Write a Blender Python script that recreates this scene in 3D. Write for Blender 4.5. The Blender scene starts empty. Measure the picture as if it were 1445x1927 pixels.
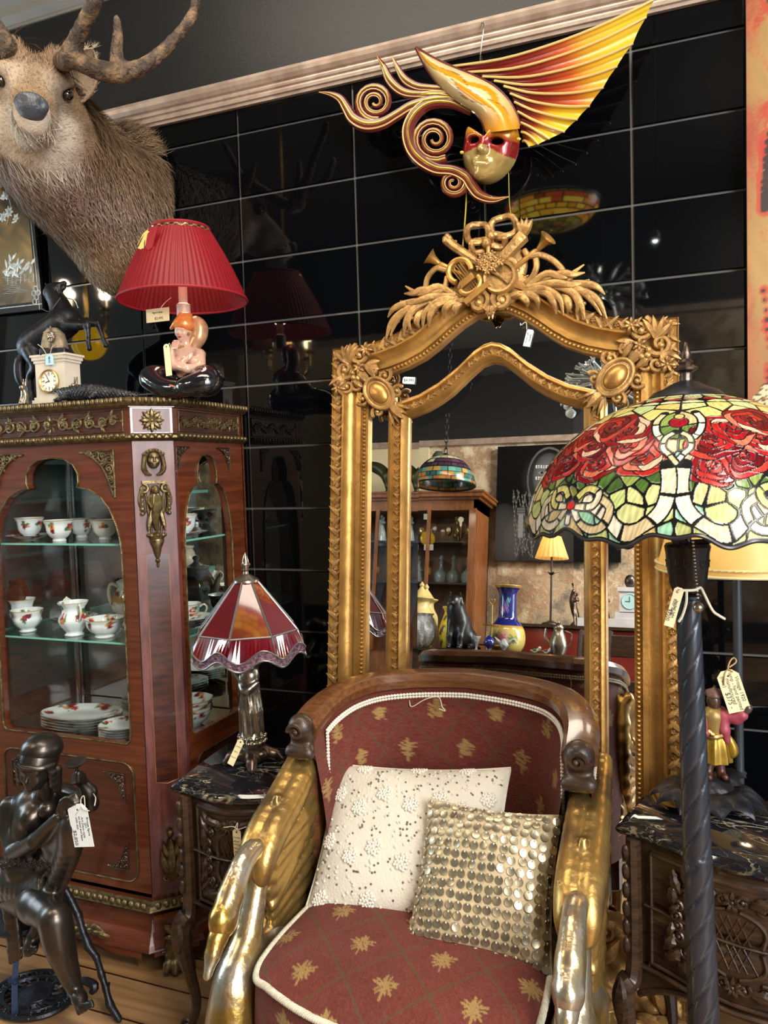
import bpy, math, random
import numpy as np
from mathutils import Vector, Matrix
random.seed(7); RNG = np.random.default_rng(7)
PI = math.pi
SC = bpy.context.scene
COL = SC.collection

# ---------------------------------------------------------------- camera
YAW, PITCH, ROLL, CAMD, FPX, CAMZ = .3678, -.0522, -.0291, 2.1994, 1450., 1.38
_f = np.array([-math.sin(YAW)*math.cos(PITCH), math.cos(YAW)*math.cos(PITCH), math.sin(PITCH)])
_r = np.array([math.cos(YAW), math.sin(YAW), 0.]); _u = np.cross(_r, _f)
CR = _r*math.cos(ROLL)+_u*math.sin(ROLL); CU = -_r*math.sin(ROLL)+_u*math.cos(ROLL); CF = _f
CC = np.array([0., -CAMD, CAMZ])
cam_data = bpy.data.cameras.new('camera'); cam = bpy.data.objects.new('camera', cam_data); COL.objects.link(cam)
cam_data.sensor_fit = 'HORIZONTAL'; cam_data.sensor_width = 36.; cam_data.lens = 36.*FPX/1445.; cam_data.clip_start = .02
cam.matrix_world = Matrix(((CR[0], CU[0], -CF[0], CC[0]), (CR[1], CU[1], -CF[1], CC[1]), (CR[2], CU[2], -CF[2], CC[2]), (0, 0, 0, 1)))
SC.camera = cam

# ---------------------------------------------------------------- world, lights, exposure
SC.view_settings.view_transform = 'Standard'; SC.view_settings.look = 'None'
SC.view_settings.gamma = 1; SC.view_settings.use_curve_mapping = False
SC.view_settings.exposure = 0.02
SC.cycles.use_denoising = True
SC.cycles.max_bounces = 10; SC.cycles.transparent_max_bounces = 16; SC.cycles.sample_clamp_indirect = 6.
SC.cycles.caustics_reflective = False; SC.cycles.caustics_refractive = False
W = bpy.data.worlds.new('world'); SC.world = W; W.use_nodes = True
W.node_tree.nodes['Background'].inputs[0].default_value = (.75, .87, 1., 1); W.node_tree.nodes['Background'].inputs[1].default_value = .55

def area(name, loc, target, sx, sy, power, color):
    l = bpy.data.lights.new(name, 'AREA'); l.shape = 'RECTANGLE'; l.size = sx; l.size_y = sy; l.energy = power; l.color = color
    o = bpy.data.objects.new(name, l); COL.objects.link(o); o.location = loc
    o.rotation_euler = (Vector(target)-Vector(loc)).to_track_quat('-Z', 'Y').to_euler(); return o
def point(name, loc, power, color, r=.03):
    l = bpy.data.lights.new(name, 'POINT'); l.energy = power; l.color = color; l.shadow_soft_size = r
    o = bpy.data.objects.new(name, l); COL.objects.link(o); o.location = loc; return o
area('shopfront_daylight', (2.7, -3.2, 1.7), (-.6, -.3, .9), 2.2, 2.2, 100, (.88, .94, 1.))
area('front_fill_right', (1.7, -3.0, 2.2), (-1.0, -.2, 1.0), 1.1, 1.5, 105, (1., .97, .91))  # added frontal fill from the right, stands for no known window
area('left_window_daylight', (-4.3, -1.0, 1.6), (-1.4, -.5, .9), 1.1, 1.6, 64, (.62, .82, 1.))
area('ceiling_light_warm', (-.8, -1.15, 3.36), (-.8, -.75, 1.), 1.8, .5, 40, (1., .88, .72))
area('rear_fill_light', (1.1, -2.5, 3.3), (-1.2, -4.2, 1.2), 1., .6, 190, (1., .92, .8))  # added fill, out of view, brightens the opposite wall

# ---------------------------------------------------------------- helpers
def srgb(h, g=None, b=None):
    c = (h, g, b) if g is not None else tuple(int(h[i:i+2], 16) for i in (0, 2, 4))
    return tuple((x/255/12.92 if x/255 <= .04045 else ((x/255+.055)/1.055)**2.4) for x in c)
def A(px, py, y):                # the point of the plane at world y that the sight line passes
    d = CF+CR*(px-722.5)/FPX-CU*(py-963.5)/FPX
    return CC+d*((y-CC[1])/d[1])
def AX(px, py, x):
    d = CF+CR*(px-722.5)/FPX-CU*(py-963.5)/FPX
    return CC+d*((x-CC[0])/d[0])
MIRP = np.array([-.478, -.285, 0.]); MIRV = np.array([0., .21, 1.83]); MIRV /= np.linalg.norm(MIRV); MIRN = np.array([0., -MIRV[2], MIRV[1]])
def Q(px, py, y):                # same for a sight line that bounces off the leaning mirror
    d = CF+CR*(px-722.5)/FPX-CU*(py-963.5)/FPX
    X = CC+d*(((MIRP-CC)@MIRN)/(d@MIRN)); d = d-2*(d@MIRN)*MIRN
    return X+d*((y-X[1])/d[1])

def mat(name, col, rough=.5, metal=0., var=0., scale=8., col2=None, bump=0., bscale=40., coat=0., attr=False, spec=.5, stretch=None, detail=5., emit=None, estr=0., trans=0., wave=None, wr=None, blo=.35, bhi=.65, sheen=0.):
    m = bpy.data.materials.new(name); m.use_nodes = True; nt = m.node_tree; N = nt.nodes; L = nt.links
    b = N['Principled BSDF']
    b.inputs['Roughness'].default_value = rough; b.inputs['Metallic'].default_value = metal
    b.inputs['Coat Weight'].default_value = coat; b.inputs['Coat Roughness'].default_value = .08
    b.inputs['Specular IOR Level'].default_value = spec; b.inputs['Transmission Weight'].default_value = trans
    b.inputs['Sheen Weight'].default_value = sheen
    tc = N.new('ShaderNodeTexCoord'); mp = N.new('ShaderNodeMapping'); L.new(tc.outputs['Object'], mp.inputs[0])
    if stretch: mp.inputs['Scale'].default_value = stretch
    no = N.new('ShaderNodeTexNoise'); no.inputs['Scale'].default_value = scale; no.inputs['Detail'].default_value = detail; L.new(mp.outputs[0], no.inputs[0])
    c4 = (*col, 1.)
    src = None
    if attr:
        a = N.new('ShaderNodeAttribute'); a.attribute_name = 'Col'; src = a.outputs['Color']
    if col2 is not None:
        rp = N.new('ShaderNodeValToRGB'); rp.color_ramp.elements[0].position = blo; rp.color_ramp.elements[1].position = bhi
        rp.color_ramp.elements[0].color = c4; rp.color_ramp.elements[1].color = (*col2, 1.)
        L.new(no.outputs['Fac'], rp.inputs[0])
        if src is None: src = rp.outputs[0]
        else:
            mx = N.new('ShaderNodeMix'); mx.data_type = 'RGBA'; mx.blend_type = 'MULTIPLY'; mx.inputs[0].default_value = var or .5
            L.new(src, mx.inputs[6]); L.new(rp.outputs[0], mx.inputs[7]); src = mx.outputs[2]
    elif var > 0:
        hs = N.new('ShaderNodeHueSaturation'); mr = N.new('ShaderNodeMapRange')
        mr.inputs[1].default_value = .25; mr.inputs[2].default_value = .75; mr.inputs[3].default_value = 1-var; mr.inputs[4].default_value = 1+var
        L.new(no.outputs['Fac'], mr.inputs[0]); L.new(mr.outputs[0], hs.inputs['Value'])
        if src is None: hs.inputs['Color'].default_value = c4
        else: L.new(src, hs.inputs['Color'])
        src = hs.outputs[0]
    if src is None: b.inputs['Base Color'].default_value = c4
    else: L.new(src, b.inputs['Base Color'])
    if wr is not None:
        mr = N.new('ShaderNodeMapRange'); mr.inputs[1].default_value = .3; mr.inputs[2].default_value = .7; mr.inputs[3].default_value = wr[0]; mr.inputs[4].default_value = wr[1]
        L.new(no.outputs['Fac'], mr.inputs[0]); L.new(mr.outputs[0], b.inputs['Roughness'])
    if bump > 0:
        n2 = N.new('ShaderNodeTexNoise'); n2.inputs['Scale'].default_value = bscale; n2.inputs['Detail'].default_value = 6; L.new(mp.outputs[0], n2.inputs[0])
        bp = N.new('ShaderNodeBump'); bp.inputs['Strength'].default_value = bump; bp.inputs['Distance'].default_value = .01
        L.new(n2.outputs['Fac'], bp.inputs['Height']); L.new(bp.outputs[0], b.inputs['Normal'])
    if emit is not None:
        b.inputs['Emission Color'].default_value = (*emit, 1.); b.inputs['Emission Strength'].default_value = estr
    elif attr and estr > 0:
        L.new(src, b.inputs['Emission Color']); b.inputs['Emission Strength'].default_value = estr
    return m
def glass_thin(name, tint=(1, 1, 1), refl=1.0):
    m = bpy.data.materials.new(name); m.use_nodes = True; nt = m.node_tree; N = nt.nodes; L = nt.links
    N.remove(N['Principled BSDF']); out = N['Material Output']
    t = N.new('ShaderNodeBsdfTransparent'); t.inputs[0].default_value = (*tint, 1)
    g = N.new('ShaderNodeBsdfGlossy'); g.inputs['Roughness'].default_value = .0
    lw = N.new('ShaderNodeLayerWeight'); lw.inputs[0].default_value = .5; pw = N.new('ShaderNodeMath'); pw.operation = 'POWER'; pw.inputs[1].default_value = 5.; L.new(lw.outputs['Facing'], pw.inputs[0])
    ml = N.new('ShaderNodeMath'); ml.operation = 'MULTIPLY_ADD'; ml.inputs[1].default_value = .9*refl; ml.inputs[2].default_value = .04*refl; L.new(pw.outputs[0], ml.inputs[0])
    mx = N.new('ShaderNodeMixShader'); L.new(ml.outputs[0], mx.inputs[0]); L.new(t.outputs[0], mx.inputs[1]); L.new(g.outputs[0], mx.inputs[2]); L.new(mx.outputs[0], out.inputs[0])
    return m
def translucent(name, col, attr=False, mixf=.5, rough=.4, col2=None, scale=20.):
    m = bpy.data.materials.new(name); m.use_nodes = True; nt = m.node_tree; N = nt.nodes; L = nt.links
    out = N['Material Output']; b = N['Principled BSDF']; b.inputs['Roughness'].default_value = rough; b.inputs['Base Color'].default_value = (*col, 1)
    t = N.new('ShaderNodeBsdfTranslucent'); t.inputs[0].default_value = (*col, 1)
    mx = N.new('ShaderNodeMixShader'); mx.inputs[0].default_value = mixf
    if attr:
        a = N.new('ShaderNodeAttribute'); a.attribute_name = 'Col'; L.new(a.outputs['Color'], b.inputs['Base Color']); L.new(a.outputs['Color'], t.inputs[0])
    L.new(b.outputs[0], mx.inputs[1]); L.new(t.outputs[0], mx.inputs[2]); L.new(mx.outputs[0], out.inputs[0])
    return m

def setp(o, label=None, cat=None, group=None, kind=None):
    if label: o['label'] = label
    if cat: o['category'] = cat
    if group: o['group'] = group
    if kind: o['kind'] = kind
    return o
def thing(name, label, cat, loc=(0, 0, 0), rz=0., group=None, rot=None):
    o = bpy.data.objects.new(name, None); COL.objects.link(o); o.empty_display_size = .05
    o.location = loc; o.rotation_euler = rot if rot else (0, 0, rz)
    return setp(o, label, cat, group)
def root_of(o):
    while o.parent: o = o.parent
    return o
def rmat(o):
    return Matrix.LocRotScale(o.location, o.rotation_euler, o.scale)
def dup(o, parent=None):
    c = o.copy(); COL.objects.link(c)
    if parent: c.parent = parent
    for ch in list(o.children): dup(ch, c)
    return c

def nrm(v):
    v = np.asarray(v, float); n = np.linalg.norm(v); return v/n if n > 1e-12 else v
def rotm(ax, ang):
    return np.array(Matrix.Rotation(ang, 3, Vector(ax)))
def spl(pts, n=6, closed=False):       # Catmull-Rom
    P = np.asarray(pts, float); m = len(P); out = []
    rng = range(m if closed else m-1)
    for i in rng:
        p1, p2 = P[i], P[(i+1) % m]
        p0 = P[(i-1) % m] if (closed or i > 0) else 2*p1-p2
        p3 = P[(i+2) % m] if (closed or i < m-2) else 2*p2-p1
        for k in range(n):
            t = k/n; out.append(.5*((2*p1)+(-p0+p2)*t+(2*p0-5*p1+4*p2-p3)*t*t+(-p0+3*p1-3*p2+p3)*t**3))
    if not closed: out.append(P[-1])
    return np.array(out)
class Fr:                               # a local frame: P(a,b,c) = o + a*u + b*v + c*w
    def __init__(s, o, u=(1, 0, 0), v=(0, 0, 1), w=None):
        s.o = np.asarray(o, float); s.u = nrm(u); s.v = nrm(v); s.w = nrm(np.cross(s.u, s.v)) if w is None else nrm(w)
    def P(s, a, b, c=0.): return s.o+a*s.u+b*s.v+c*s.w
    def sub(s, a, b, c=0., ang=0.):
        cu = math.cos(ang)*s.u+math.sin(ang)*s.v; cv = -math.sin(ang)*s.u+math.cos(ang)*s.v
        return Fr(s.P(a, b, c), cu, cv, s.w)
    def flip(s): return Fr(s.o, -s.u, s.v, s.w)
    def arr(s, X): X = np.asarray(X, float); return s.o+X[:, :1]*s.u+X[:, 1:2]*s.v+X[:, 2:3]*s.w

class MB:
    def __init__(s): s.V = []; s.F = []; s.C = []; s.M = []; s.n = 0
    def add(s, v, f, col=None, mi=0):
        v = np.asarray(v, float).reshape(-1, 3); k = s.n
        s.V.append(v); s.F.extend([tuple(int(i)+k for i in q) for q in f]); s.M.extend([mi]*len(f)); s.n += len(v)
        if col is None: c = np.ones((len(v), 3))*.5
        else:
            c = np.asarray(col, float); c = np.tile(c, (len(v), 1)) if c.ndim == 1 else c
        s.C.append(c); return s
    def box(s, c, size, R=None, col=None, mi=0):
        h = np.asarray(size, float)/2; v = np.array([(x, y, z) for x in (-1, 1) for y in (-1, 1) for z in (-1, 1)])*h
        if R is not None: v = v@np.asarray(R).T
        return s.add(v+np.asarray(c, float), [(0, 1, 3, 2), (4, 6, 7, 5), (0, 4, 5, 1), (2, 3, 7, 6), (0, 2, 6, 4), (1, 5, 7, 3)], col, mi)
    def fbox(s, fr, a0, a1, b0, b1, c0, c1, col=None):
        v = [fr.P(a, b, c) for a in (a0, a1) for b in (b0, b1) for c in (c0, c1)]
        return s.add(v, [(0, 1, 3, 2), (4, 6, 7, 5), (0, 4, 5, 1), (2, 3, 7, 6), (0, 2, 6, 4), (1, 5, 7, 3)], col)
    def tube(s, pts, r, n=8, spline=0, closed=False, sx=1., sy=1., up=None, caps=True, col=None, twist=0.):
        P = np.asarray(pts, float)
        rr = np.full(len(P), r, float) if np.isscalar(r) else np.asarray(r, float)
        if spline:
            rr = spl(np.stack([rr, rr*0, rr*0], 1), spline, closed)[:, 0]; P = spl(P, spline, closed)
        m = len(P); T = np.zeros_like(P)
        for i in range(m):
            a = P[(i-1) % m] if (closed or i > 0) else P[i]; b = P[(i+1) % m] if (closed or i < m-1) else P[i]
            T[i] = nrm(b-a)
        if up is None:
            ref = np.array([0, 0, 1.]) if abs(T[0][2]) < .9 else np.array([1., 0, 0])
        else: ref = np.asarray(up, float)
        U = nrm(ref-T[0]*(ref@T[0])); V = []
        for i in range(m):
            if up is not None:
                U2 = np.asarray(up, float)-T[i]*(np.asarray(up, float)@T[i]); U = nrm(U2) if np.linalg.norm(U2) > 1e-6 else U
            else: U = nrm(U-T[i]*(U@T[i]))
            B = np.cross(T[i], U)
            for k in range(n):
                a = 2*PI*k/n+twist*i; V.append(P[i]+rr[i]*(sx*math.cos(a)*B+sy*math.sin(a)*U))
        F = []
        for i in range(m if closed else m-1):
            j = (i+1) % m
            for k in range(n):
                l = (k+1) % n; F.append((i*n+k, i*n+l, j*n+l, j*n+k))
        if caps and not closed:
            e0 = P[0]-T[0]*rr[0]*.6*min(sx, sy); e1 = P[-1]+T[-1]*rr[-1]*.6*min(sx, sy); V += [e0, e1]
            for k in range(n):
                l = (k+1) % n; F.append((m*n, l, k)); F.append((m*n+1, (m-1)*n+k, (m-1)*n+l))
        return s.add(V, F, col)
    def cyl(s, a, b, r0, r1=None, n=12, col=None):
        r1 = r0 if r1 is None else r1; a = np.asarray(a, float); b = np.asarray(b, float); T = nrm(b-a)
        ref = np.array([0, 0, 1.]) if abs(T[2]) < .9 else np.array([1., 0, 0]); U = nrm(ref-T*(ref@T)); B = np.cross(T, U); V = []
        for p, r in ((a, r0), (b, r1)):
            for k in range(n): t = 2*PI*k/n; V.append(p+r*(math.cos(t)*B+math.sin(t)*U))
        F = [(k, (k+1) % n, n+(k+1) % n, n+k) for k in range(n)]+[tuple(range(n-1, -1, -1)), tuple(range(n, 2*n))]
        return s.add(V, F, col)
    def lathe(s, prof, o=(0, 0, 0), n=24, fr=None, mod=None, colf=None, col=None, closed=False):
        # prof: (radius, height); mod(theta, i) multiplies the radius; colf(theta array, i) colours
        o = np.asarray(o, float); m = len(prof); V = []; C = []
        th = np.arange(n)*2*PI/n
        for i, (r, z) in enumerate(prof):
            rr = r*(np.ones(n) if mod is None else mod(th, i))
            X = np.stack([rr*np.cos(th), rr*np.sin(th), np.full(n, z)], 1)
            V.append(X)
            if colf is not None: C.append(colf(th, i))
        V = np.concatenate(V)
        V = (fr.arr(V) if fr is not None else V+o)
        F = []
        for i in range(m if closed else m-1):
            j = (i+1) % m
            for k in range(n): l = (k+1) % n; F.append((i*n+k, i*n+l, j*n+l, j*n+k))
        if not closed:
            if prof[0][0] > 1e-5: F.append(tuple(range(n-1, -1, -1)))
            if prof[-1][0] > 1e-5: F.append(tuple(range((m-1)*n, m*n)))
        return s.add(V, F, np.concatenate(C) if C else col)
    def ball(s, c, r, n=12, m=8, R=None, col=None):
        r = np.array([r, r, r], float) if np.isscalar(r) else np.asarray(r, float); V = [(0, 0, -1)]
        for i in range(1, m):
            a = -PI/2+PI*i/m
            for k in range(n): t = 2*PI*k/n; V.append((math.cos(a)*math.cos(t), math.cos(a)*math.sin(t), math.sin(a)))
        V.append((0, 0, 1)); V = np.array(V)*r
        if R is not None: V = V@np.asarray(R).T
        F = [(0, 1+(k+1) % n, 1+k) for k in range(n)]
        for i in range(m-2):
            for k in range(n): l = (k+1) % n; F.append((1+i*n+k, 1+i*n+l, 1+(i+1)*n+l, 1+(i+1)*n+k))
        b = 1+(m-2)*n; F += [(b+k, b+(k+1) % n, b+n) for k in range(n)]
        return s.add(V+np.asarray(c, float), F, col)
    def grid(s, X, col=None, wrap=False):      # X: (nu, nv, 3)
        X = np.asarray(X, float); nu, nv = X.shape[:2]; F = []
        for i in range(nu-(0 if wrap else 1)):
            i2 = (i+1) % nu
            for j in range(nv-1): F.append((i*nv+j, i2*nv+j, i2*nv+j+1, i*nv+j+1))
        return s.add(X.reshape(-1, 3), F, None if col is None else (np.asarray(col).reshape(-1, 3) if np.ndim(col) > 1 else col))
    def prism(s, poly, fr, d0, d1, col=None, bevel=0.):
        poly = np.asarray(poly, float); n = len(poly)
        if bevel > 0:
            c = poly.mean(0); sz = np.abs(poly-c).max(); ins = c+(poly-c)*(1-bevel/sz)
            L = [(poly, d0), (poly, d1-bevel), (ins, d1)]
        else: L = [(poly, d0), (poly, d1)]
        V = [fr.P(p[0], p[1], d) for q, d in L for p in q]; F = []
        for i in range(len(L)-1):
            for k in range(n): l = (k+1) % n; F.append((i*n+k, i*n+l, (i+1)*n+l, (i+1)*n+k))
        F += [tuple(range(n-1, -1, -1)), tuple(range((len(L)-1)*n, len(L)*n))]
        return s.add(V, F, col)
    def sweep(s, path, fr, prof, closed=False, col=None):    # profile (offset to the left of the path, height) along a 2D path with mitres
        P = np.asarray(path, float); m = len(P); V = []; k = len(prof)
        for i in range(m):
            a = P[(i-1) % m] if (closed or i > 0) else None; b = P[(i+1) % m] if (closed or i < m-1) else None
            d0 = nrm(P[i]-a) if a is not None else None; d1 = nrm(b-P[i]) if b is not None else None
            if d0 is None: d0 = d1
            if d1 is None: d1 = d0
            n0 = np.array([-d0[1], d0[0]]); n1 = np.array([-d1[1], d1[0]]); nn = nrm(n0+n1); sc = 1/max(.35, nn@n0)
            for (o, h) in prof: q = P[i]+nn*o*sc; V.append(fr.P(q[0], q[1], h))
        F = []
        for i in range(m if closed else m-1):
            j = (i+1) % m
            for t in range(k-1): F.append((i*k+t, j*k+t, j*k+t+1, i*k+t+1))
        return s.add(V, F, col)
    # ---- ornament pieces laid on a frame (u right, v up, w out of the surface)
    def leaf(s, fr, L, Wd, h=.006, curl=0., bend=0., base=0., lobes=0, n=8, m=5, tipc=0.):
        X = np.zeros((n+1, m, 3))
        for i in range(n+1):
            t = i/n; w = Wd*(math.sin(PI*min(1, t*.92+.08))**.8)*(1+(.22*math.sin(lobes*2*PI*t) if lobes else 0))
            if i == n: w = Wd*.02
            cx = bend*t*t; cz = base+curl*math.sin(PI*t*.9)+tipc*t*t*t
            for j in range(m):
                q = (j/(m-1)*2-1); X[i, j] = (cx+w*q*.5, L*t, cz+h*(1-abs(q)**1.6)-(h*.35 if (j == m//2) else 0))
        Y = np.array([fr.arr(r) for r in X]); return s.grid(Y)
    def scroll(s, fr, r, turns=1.4, rad=.006, a0=0., n=26, flat=1., base=0., grow=1.):
        pts = []; rr = []
        for i in range(n+1):
            t = i/n; a = a0+turns*2*PI*t; q = r*(1-.86*t**grow); pts.append(fr.P(q*math.cos(a), q*math.sin(a), base+rad*.6)); rr.append(rad*(1-.35*t))
        s.tube(pts, rr, 6, up=fr.w, sy=flat); s.ball(pts[-1], rad*1.25, 8, 6); return s
    def rosette(s, fr, r, pet=6, h=.008, c=.3):
        for k in range(pet): s.leaf(fr.sub(0, 0, 0, 2*PI*k/pet), r, r*2.2/pet*1.5, h*.8, curl=h*.6, n=6)
        s.ball(fr.P(0, 0, h*.6), np.array([r*c]*3)*.8, 10, 6); return s
    def beads(s, pts, r, n=8, m=5):
        for p in pts: s.ball(p, r, n, m)
        return s
    def merge(s, o):
        k = s.n; s.V += o.V; s.C += o.C; s.F.extend([tuple(i+k for i in q) for q in o.F]); s.M += o.M; s.n += o.n; return s
    def build(s, name, m, parent=None, world=True, smooth=True, bevel=0., subd=0, attr=False, label=None, sharp=40., solid=0.):
        me = bpy.data.meshes.new(name); V = np.concatenate(s.V)
        o = bpy.data.objects.new(name, me); COL.objects.link(o)
        if parent is not None:
            o.parent = parent
            if world:
                inv = np.array(rmat(root_of(parent)).inverted()); V = V@inv[:3, :3].T+inv[:3, 3]
        me.from_pydata(V.tolist(), [], s.F)
        ms = m if isinstance(m, (list, tuple)) else [m]
        for q in ms: me.materials.append(q)
        if len(ms) > 1: me.polygons.foreach_set('material_index', s.M)
        if attr:
            c = np.concatenate(s.C); ca = me.color_attributes.new('Col', 'FLOAT_COLOR', 'POINT')
            ca.data.foreach_set('color', np.concatenate([c, np.ones((len(c), 1))], 1).astype(np.float32).ravel())
        if smooth:
            me.polygons.foreach_set('use_smooth', np.ones(len(me.polygons), bool))
            if sharp < 180: me.set_sharp_from_angle(angle=math.radians(sharp))
        me.validate(); me.update()
        if bevel > 0:
            b = o.modifiers.new('bevel', 'BEVEL'); b.width = bevel; b.segments = 2; b.limit_method = 'ANGLE'
        if subd: d = o.modifiers.new('subdivision', 'SUBSURF'); d.levels = subd; d.render_levels = subd
        if solid: d = o.modifiers.new('solidify', 'SOLIDIFY'); d.thickness = solid
        if label: o['label'] = label
        return o

class SDF:                              # smooth unions of limbs, meshed by surface nets: one continuous skin
    def __init__(s, vox): s.h = vox; s.p = []
    def cap(s, a, b, ra, rb=None, k=.01, neg=False):
        a = np.asarray(a, float); b = np.asarray(b, float); rb = ra if rb is None else rb
        lo = np.minimum(a-ra, b-rb); hi = np.maximum(a+ra, b+rb)
        def f(P):
            ab = b-a; t = np.clip(((P-a)@ab)/max(ab@ab, 1e-12), 0, 1); return np.linalg.norm(P-a-t[..., None]*ab, axis=-1)-(ra+(rb-ra)*t)
        s.p.append((f, lo, hi, k, neg)); return s
    def chain(s, pts, rs, k=.01, spline=0):
        P = np.asarray(pts, float); R = np.full(len(P), rs, float) if np.isscalar(rs) else np.asarray(rs, float)
        if spline: R = spl(np.stack([R, R*0, R*0], 1), spline)[:, 0]; P = spl(P, spline)
        for i in range(len(P)-1): s.cap(P[i], P[i+1], R[i], R[i+1], k)
        return s
    def ell(s, c, r, R=None, k=.01, neg=False):
        c = np.asarray(c, float); r = np.array([r]*3, float) if np.isscalar(r) else np.asarray(r, float); Rm = np.eye(3) if R is None else np.asarray(R, float)
        m = r.max()
        def f(P):
            q = (P-c)@Rm; k0 = np.linalg.norm(q/r, axis=-1); k1 = np.linalg.norm(q/(r*r), axis=-1); return k0*(k0-1)/np.maximum(k1, 1e-9)
        s.p.append((f, c-m, c+m, k, neg)); return s
    def box(s, c, hsz, R=None, rad=.002, k=.01, neg=False):
        c = np.asarray(c, float); hh = np.asarray(hsz, float)-rad; Rm = np.eye(3) if R is None else np.asarray(R, float); m = np.linalg.norm(hsz)
        def f(P):
            q = np.abs((P-c)@Rm)-hh; return np.linalg.norm(np.maximum(q, 0), axis=-1)+np.minimum(q.max(-1), 0)-rad
        s.p.append((f, c-m, c+m, k, neg)); return s
    def mesh(s, mb=None, colf=None, disp=None, relax=1):
        h = s.h; pos = [p for p in s.p if not p[4]]; pad = 3*h+max(p[3] for p in s.p)*.5
        lo = np.min([p[1] for p in pos], 0)-pad; hi = np.max([p[2] for p in pos], 0)+pad
        dim = np.ceil((hi-lo)/h).astype(int)+1
        Fd = np.full(dim, 1.)
        for f, a, b, k, neg in s.p:
            mg = k+2.5*h
            i0 = np.clip(np.floor((a-mg-lo)/h).astype(int), 0, dim-1); i1 = np.clip(np.ceil((b+mg-lo)/h).astype(int)+1, 1, dim)
            if np.any(i1 <= i0): continue
            g = np.stack(np.meshgrid(*[lo[d]+h*np.arange(i0[d], i1[d]) for d in range(3)], indexing='ij'), -1)
            d = f(g); sl = tuple(slice(i0[q], i1[q]) for q in range(3)); e = Fd[sl]
            if neg:
                t = np.maximum(k-np.abs(e+d), 0)/k; Fd[sl] = np.maximum(e, -d)+t*t*k*.25
            else:
                t = np.maximum(k-np.abs(e-d), 0)/k; Fd[sl] = np.minimum(e, d)-t*t*k*.25
        if disp is not None:
            g = np.stack(np.meshgrid(*[lo[d]+h*np.arange(dim[d]) for d in range(3)], indexing='ij'), -1); near = np.abs(Fd) < 6*h; Fd[near] += disp(g[near])
        ins = Fd < 0; acc = np.zeros((*(dim-1), 3)); cnt = np.zeros(dim-1)
        faces = []; eds = []
        for ax in range(3):
            s0 = [slice(None)]*3; s1 = [slice(None)]*3; s0[ax] = slice(0, -1); s1[ax] = slice(1, None)
            cr = ins[tuple(s0)] != ins[tuple(s1)]; I = np.argwhere(cr)
            if len(I) == 0: continue
            e = np.zeros(3, int); e[ax] = 1; J = I+e
            f0 = Fd[tuple(I.T)]; f1 = Fd[tuple(J.T)]; t = f0/(f0-f1); P = I+t[:, None]*e
            o1, o2 = [q for q in range(3) if q != ax]
            ok = np.all([(I[:, q] >= 1) & (I[:, q] < dim[q]-1) for q in (o1, o2)], 0); I = I[ok]; P = P[ok]; f0 = f0[ok]
            cells = []
            for da, db in ((-1, -1), (0, -1), (0, 0), (-1, 0)):
                c = I.copy(); c[:, o1] += da; c[:, o2] += db; cells.append(c)
                np.add.at(acc, tuple(c.T), P); np.add.at(cnt, tuple(c.T), 1)
            eds.append((cells, f0 < 0, ax))
        idx = -np.ones(dim-1, int); msk = cnt > 0; idx[msk] = np.arange(msk.sum())
        V = lo+h*(acc[msk]/cnt[msk][:, None])
        for cells, fl, ax in eds:
            q = np.stack([idx[tuple(c.T)] for c in cells], 1); sw = fl if ax != 1 else ~fl
            q[~sw] = q[~sw][:, ::-1]; faces.append(q)
        Fc = np.concatenate(faces)
        for _ in range(relax):
            S = np.zeros_like(V); N = np.zeros(len(V))
            for a, b in ((0, 1), (1, 2), (2, 3), (3, 0)):
                np.add.at(S, Fc[:, a], V[Fc[:, b]]); np.add.at(N, Fc[:, a], 1); np.add.at(S, Fc[:, b], V[Fc[:, a]]); np.add.at(N, Fc[:, b], 1)
            V = V*.5+.5*S/N[:, None]
        mb = mb or MB(); mb.add(V, Fc.tolist(), None if colf is None else colf(V)); s.V = V; s.Fc = Fc
        return mb

def text_mesh(name, body, fr, size, m, parent, depth=.0004, label=None, align='CENTER'):
    c = bpy.data.curves.new(name, 'FONT'); c.body = body; c.size = size; c.extrude = depth; c.align_x = align; c.align_y = 'CENTER'
    t = bpy.data.objects.new(name+'_curve', c); COL.objects.link(t)
    dg = bpy.context.evaluated_depsgraph_get(); me = bpy.data.meshes.new_from_object(t.evaluated_get(dg))
    V = np.array([v.co for v in me.vertices]).reshape(-1, 3); F = [tuple(p.vertices) for p in me.polygons]
    bpy.data.objects.remove(t); bpy.data.meshes.remove(me); bpy.data.curves.remove(c)
    b = MB(); b.add(fr.arr(V), F); return b.build(name, m, parent, smooth=False, label=label)
def lines_on(mb, fr, rows, r=.0006):          # handwriting strokes: wavy pen lines
    for (a0, a1, b) in rows:
        n = max(8, int((a1-a0)/.0016)); x = np.linspace(a0, a1, n); rs = np.random.default_rng(int(abs(b)*1e5)+n)
        y = b+rs.uniform(-.0016, .0016, n)*(1+.5*np.sin(np.arange(n)*.7)); mb.tube([fr.P(p, q, .0006) for p, q in zip(x, y)], r, 4)

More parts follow.
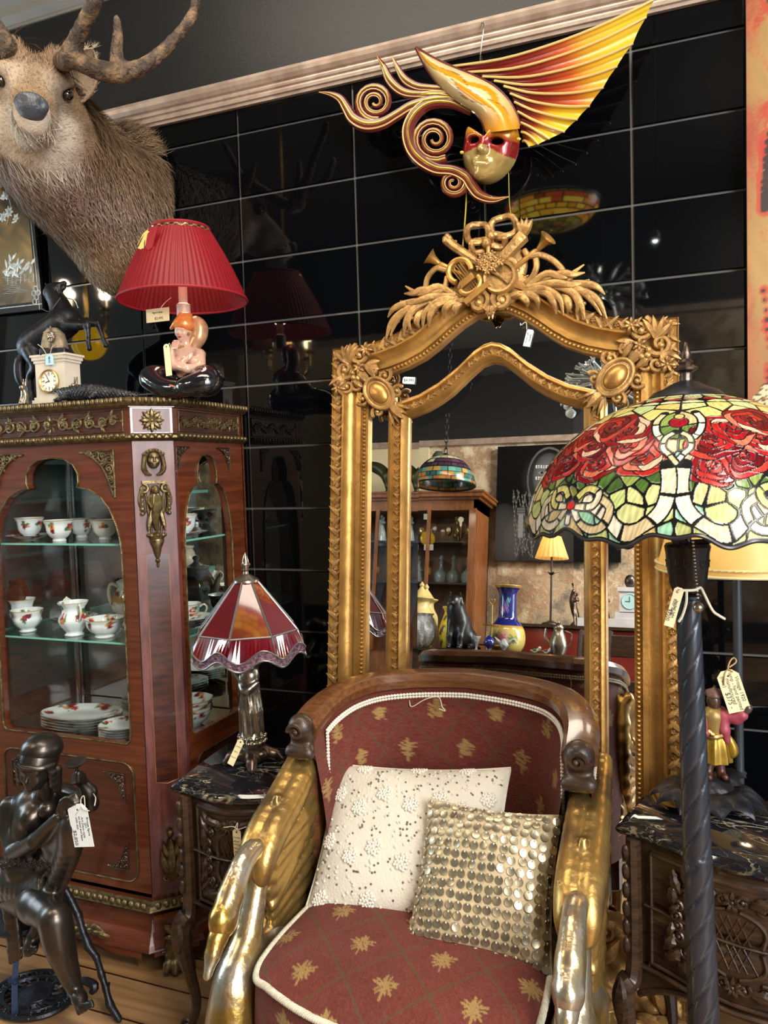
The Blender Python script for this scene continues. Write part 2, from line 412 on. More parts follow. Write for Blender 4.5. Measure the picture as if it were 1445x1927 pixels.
# ---------------------------------------------------------------- materials
M = {}
M['gold'] = mat('antique_gilding', srgb('b98c4a'), .36, .7, scale=14., col2=srgb('86602f'), blo=.42, bhi=.8, bump=.12, bscale=60.)
M['gold_dark'] = mat('antique_gilding_ornament', srgb('ba9258'), .42, .55, scale=30., col2=srgb('7d5a35'), blo=.35, bhi=.75, bump=.25, bscale=90.)
M['gold_pale'] = mat('pale_gilding', srgb('cdaa63'), .3, .8, scale=10., col2=srgb('a98343'), blo=.4, bhi=.75, bump=.08, bscale=50.)
M['leaf_gold'] = mat('worn_gold_leaf', srgb('b08e50'), .33, .8, scale=9., col2=srgb('7c6542'), blo=.45, bhi=.62, bump=.25, bscale=35.)
M['leaf_silver'] = mat('worn_silver_leaf', srgb('b9b2a2'), .25, .85, scale=9., col2=srgb('a88745'), blo=.4, bhi=.62, bump=.25, bscale=35.)
M['bronze_mount'] = mat('ormolu_mount', srgb('7a6a48'), .4, .75, scale=60., col2=srgb('3c3122'), blo=.4, bhi=.75, bump=.2, bscale=120.)
M['bronze'] = mat('dark_bronze', srgb('57504a'), .3, .85, scale=7., col2=srgb('3e3b39'), blo=.35, bhi=.7, bump=.04, bscale=80.)
M['iron'] = mat('blackened_iron', srgb('2f3138'), .38, .6, scale=20., col2=srgb('1d1d20'), bump=.15, bscale=90.)
M['pewter'] = mat('silvered_metal', srgb('9c9384'), .28, .9, scale=30., col2=srgb('584a3a'), blo=.4, bhi=.8, bump=.08, bscale=90.)
M['pewter_dark'] = mat('brown_pewter', srgb('6f6156'), .32, .85, scale=25., col2=srgb('46362c'), bump=.1, bscale=90.)
M['mahogany'] = mat('mahogany_veneer', srgb('8a3f1c'), .24, 0., scale=4., col2=srgb('642610'), stretch=(22., 22., 22.), blo=.3, bhi=.75, coat=.5, detail=3.)
M['veneer_diag'] = None
M['dark_veneer'] = mat('dark_veneer', srgb('4d2517'), .3, 0., scale=3., col2=srgb('2e150e'), stretch=(6., 6., 30.), coat=.4)
M['purple_veneer'] = mat('purplewood_veneer', srgb('6e3d38'), .42, 0., scale=6., col2=srgb('4f2824'), stretch=(12., 12., 2.), coat=.12)
M['oak_dark'] = mat('dark_carved_oak', srgb('3f2b1c'), .4, 0., scale=9., col2=srgb('24170e'), stretch=(3., 3., 14.), bump=.15, bscale=50., coat=.15)
M['oak_rail'] = mat('polished_oak_rail', srgb('6b4326'), .25, 0., scale=5., col2=srgb('4a2b16'), stretch=(4., 20., 30.), blo=.3, bhi=.7, coat=.5)
M['pine'] = mat('honey_pine', srgb('94602f'), .4, 0., scale=4., col2=srgb('744620'), stretch=(10., 10., 2.), coat=.2)
M['mirror'] = mat('mirror_silvering', (.93, .94, .93), .0, 1.)
M['glass'] = glass_thin('clear_pane', (.97, .99, .98), .9)
M['shelf_glass'] = glass_thin('shelf_glass', (.86, .95, .92), 1.2)
M['glass_edge'] = mat('glass_edge', srgb('7fc0b0'), .1, 0., spec=.8)
M['cream_card'] = mat('cream_card', srgb('e3d6a8'), .7, 0., var=.06, scale=40.)
M['white_card'] = mat('white_card', srgb('dfe4e4'), .7, 0., var=.04, scale=40.)
M['ink'] = mat('pen_ink', srgb('3a3a44'), .6)
M['string'] = mat('cotton_string', srgb('c6bfaa'), .8)
M['twine'] = mat('jute_twine', srgb('9a8058'), .9)
M['black_gloss'] = mat('black_gloss', srgb('14151a'), .12, 0., coat=.6)
M['black_satin'] = mat('black_satin', srgb('17181c'), .35)
M['ceramic'] = mat('painted_porcelain', (1, 1, 1), .1, 0., attr=True, coat=.7)
M['attr_matte'] = mat('painted_surface', (1, 1, 1), .55, 0., attr=True)
M['attr_gloss'] = mat('glossy_painted_surface', (1, 1, 1), .22, 0., attr=True, coat=.4)
M['attr_fabric'] = mat('woven_upholstery', (1, 1, 1), .85, 0., attr=True, bump=.35, bscale=300., sheen=.03, var=.12, scale=30.)
M['gilt_rim'] = mat('gilt_rim', srgb('c9a35a'), .25, .8)
# ---------------------------------------------------------------- setting
def structure(o): o['kind'] = 'structure'; return o
def brick_mat(name, c1, c2, mort, bw, rh, ms, rough, axes, grain=None, bump=.0, coat=0.):
    m = bpy.data.materials.new(name); m.use_nodes = True; nt = m.node_tree; N = nt.nodes; L = nt.links; b = N['Principled BSDF']
    tc = N.new('ShaderNodeTexCoord'); sp = N.new('ShaderNodeSeparateXYZ'); cb = N.new('ShaderNodeCombineXYZ'); L.new(tc.outputs['Object'], sp.inputs[0])
    L.new(sp.outputs[axes[0]], cb.inputs[0]); L.new(sp.outputs[axes[1]], cb.inputs[1])
    br = N.new('ShaderNodeTexBrick'); br.inputs['Scale'].default_value = 1; br.inputs['Brick Width'].default_value = bw; br.inputs['Row Height'].default_value = rh
    br.inputs['Mortar Size'].default_value = ms; br.inputs['Color1'].default_value = (*c1, 1); br.inputs['Color2'].default_value = (*c2, 1); br.inputs['Mortar'].default_value = (*mort, 1); br.offset = .37
    L.new(cb.outputs[0], br.inputs[0]); src = br.outputs['Color']
    if grain:
        mp = N.new('ShaderNodeMapping'); mp.inputs['Scale'].default_value = grain; L.new(tc.outputs['Object'], mp.inputs[0])
        no = N.new('ShaderNodeTexNoise'); no.inputs['Scale'].default_value = 1; no.inputs['Detail'].default_value = 6; no.inputs['Distortion'].default_value = .6; L.new(mp.outputs[0], no.inputs[0])
        rp = N.new('ShaderNodeValToRGB'); rp.color_ramp.elements[0].color = (.5, .42, .34, 1); rp.color_ramp.elements[1].color = (1.15, 1.1, 1.05, 1); rp.color_ramp.elements[0].position = .35; rp.color_ramp.elements[1].position = .62
        L.new(no.outputs['Fac'], rp.inputs[0]); mx = N.new('ShaderNodeMix'); mx.data_type = 'RGBA'; mx.blend_type = 'MULTIPLY'; mx.inputs[0].default_value = .8
        L.new(src, mx.inputs[6]); L.new(rp.outputs[0], mx.inputs[7]); src = mx.outputs[2]
    L.new(src, b.inputs['Base Color']); b.inputs['Roughness'].default_value = rough; b.inputs['Coat Weight'].default_value = coat
    return m
M['floor'] = brick_mat('varnished_pine_boards', srgb('a88662'), srgb('8e6d4a'), srgb('2a180c'), 2.3, .135, .003, .32, (0, 1), grain=(1.2, 26, 1), coat=.25)
M['paint_black'] = mat('black_wall_paint', srgb('0f1011'), .45, bump=.08, bscale=160.)
M['tile'] = mat('black_glazed_tile', srgb('050608'), .035, 0., spec=.5)
M['grout'] = mat('grey_grout', srgb('5c5a57'), .25, 0.)
M['rail_paint'] = mat('bronze_painted_moulding', srgb('b9a596'), .34, .45, scale=20., col2=srgb('a08b7c'), bump=.05, bscale=100.)
M['cornice_paint'] = mat('grey_painted_cornice', srgb('6b6862'), .45, 0.)
M['plaster'] = mat('cream_plaster', srgb('d6c7a2'), .8, var=.06, scale=3.)
M['ceiling'] = mat('ceiling_paint', srgb('3a3836'), .8)

b = MB(); b.box((-1.2, -2.6, -.03), (7.2, 6.0, .06)); structure(b.build('floor', M['floor'], smooth=False))
b = MB(); b.box((-1.2, -2.4, 3.43), (7.2, 5.6, .06)); structure(b.build('ceiling', M['ceiling'], smooth=False))
# tiled wall: each tile set at its own slight angle, grout behind
b = MB(); b.box((-1.3, .06, 1.7), (7., .1, 3.4), mi=0)
rs = np.random.default_rng(3)
tiles = MB(); g = .0028
for i in range(-7, 7):
    for j in range(-1, 13):
        x0 = -1.3134+.4*i; z1 = 2.4714-.2*j; z0 = z1-.2; z1 = min(z1, 2.56); z0 = max(z0, 0)
        if z1-z0 < .02: continue
        cx, cz = (x0+.2), (z0+z1)/2; hx, hz = .2-g, (z1-z0)/2-g; tx, tz = rs.normal(0, .0012, 2)
        V = [(cx+sx*a, .0-.006*q+tx*sx*a+tz*sz*c, cz+sz*c) for q, a, c in ((0, hx, hz), (1, hx-.0022, hz-.0022)) for sx, sz in ((-1, -1), (1, -1), (1, 1), (-1, 1))]
        V = [(x, y+.008, z) for x, y, z in V]
        tiles.add(V, [(4, 5, 6, 7), (0, 1, 5, 4), (1, 2, 6, 5), (2, 3, 7, 6), (3, 0, 4, 7)], mi=1)
up = MB(); up.box((-1.3, .004, 2.98), (7., .02, .86), mi=2)
b.merge(tiles); b.merge(up)
structure(b.build('wall_back', [M['grout'], M['tile'], M['paint_black']], smooth=False))
fr = Fr((0, 0, 0), (0, -1, 0), (0, 0, 1), (1, 0, 0))      # profile in (out, up), extruded along x
def moulding(name, prof, x0, x1, m, y=0.):
    q = MB(); V = [(x, y-p[0], p[1]) for x in (x0, x1) for p in prof]; n = len(prof)
    q.add(V, [(i, n+i, n+i+1, i+1) for i in range(n-1)]); return structure(q.build(name, m, smooth=False))
moulding('trim_1', [(0, 2.548), (.012, 2.548), (.014, 2.556), (.02, 2.558), (.021, 2.566), (.017, 2.569), (.017, 2.575), (.023, 2.577), (.024, 2.583), (.019, 2.585), (.019, 2.592), (.026, 2.594), (.034, 2.604), (.038, 2.615), (.036, 2.624), (.026, 2.63), (0, 2.632)], -4.4, 2.0, M['rail_paint'])
moulding('trim_2', [(0, 2.995), (.012, 2.995), (.012, 3.005), (.006, 3.01), (.03, 3.03), (.035, 3.055), (.07, 3.08), (.07, 3.1), (.1, 3.13), (.18, 3.24), (.24, 3.34), (.24, 3.4), (0, 3.4)], -4.4, 2.0, M['cornice_paint'])
# side and opposite walls, seen in the mirror, the glazed tiles and the cabinet's silvered back
b = MB(); b.box((-4.45, -2.4, 1.7), (.1, 5.6, 3.4)); structure(b.build('wall_left', mat('pale_blue_plaster', srgb('93a1a8'), .8), smooth=False))
def stone_wall():
    m = bpy.data.materials.new('old_stone_and_plaster'); m.use_nodes = True; nt = m.node_tree; N = nt.nodes; L = nt.links; b = N['Principled BSDF']; b.inputs['Roughness'].default_value = .9
    tc = N.new('ShaderNodeTexCoord'); no = N.new('ShaderNodeTexNoise'); no.inputs['Scale'].default_value = 3.2; no.inputs['Detail'].default_value = 9; no.inputs['Roughness'].default_value = .68; L.new(tc.outputs['Object'], no.inputs[0])
    rp = N.new('ShaderNodeValToRGB'); el = rp.color_ramp.elements; el[0].position = .3; el[0].color = (*srgb('5a4a42'), 1); el[1].position = .7; el[1].color = (*srgb('d9cdb6'), 1)
    for p, c in ((.4, '85776a'), (.47, 'b5a386'), (.52, 'a8866a'), (.58, 'cdbd9f')):
        e = el.new(p); e.color = (*srgb(c), 1)
    L.new(no.outputs['Fac'], rp.inputs[0]); L.new(rp.outputs[0], b.inputs['Base Color'])
    vo = N.new('ShaderNodeTexVoronoi'); vo.inputs['Scale'].default_value = 4.5; vo.feature = 'SMOOTH_F1'; L.new(tc.outputs['Object'], vo.inputs[0])
    ad = N.new('ShaderNodeMath'); ad.operation = 'ADD'; L.new(vo.outputs['Distance'], ad.inputs[0]); L.new(no.outputs['Fac'], ad.inputs[1])
    bp = N.new('ShaderNodeBump'); bp.inputs['Strength'].default_value = .6; bp.inputs['Distance'].default_value = .05; L.new(ad.outputs[0], bp.inputs['Height']); L.new(bp.outputs[0], b.inputs['Normal'])
    return m
M['stone'] = stone_wall()
YR = -4.2
def window_frame(name, loc, target, sx, sy):      # plain timber frame set round an area light, no opening behind it
    q = (Vector(target)-Vector(loc)).to_track_quat('-Z', 'Y').to_matrix(); m = np.array(q); c = np.array(loc)+m[:, 2]*.06; f = Fr(c, m[:, 0], m[:, 1], m[:, 2]); b = MB(); x, y = sx/2, sy/2
    for a in ((-x-.08, -x, -y-.08, y+.08), (x, x+.08, -y-.08, y+.08), (-x, x, y, y+.08), (-x, x, -y-.08, -y)): b.fbox(f, *a, -.08, .02)
    structure(b.build(name, M['oak_dark'], smooth=False))
window_frame('window_1', (2.7, -3.2, 1.7), (-.6, -.3, .9), 2.2, 2.2); window_frame('fill_light_frame', (1.7, -3.0, 2.2), (-1.0, -.2, 1.0), 1.1, 1.5); window_frame('window_3', (-4.3, -1.0, 1.6), (-1.4, -.5, .9), 1.1, 1.6)  # unseen frames added to dress the area lights; the second surrounds the frontal fill
b = MB()
b.box((-1.5, YR-.06, 1.27), (5.9, .12, 2.54), mi=0)
b.box((-1.5, YR-.06, 2.97), (5.9, .12, .86), mi=1)
b.box((-2.95, YR+.004, 1.3), (1.9, .02, 2.5), mi=2)
structure(b.build('wall_rear', [M['stone'], M['paint_black'], M['plaster']], smooth=False))
q = MB(); q.box((-1.5, YR+.015, 2.56), (5.9, .035, .05)); structure(q.build('trim_3', M['rail_paint'], smooth=False))
q = MB(); q.box((-1.5, YR+.012, .08), (5.9, .02, .16)); structure(q.build('baseboard_rear', M['oak_dark'], smooth=False))
q = MB(); q.box((-1.3, -.004, .06), (7., .02, .12)); structure(q.build('baseboard_back', M['black_satin'], smooth=False))
# ---------------------------------------------------------------- the big gilded mirror leaning on the wall
def sym(left):                       # left half of an outline, bottom to apex -> whole outline left to right
    L = [tuple(p) for p in left]; return np.array(L+[(-x, y) for x, y in reversed(L[:-1])])
def resample(P, n):
    P = np.asarray(P, float); d = np.concatenate([[0], np.cumsum(np.linalg.norm(np.diff(P, axis=0), axis=1))]); t = np.linspace(0, d[-1], n)
    return np.stack([np.interp(t, d, P[:, k]) for k in range(P.shape[1])], 1)
MF = Fr(MIRP, (1, 0, 0), MIRV, MIRN)
mir = thing('gilded_mirror', 'tall gilded mirror with carved musical crest leaning on black tiled wall', 'mirror', (MIRP[0], -.27, 0))
oL = [(-.478, .0), (-.478, 1.757), (-.44, 1.756), (-.401, 1.758), (-.348, 1.764), (-.292, 1.779), (-.24, 1.803), (-.19, 1.838), (-.14, 1.878), (-.09, 1.912), (-.045, 1.931), (0, 1.936)]
iL = [(-.367, .06), (-.367, 1.662), (-.35, 1.664), (-.32, 1.669), (-.295, 1.674), (-.248, 1.688), (-.197, 1.71), (-.16, 1.735), (-.122, 1.766), (-.085, 1.793), (-.045, 1.815), (0, 1.823)]
ioL = [(-.30, .16), (-.30, 1.577), (-.262, 1.589), (-.208, 1.605), (-.151, 1.634), (-.096, 1.674), (-.05, 1.715), (-.022, 1.731), (0, 1.736)]
iiL = [(-.243, .16), (-.243, 1.542), (-.225, 1.547), (-.188, 1.559), (-.151, 1.578), (-.114, 1.602), (-.065, 1.646), (-.03, 1.675), (0, 1.684)]
def densify(P, q):
    out = []
    for a, b_ in zip(P[:-1], P[1:]):
        k = max(1, int(np.linalg.norm(np.subtract(b_, a))/q))
        for i in range(k): out.append(np.add(a, np.subtract(b_, a)*i/k))
    out.append(np.array(P[-1])); return np.array(out)
def dens2(P, R, q):                  # both outlines cut at the same stations
    o1 = []; o2 = []
    for i in range(len(P)-1):
        k = max(1, int(np.linalg.norm(np.subtract(P[i+1], P[i]))/q))
        for j in range(k): t = j/k; o1.append(np.add(np.multiply(P[i], 1-t), np.multiply(P[i+1], t))); o2.append(np.add(np.multiply(R[i], 1-t), np.multiply(R[i+1], t)))
    o1.append(np.array(P[-1])); o2.append(np.array(R[-1])); return np.array(o1), np.array(o2)
OO, OI = dens2(sym(oL), sym(iL), .03); IO, II = dens2(sym(ioL), sym(iiL), .03)
def loft(po, pi, prof, fr):
    X = np.zeros((len(po), len(prof), 3))
    for k, (s, h) in enumerate(prof):
        q = po*(1-s)+pi*s; X[:, k] = fr.arr(np.concatenate([q, np.full((len(q), 1), h)], 1))
    return X
b = MB(); b.grid(loft(OO, OI, [(0, -.05), (0, .016), (.025, .022), (.05, .016), (.29, .014), (.31, .02), (.335, .027), (.39, .027), (.43, .018), (.52, .008), (.62, .004), (.69, .005), (.7, .011), (.82, .012), (.84, .004), (.97, .002), (1., .001), (1., -.03)], MF))
b.fbox(MF, -.478, .478, .0, .09, -.05, .02)
frame = b.build('outer_frame', M['gold'], mir)
# running acanthus carved along a band
def run(po, pi, s, step, sz, hh, mb, flip=1, start=0.):
    mid = po*(1-s)+pi*s; P = resample(mid, max(4, int(np.linalg.norm(np.diff(mid, axis=0), axis=1).sum()/step)))
    for k in range(1, len(P)-1):
        T = nrm(P[k+1]-P[k-1]); ang = math.atan2(T[1], T[0])-PI/2
        f = MF.sub(P[k][0], P[k][1], hh, ang); sg = 1 if k % 2 else -1
        mb.leaf(f.sub(-.3*sz*sg, -.55*sz, 0, -.55*sg), sz*1.25, sz*.5, sz*.2, curl=sz*.14, bend=sz*.35*sg, n=6)
        mb.leaf(f.sub(.1*sz*sg, -.5*sz, 0, .5*sg), sz*.95, sz*.42, sz*.18, curl=sz*.12, bend=-sz*.3*sg, n=5)
        mb.scroll(f.sub(.22*sz*sg, .12*sz, 0), sz*.3, 1.1*sg, sz*.075, a0=PI/2, n=12)
        if k % 2 == 0: mb.rosette(f.sub(-.1*sz*sg, .3*sz, sz*.08), sz*.2, 5, sz*.14)
b = MB(); run(OO, OI, .165, .03, .034, .013, b); b.build('carved_leaf_band', M['gold_dark'], mir)
def beadline(po, pi, s, step):
    mid = po*(1-s)+pi*s; n = int(np.linalg.norm(np.diff(mid, axis=0), axis=1).sum()/step); return resample(mid, n)
b = MB(); b.beads([MF.P(p[0], p[1], .005) for p in beadline(OO, OI, .91, .0118)], .0052, 7, 5); b.build('bead_moulding', M['gold'], mir)
b = MB(); b.grid(loft(IO, II, [(0, -.02), (0, .014), (.08, .02), (.22, .022), (.3, .014), (.33, .01), (.6, .01), (.63, .016), (.72, .02), (.84, .014), (.95, .006), (1., .002), (1., -.02)], MF)); b.fbox(MF, -.3, .3, .1, .165, -.02, .015)
b.build('inner_frame', M['gold'], mir)
b = MB(); run(IO, II, .465, .024, .02, .009, b); b.build('inner_carving', M['gold_dark'], mir)
# silvered panes: one border plate and the bevelled middle plate
b = MB(); b.add([MF.P(p[0], p[1], -.014) for p in sym(iL)], [tuple(range(2*len(iL)-2, -1, -1))]); b.build('border_glass', M['mirror'], mir, smooth=False)
c2 = sym(iiL); cin = np.array([(x*.885, .16+.028 if i in (0, len(c2)-1) else y-.028) for i, (x, y) in enumerate(c2)]); n = len(c2)
b = MB(); b.add([MF.P(x, y, -.0112) for x, y in c2]+[MF.P(x, y, -.0104) for x, y in cin], [(i+1, i, n+i, n+i+1) for i in range(n-1)]+[tuple(range(2*n-1, n-1, -1))]); b.build('bevelled_glass', M['mirror'], mir, smooth=False)
# corner shells, diagonal cartouches
for sg in (-1, 1):
    f0 = MF if sg < 0 else MF.flip()
    b = MB()
    f = f0.sub(-.405, 1.69, .018)
    b.scroll(f.sub(-.028, .0, 0), .03, -1.3, .008, a0=-.3); b.scroll(f.sub(.018, .042, 0), .032, 1.4, .008, a0=2.0); b.scroll(f.sub(-.02, -.05, 0), .026, 1.3, .007, a0=1.6)
    b.rosette(f.sub(-.045, -.055, .006), .024, 7, .014); b.rosette(f.sub(.04, .052, .006), .022, 7, .014); b.rosette(f.sub(.02, -.002, .01), .02, 6, .014)
    for a in (-.2, .25, .7, 1.15): b.leaf(f.sub(-.015, .015, 0, a-.1), .058, .02, .012, curl=.012, bend=.012)
    for a in (2.2, 2.7, 3.2): b.leaf(f.sub(-.03, -.02, 0, a-.3), .055, .018, .01, curl=.01, bend=-.008)
    for k in range(5): b.ball(f.P(.012*math.cos(k*1.3)+.01, .012*math.sin(k*1.3)-.02, .012), .009, 8, 6)
    for a in (-1.9, -1.4): b.leaf(f.sub(.03, .01, -.006, a), .05, .022, .01, curl=.008)
    b.build('corner_shell', M['gold_dark'], mir)
    f = f0.sub(-.325, 1.612, .016, .76)          # v axis now points up-left, along the diagonal
    b = MB(); ring = [(.034*math.cos(t), .048*math.sin(t)) for t in np.arange(24)*2*PI/24]
    b.prism([(x*1.12, y*1.12) for x, y in ring], f, -.02, .012, bevel=.004)
    b.tube([f.P(x*1.08, y*1.08, .012) for x, y in ring], .006, 8, closed=True); b.tube([f.P(x*.78, y*.78, .012) for x, y in ring], .003, 6, closed=True)
    for s2 in (-1, 1):
        b.scroll(f.sub(s2*.045, .03, 0), .022, -1.2*s2, .006, a0=PI*(s2 < 0)); b.scroll(f.sub(s2*.04, -.035, 0), .02, 1.2*s2, .006, a0=PI*(s2 < 0)); b.scroll(f.sub(s2*.03, .07, 0), .02, -1.1*s2, .006, a0=PI/2)
        b.leaf(f.sub(s2*.012, -.05, 0, PI-.35*s2), .05, .022, .01, curl=.008, bend=.01*s2)
        b.leaf(f.sub(s2*.02, .05, 0, -.3*s2), .05, .024, .01, curl=.01, bend=-.01*s2)
    b.leaf(f.sub(0, -.045, .004, PI), .06, .026, .012, curl=.01); b.leaf(f.sub(0, .045, .004), .06, .028, .012, curl=.012)
    for k in range(-2, 3): b.leaf(f.sub(.006*k, -.055, .0, PI+.22*k), .05, .012, .008, curl=.006)
    c = b.build('cartouche', M['gold_dark'], mir)
    q = MB(); q.ball(f.P(0, 0, .012), 1., 20, 12, R=np.stack([f.u*.025, f.v*.036, f.w*.015], 1)); q.build('oval_boss', M['gold'], c)
# the crest: a trophy of instruments, bow and sprays
cr = MB(); C0 = MF.sub(0, 0, .012)
S = SDF(.006)
for (x, y, rx, ry) in ((0, 1.9, .085, .05), (-.05, 1.945, .05, .05), (.05, 1.945, .05, .05), (0, 1.985, .045, .04), (-.13, 1.87, .06, .028), (.13, 1.875, .06, .028), (-.2, 1.84, .05, .022), (.2, 1.845, .05, .022), (0, 1.85, .07, .025)):
    S.ell(C0.P(x, y, .0), (rx, .014, ry), k=.02)
S.mesh(cr)
crest = cr.build('crest', M['gold_dark'], mir)
b = MB()     # ribbon bow at the very top
for (x, y, r, a) in ((-.036, 2.036, .03, .5), (.036, 2.044, .033, -.4), (.02, 2.008, .02, 1.2), (-.03, 1.998, .022, 0)):
    b.tube([C0.P(x+r*math.cos(t)*1.05, y+r*math.sin(t)*.92, .022+.008*math.sin(3*t+a)) for t in np.arange(18)*2*PI/18], .0095, 8, closed=True, up=MF.w, sy=.9)
b.ball(C0.P(-.008, 2.0, .035), .014, 10, 8); b.ball(C0.P(.004, 2.02, .03), .012, 10, 8)
b.tube([C0.P(-.004, 1.995, .034), C0.P(-.002, 1.965, .036), C0.P(.002, 1.938, .032)], [.007, .006, .009], 8, spline=4)
b.build('ribbon_bow', M['gold_dark'], crest)
for sg, bell, mid, end, in ((-1, (-.172, 1.985), (-.14, 1.962), (-.08, 1.925)), (1, (.155, 1.992), (.115, 1.962), (.05, 1.915))):
    b = MB(); ax = nrm(np.array([bell[0]-mid[0], bell[1]-mid[1]])); f = Fr(C0.P(bell[0], bell[1], .03), MF.w, np.cross(MF.u*ax[0]+MF.v*ax[1]+MF.w*.45, MF.w), nrm(MF.u*ax[0]+MF.v*ax[1]+MF.w*.45))
    f = Fr(f.o, nrm(np.cross(f.w, (0.3, .2, 1))), np.cross(f.w, nrm(np.cross(f.w, (0.3, .2, 1)))), f.w)
    b.lathe([(.006, -.045), (.008, -.03), (.013, -.012), (.021, 0.), (.025, .004), (.022, .003), (.014, -.008), (.002, -.02)], fr=f, n=18)
    b.tube([f.P(0, 0, -.045), C0.P(mid[0], mid[1], .02), C0.P(end[0], end[1], .02)], [.0065, .008, .006], 8, spline=4); b.build('hunting_horn', M['gold'], crest)
b = MB()     # torch and quiver crossing behind the bow
b.tube([C0.P(-.125, 2.03, .02), C0.P(-.1, 2.005, .024), C0.P(-.05, 1.965, .03), C0.P(.0, 1.925, .03)], [.014, .013, .012, .009], 8); 
for k in range(5): b.ball(C0.P(-.122+.006*(k % 3)-.006, 2.03+.006*(k//2)-.004, .026), .009, 8, 6)
for k in range(4): b.tube([C0.P(-.115+.02*k, 2.012-.0155*k, .0215), C0.P(-.095+.02*k, 2.02-.0155*k, .03)], .004, 6)
b.tube([C0.P(.03, 1.955, .02), C0.P(.065, 1.985, .026), C0.P(.09, 2.01, .024)], [.016, .018, .02], 8)
for a in (-.9, -.6, -.3, 0): b.leaf(C0.sub(.088, 2.005, .024, a), .05, .02, .01, curl=.012, bend=-.018)
b.build('torch_and_quiver', M['gold_dark'], crest)
b = MB(); f = C0.sub(-.06, 1.9, .02, .62)    # lyre
b.tube([f.P(.032*math.cos(t), .04+.03*math.sin(t)*1.1, .012) for t in np.linspace(-.6, PI+.6, 18)], .0085, 8); b.tube([f.P(.03*math.cos(t), -.012+.022*math.sin(t), .012) for t in np.linspace(PI*.9, PI*2.1, 12)], .008, 8)
b.fbox(f, -.04, .04, -.052, -.036, .002, .022); b.fbox(f, -.022, .022, -.008, .01, .01, .024)
for k in range(-2, 3): b.tube([f.P(.007*k, -.03, .012), f.P(.007*k, .06, .012)], .0016, 5)
b.build('lyre', M['gold'], crest)
b = MB(); f = C0.sub(.028, 1.903, .022)      # tambourine and blossom
b.lathe([(.0, .006), (.036, .006), (.037, .016), (.043, .018), (.047, .012), (.047, -.01)], fr=f, n=24)
for a in (.5, .62, .74): b.tube([f.P(-.03*math.cos(a)+.008*a, .03*math.sin(a), .014), f.P(.03*math.cos(a), -.03*math.sin(a), .014)], .0025, 5)
for k in range(16): a = k*2.4; r = .0065*math.sqrt(k); b.rosette(C0.sub(.0+r*math.cos(a)*1.4, 1.945+r*math.sin(a), .035), .0125, 5, .009)
b.build('tambourine', M['gold_dark'], crest)
# looping ribbons either side
for pts in ([(-.1, 1.96), (-.125, 1.945), (-.155, 1.955), (-.182, 1.935), (-.188, 1.905), (-.175, 1.888), (-.15, 1.885), (-.13, 1.9), (-.125, 1.93)], [(-.188, 1.9), (-.2, 1.87), (-.215, 1.85), (-.225, 1.835)],
            [(.09, 1.975), (.105, 1.955), (.135, 1.955), (.165, 1.94), (.188, 1.915), (.2, 1.89), (.215, 1.875)], [(.12, 1.955), (.125, 1.925), (.115, 1.9), (.095, 1.885)], [(.0, 1.945), (.04, 1.955), (.065, 1.945), (.07, 1.92)]):
    b = MB(); n = len(pts); b.tube([C0.P(x, y, .016+.006*math.sin(i*1.3)) for i, (x, y) in enumerate(pts)], [.0085]*n, 8, spline=5, up=MF.w, sy=.7); b.build('looped_ribbon', M['gold_dark'], crest)
for sg in (-1, 1):                           # acanthus sprays falling along the arch
    b = MB(); f = C0 if sg < 0 else C0.flip()
    fronds = [((-.09, 1.868), (-.15, 1.9), (-.2, 1.885), (-.248, 1.915)), ((-.12, 1.885), (-.19, 1.895), (-.22, 1.888), (-.25, 1.893)), ((-.1, 1.872), (-.17, 1.872), (-.22, 1.86), (-.262, 1.872)),
              ((-.09, 1.865), (-.14, 1.862), (-.185, 1.83), (-.195, 1.785)), ((-.1, 1.86), (-.15, 1.848), (-.17, 1.82), (-.176, 1.79)), ((-.08, 1.858), (-.11, 1.848), (-.128, 1.83), (-.13, 1.808)), ((-.07, 1.855), (-.09, 1.843), (-.1, 1.83), (-.1, 1.818)),
              ((-.17, 1.87), (-.23, 1.85), (-.265, 1.82), (-.292, 1.775)), ((-.16, 1.868), (-.215, 1.845), (-.24, 1.81), (-.25, 1.77)), ((-.18, 1.875), (-.245, 1.862), (-.28, 1.85), (-.3, 1.83)), ((-.2, 1.862), (-.25, 1.84), (-.285, 1.81), (-.305, 1.765)),
              ((-.2, 1.855), (-.225, 1.835), (-.235, 1.81), (-.228, 1.785)), ((-.19, 1.845), (-.205, 1.825), (-.21, 1.805), (-.205, 1.79))]
    for k, fr4 in enumerate(fronds):
        b.tube([f.P(x, y, .012+.014*math.sin(PI*i/3*.9)+.002*(k % 3)) for i, (x, y) in enumerate(fr4)], [.007, .0105, .009, .0022], 8, spline=5, up=MF.w, sy=.6)
    for k in range(9): a = k/8; b.ball(f.P(-.12-.17*a, 1.862-.06*a+.008*math.sin(k*2), .014), .0065, 8, 6)
    b.build('leaf_spray', M['gold_dark'], crest)
b = MB()     # twin volutes under the trophy
for sg in (-1, 1):
    b.scroll(C0.sub(sg*.032, 1.845, .016), .03, 1.5*sg, .0095, a0=PI/2); 
    for k in range(4): b.leaf(C0.sub(sg*(.045+.012*k), 1.85, .01, -sg*(1.3+.12*k)), .05, .022, .012, curl=.01, bend=.006*sg)
    for k in range(4): b.leaf(C0.sub(sg*.01*(k+.5), 1.84, .012, PI-sg*.3*k), .045-.004*k, .016, .01, curl=.012)
b.rosette(C0.sub(0, 1.815, .018), .016, 6, .01); b.build('twin_volute', M['gold_dark'], crest)
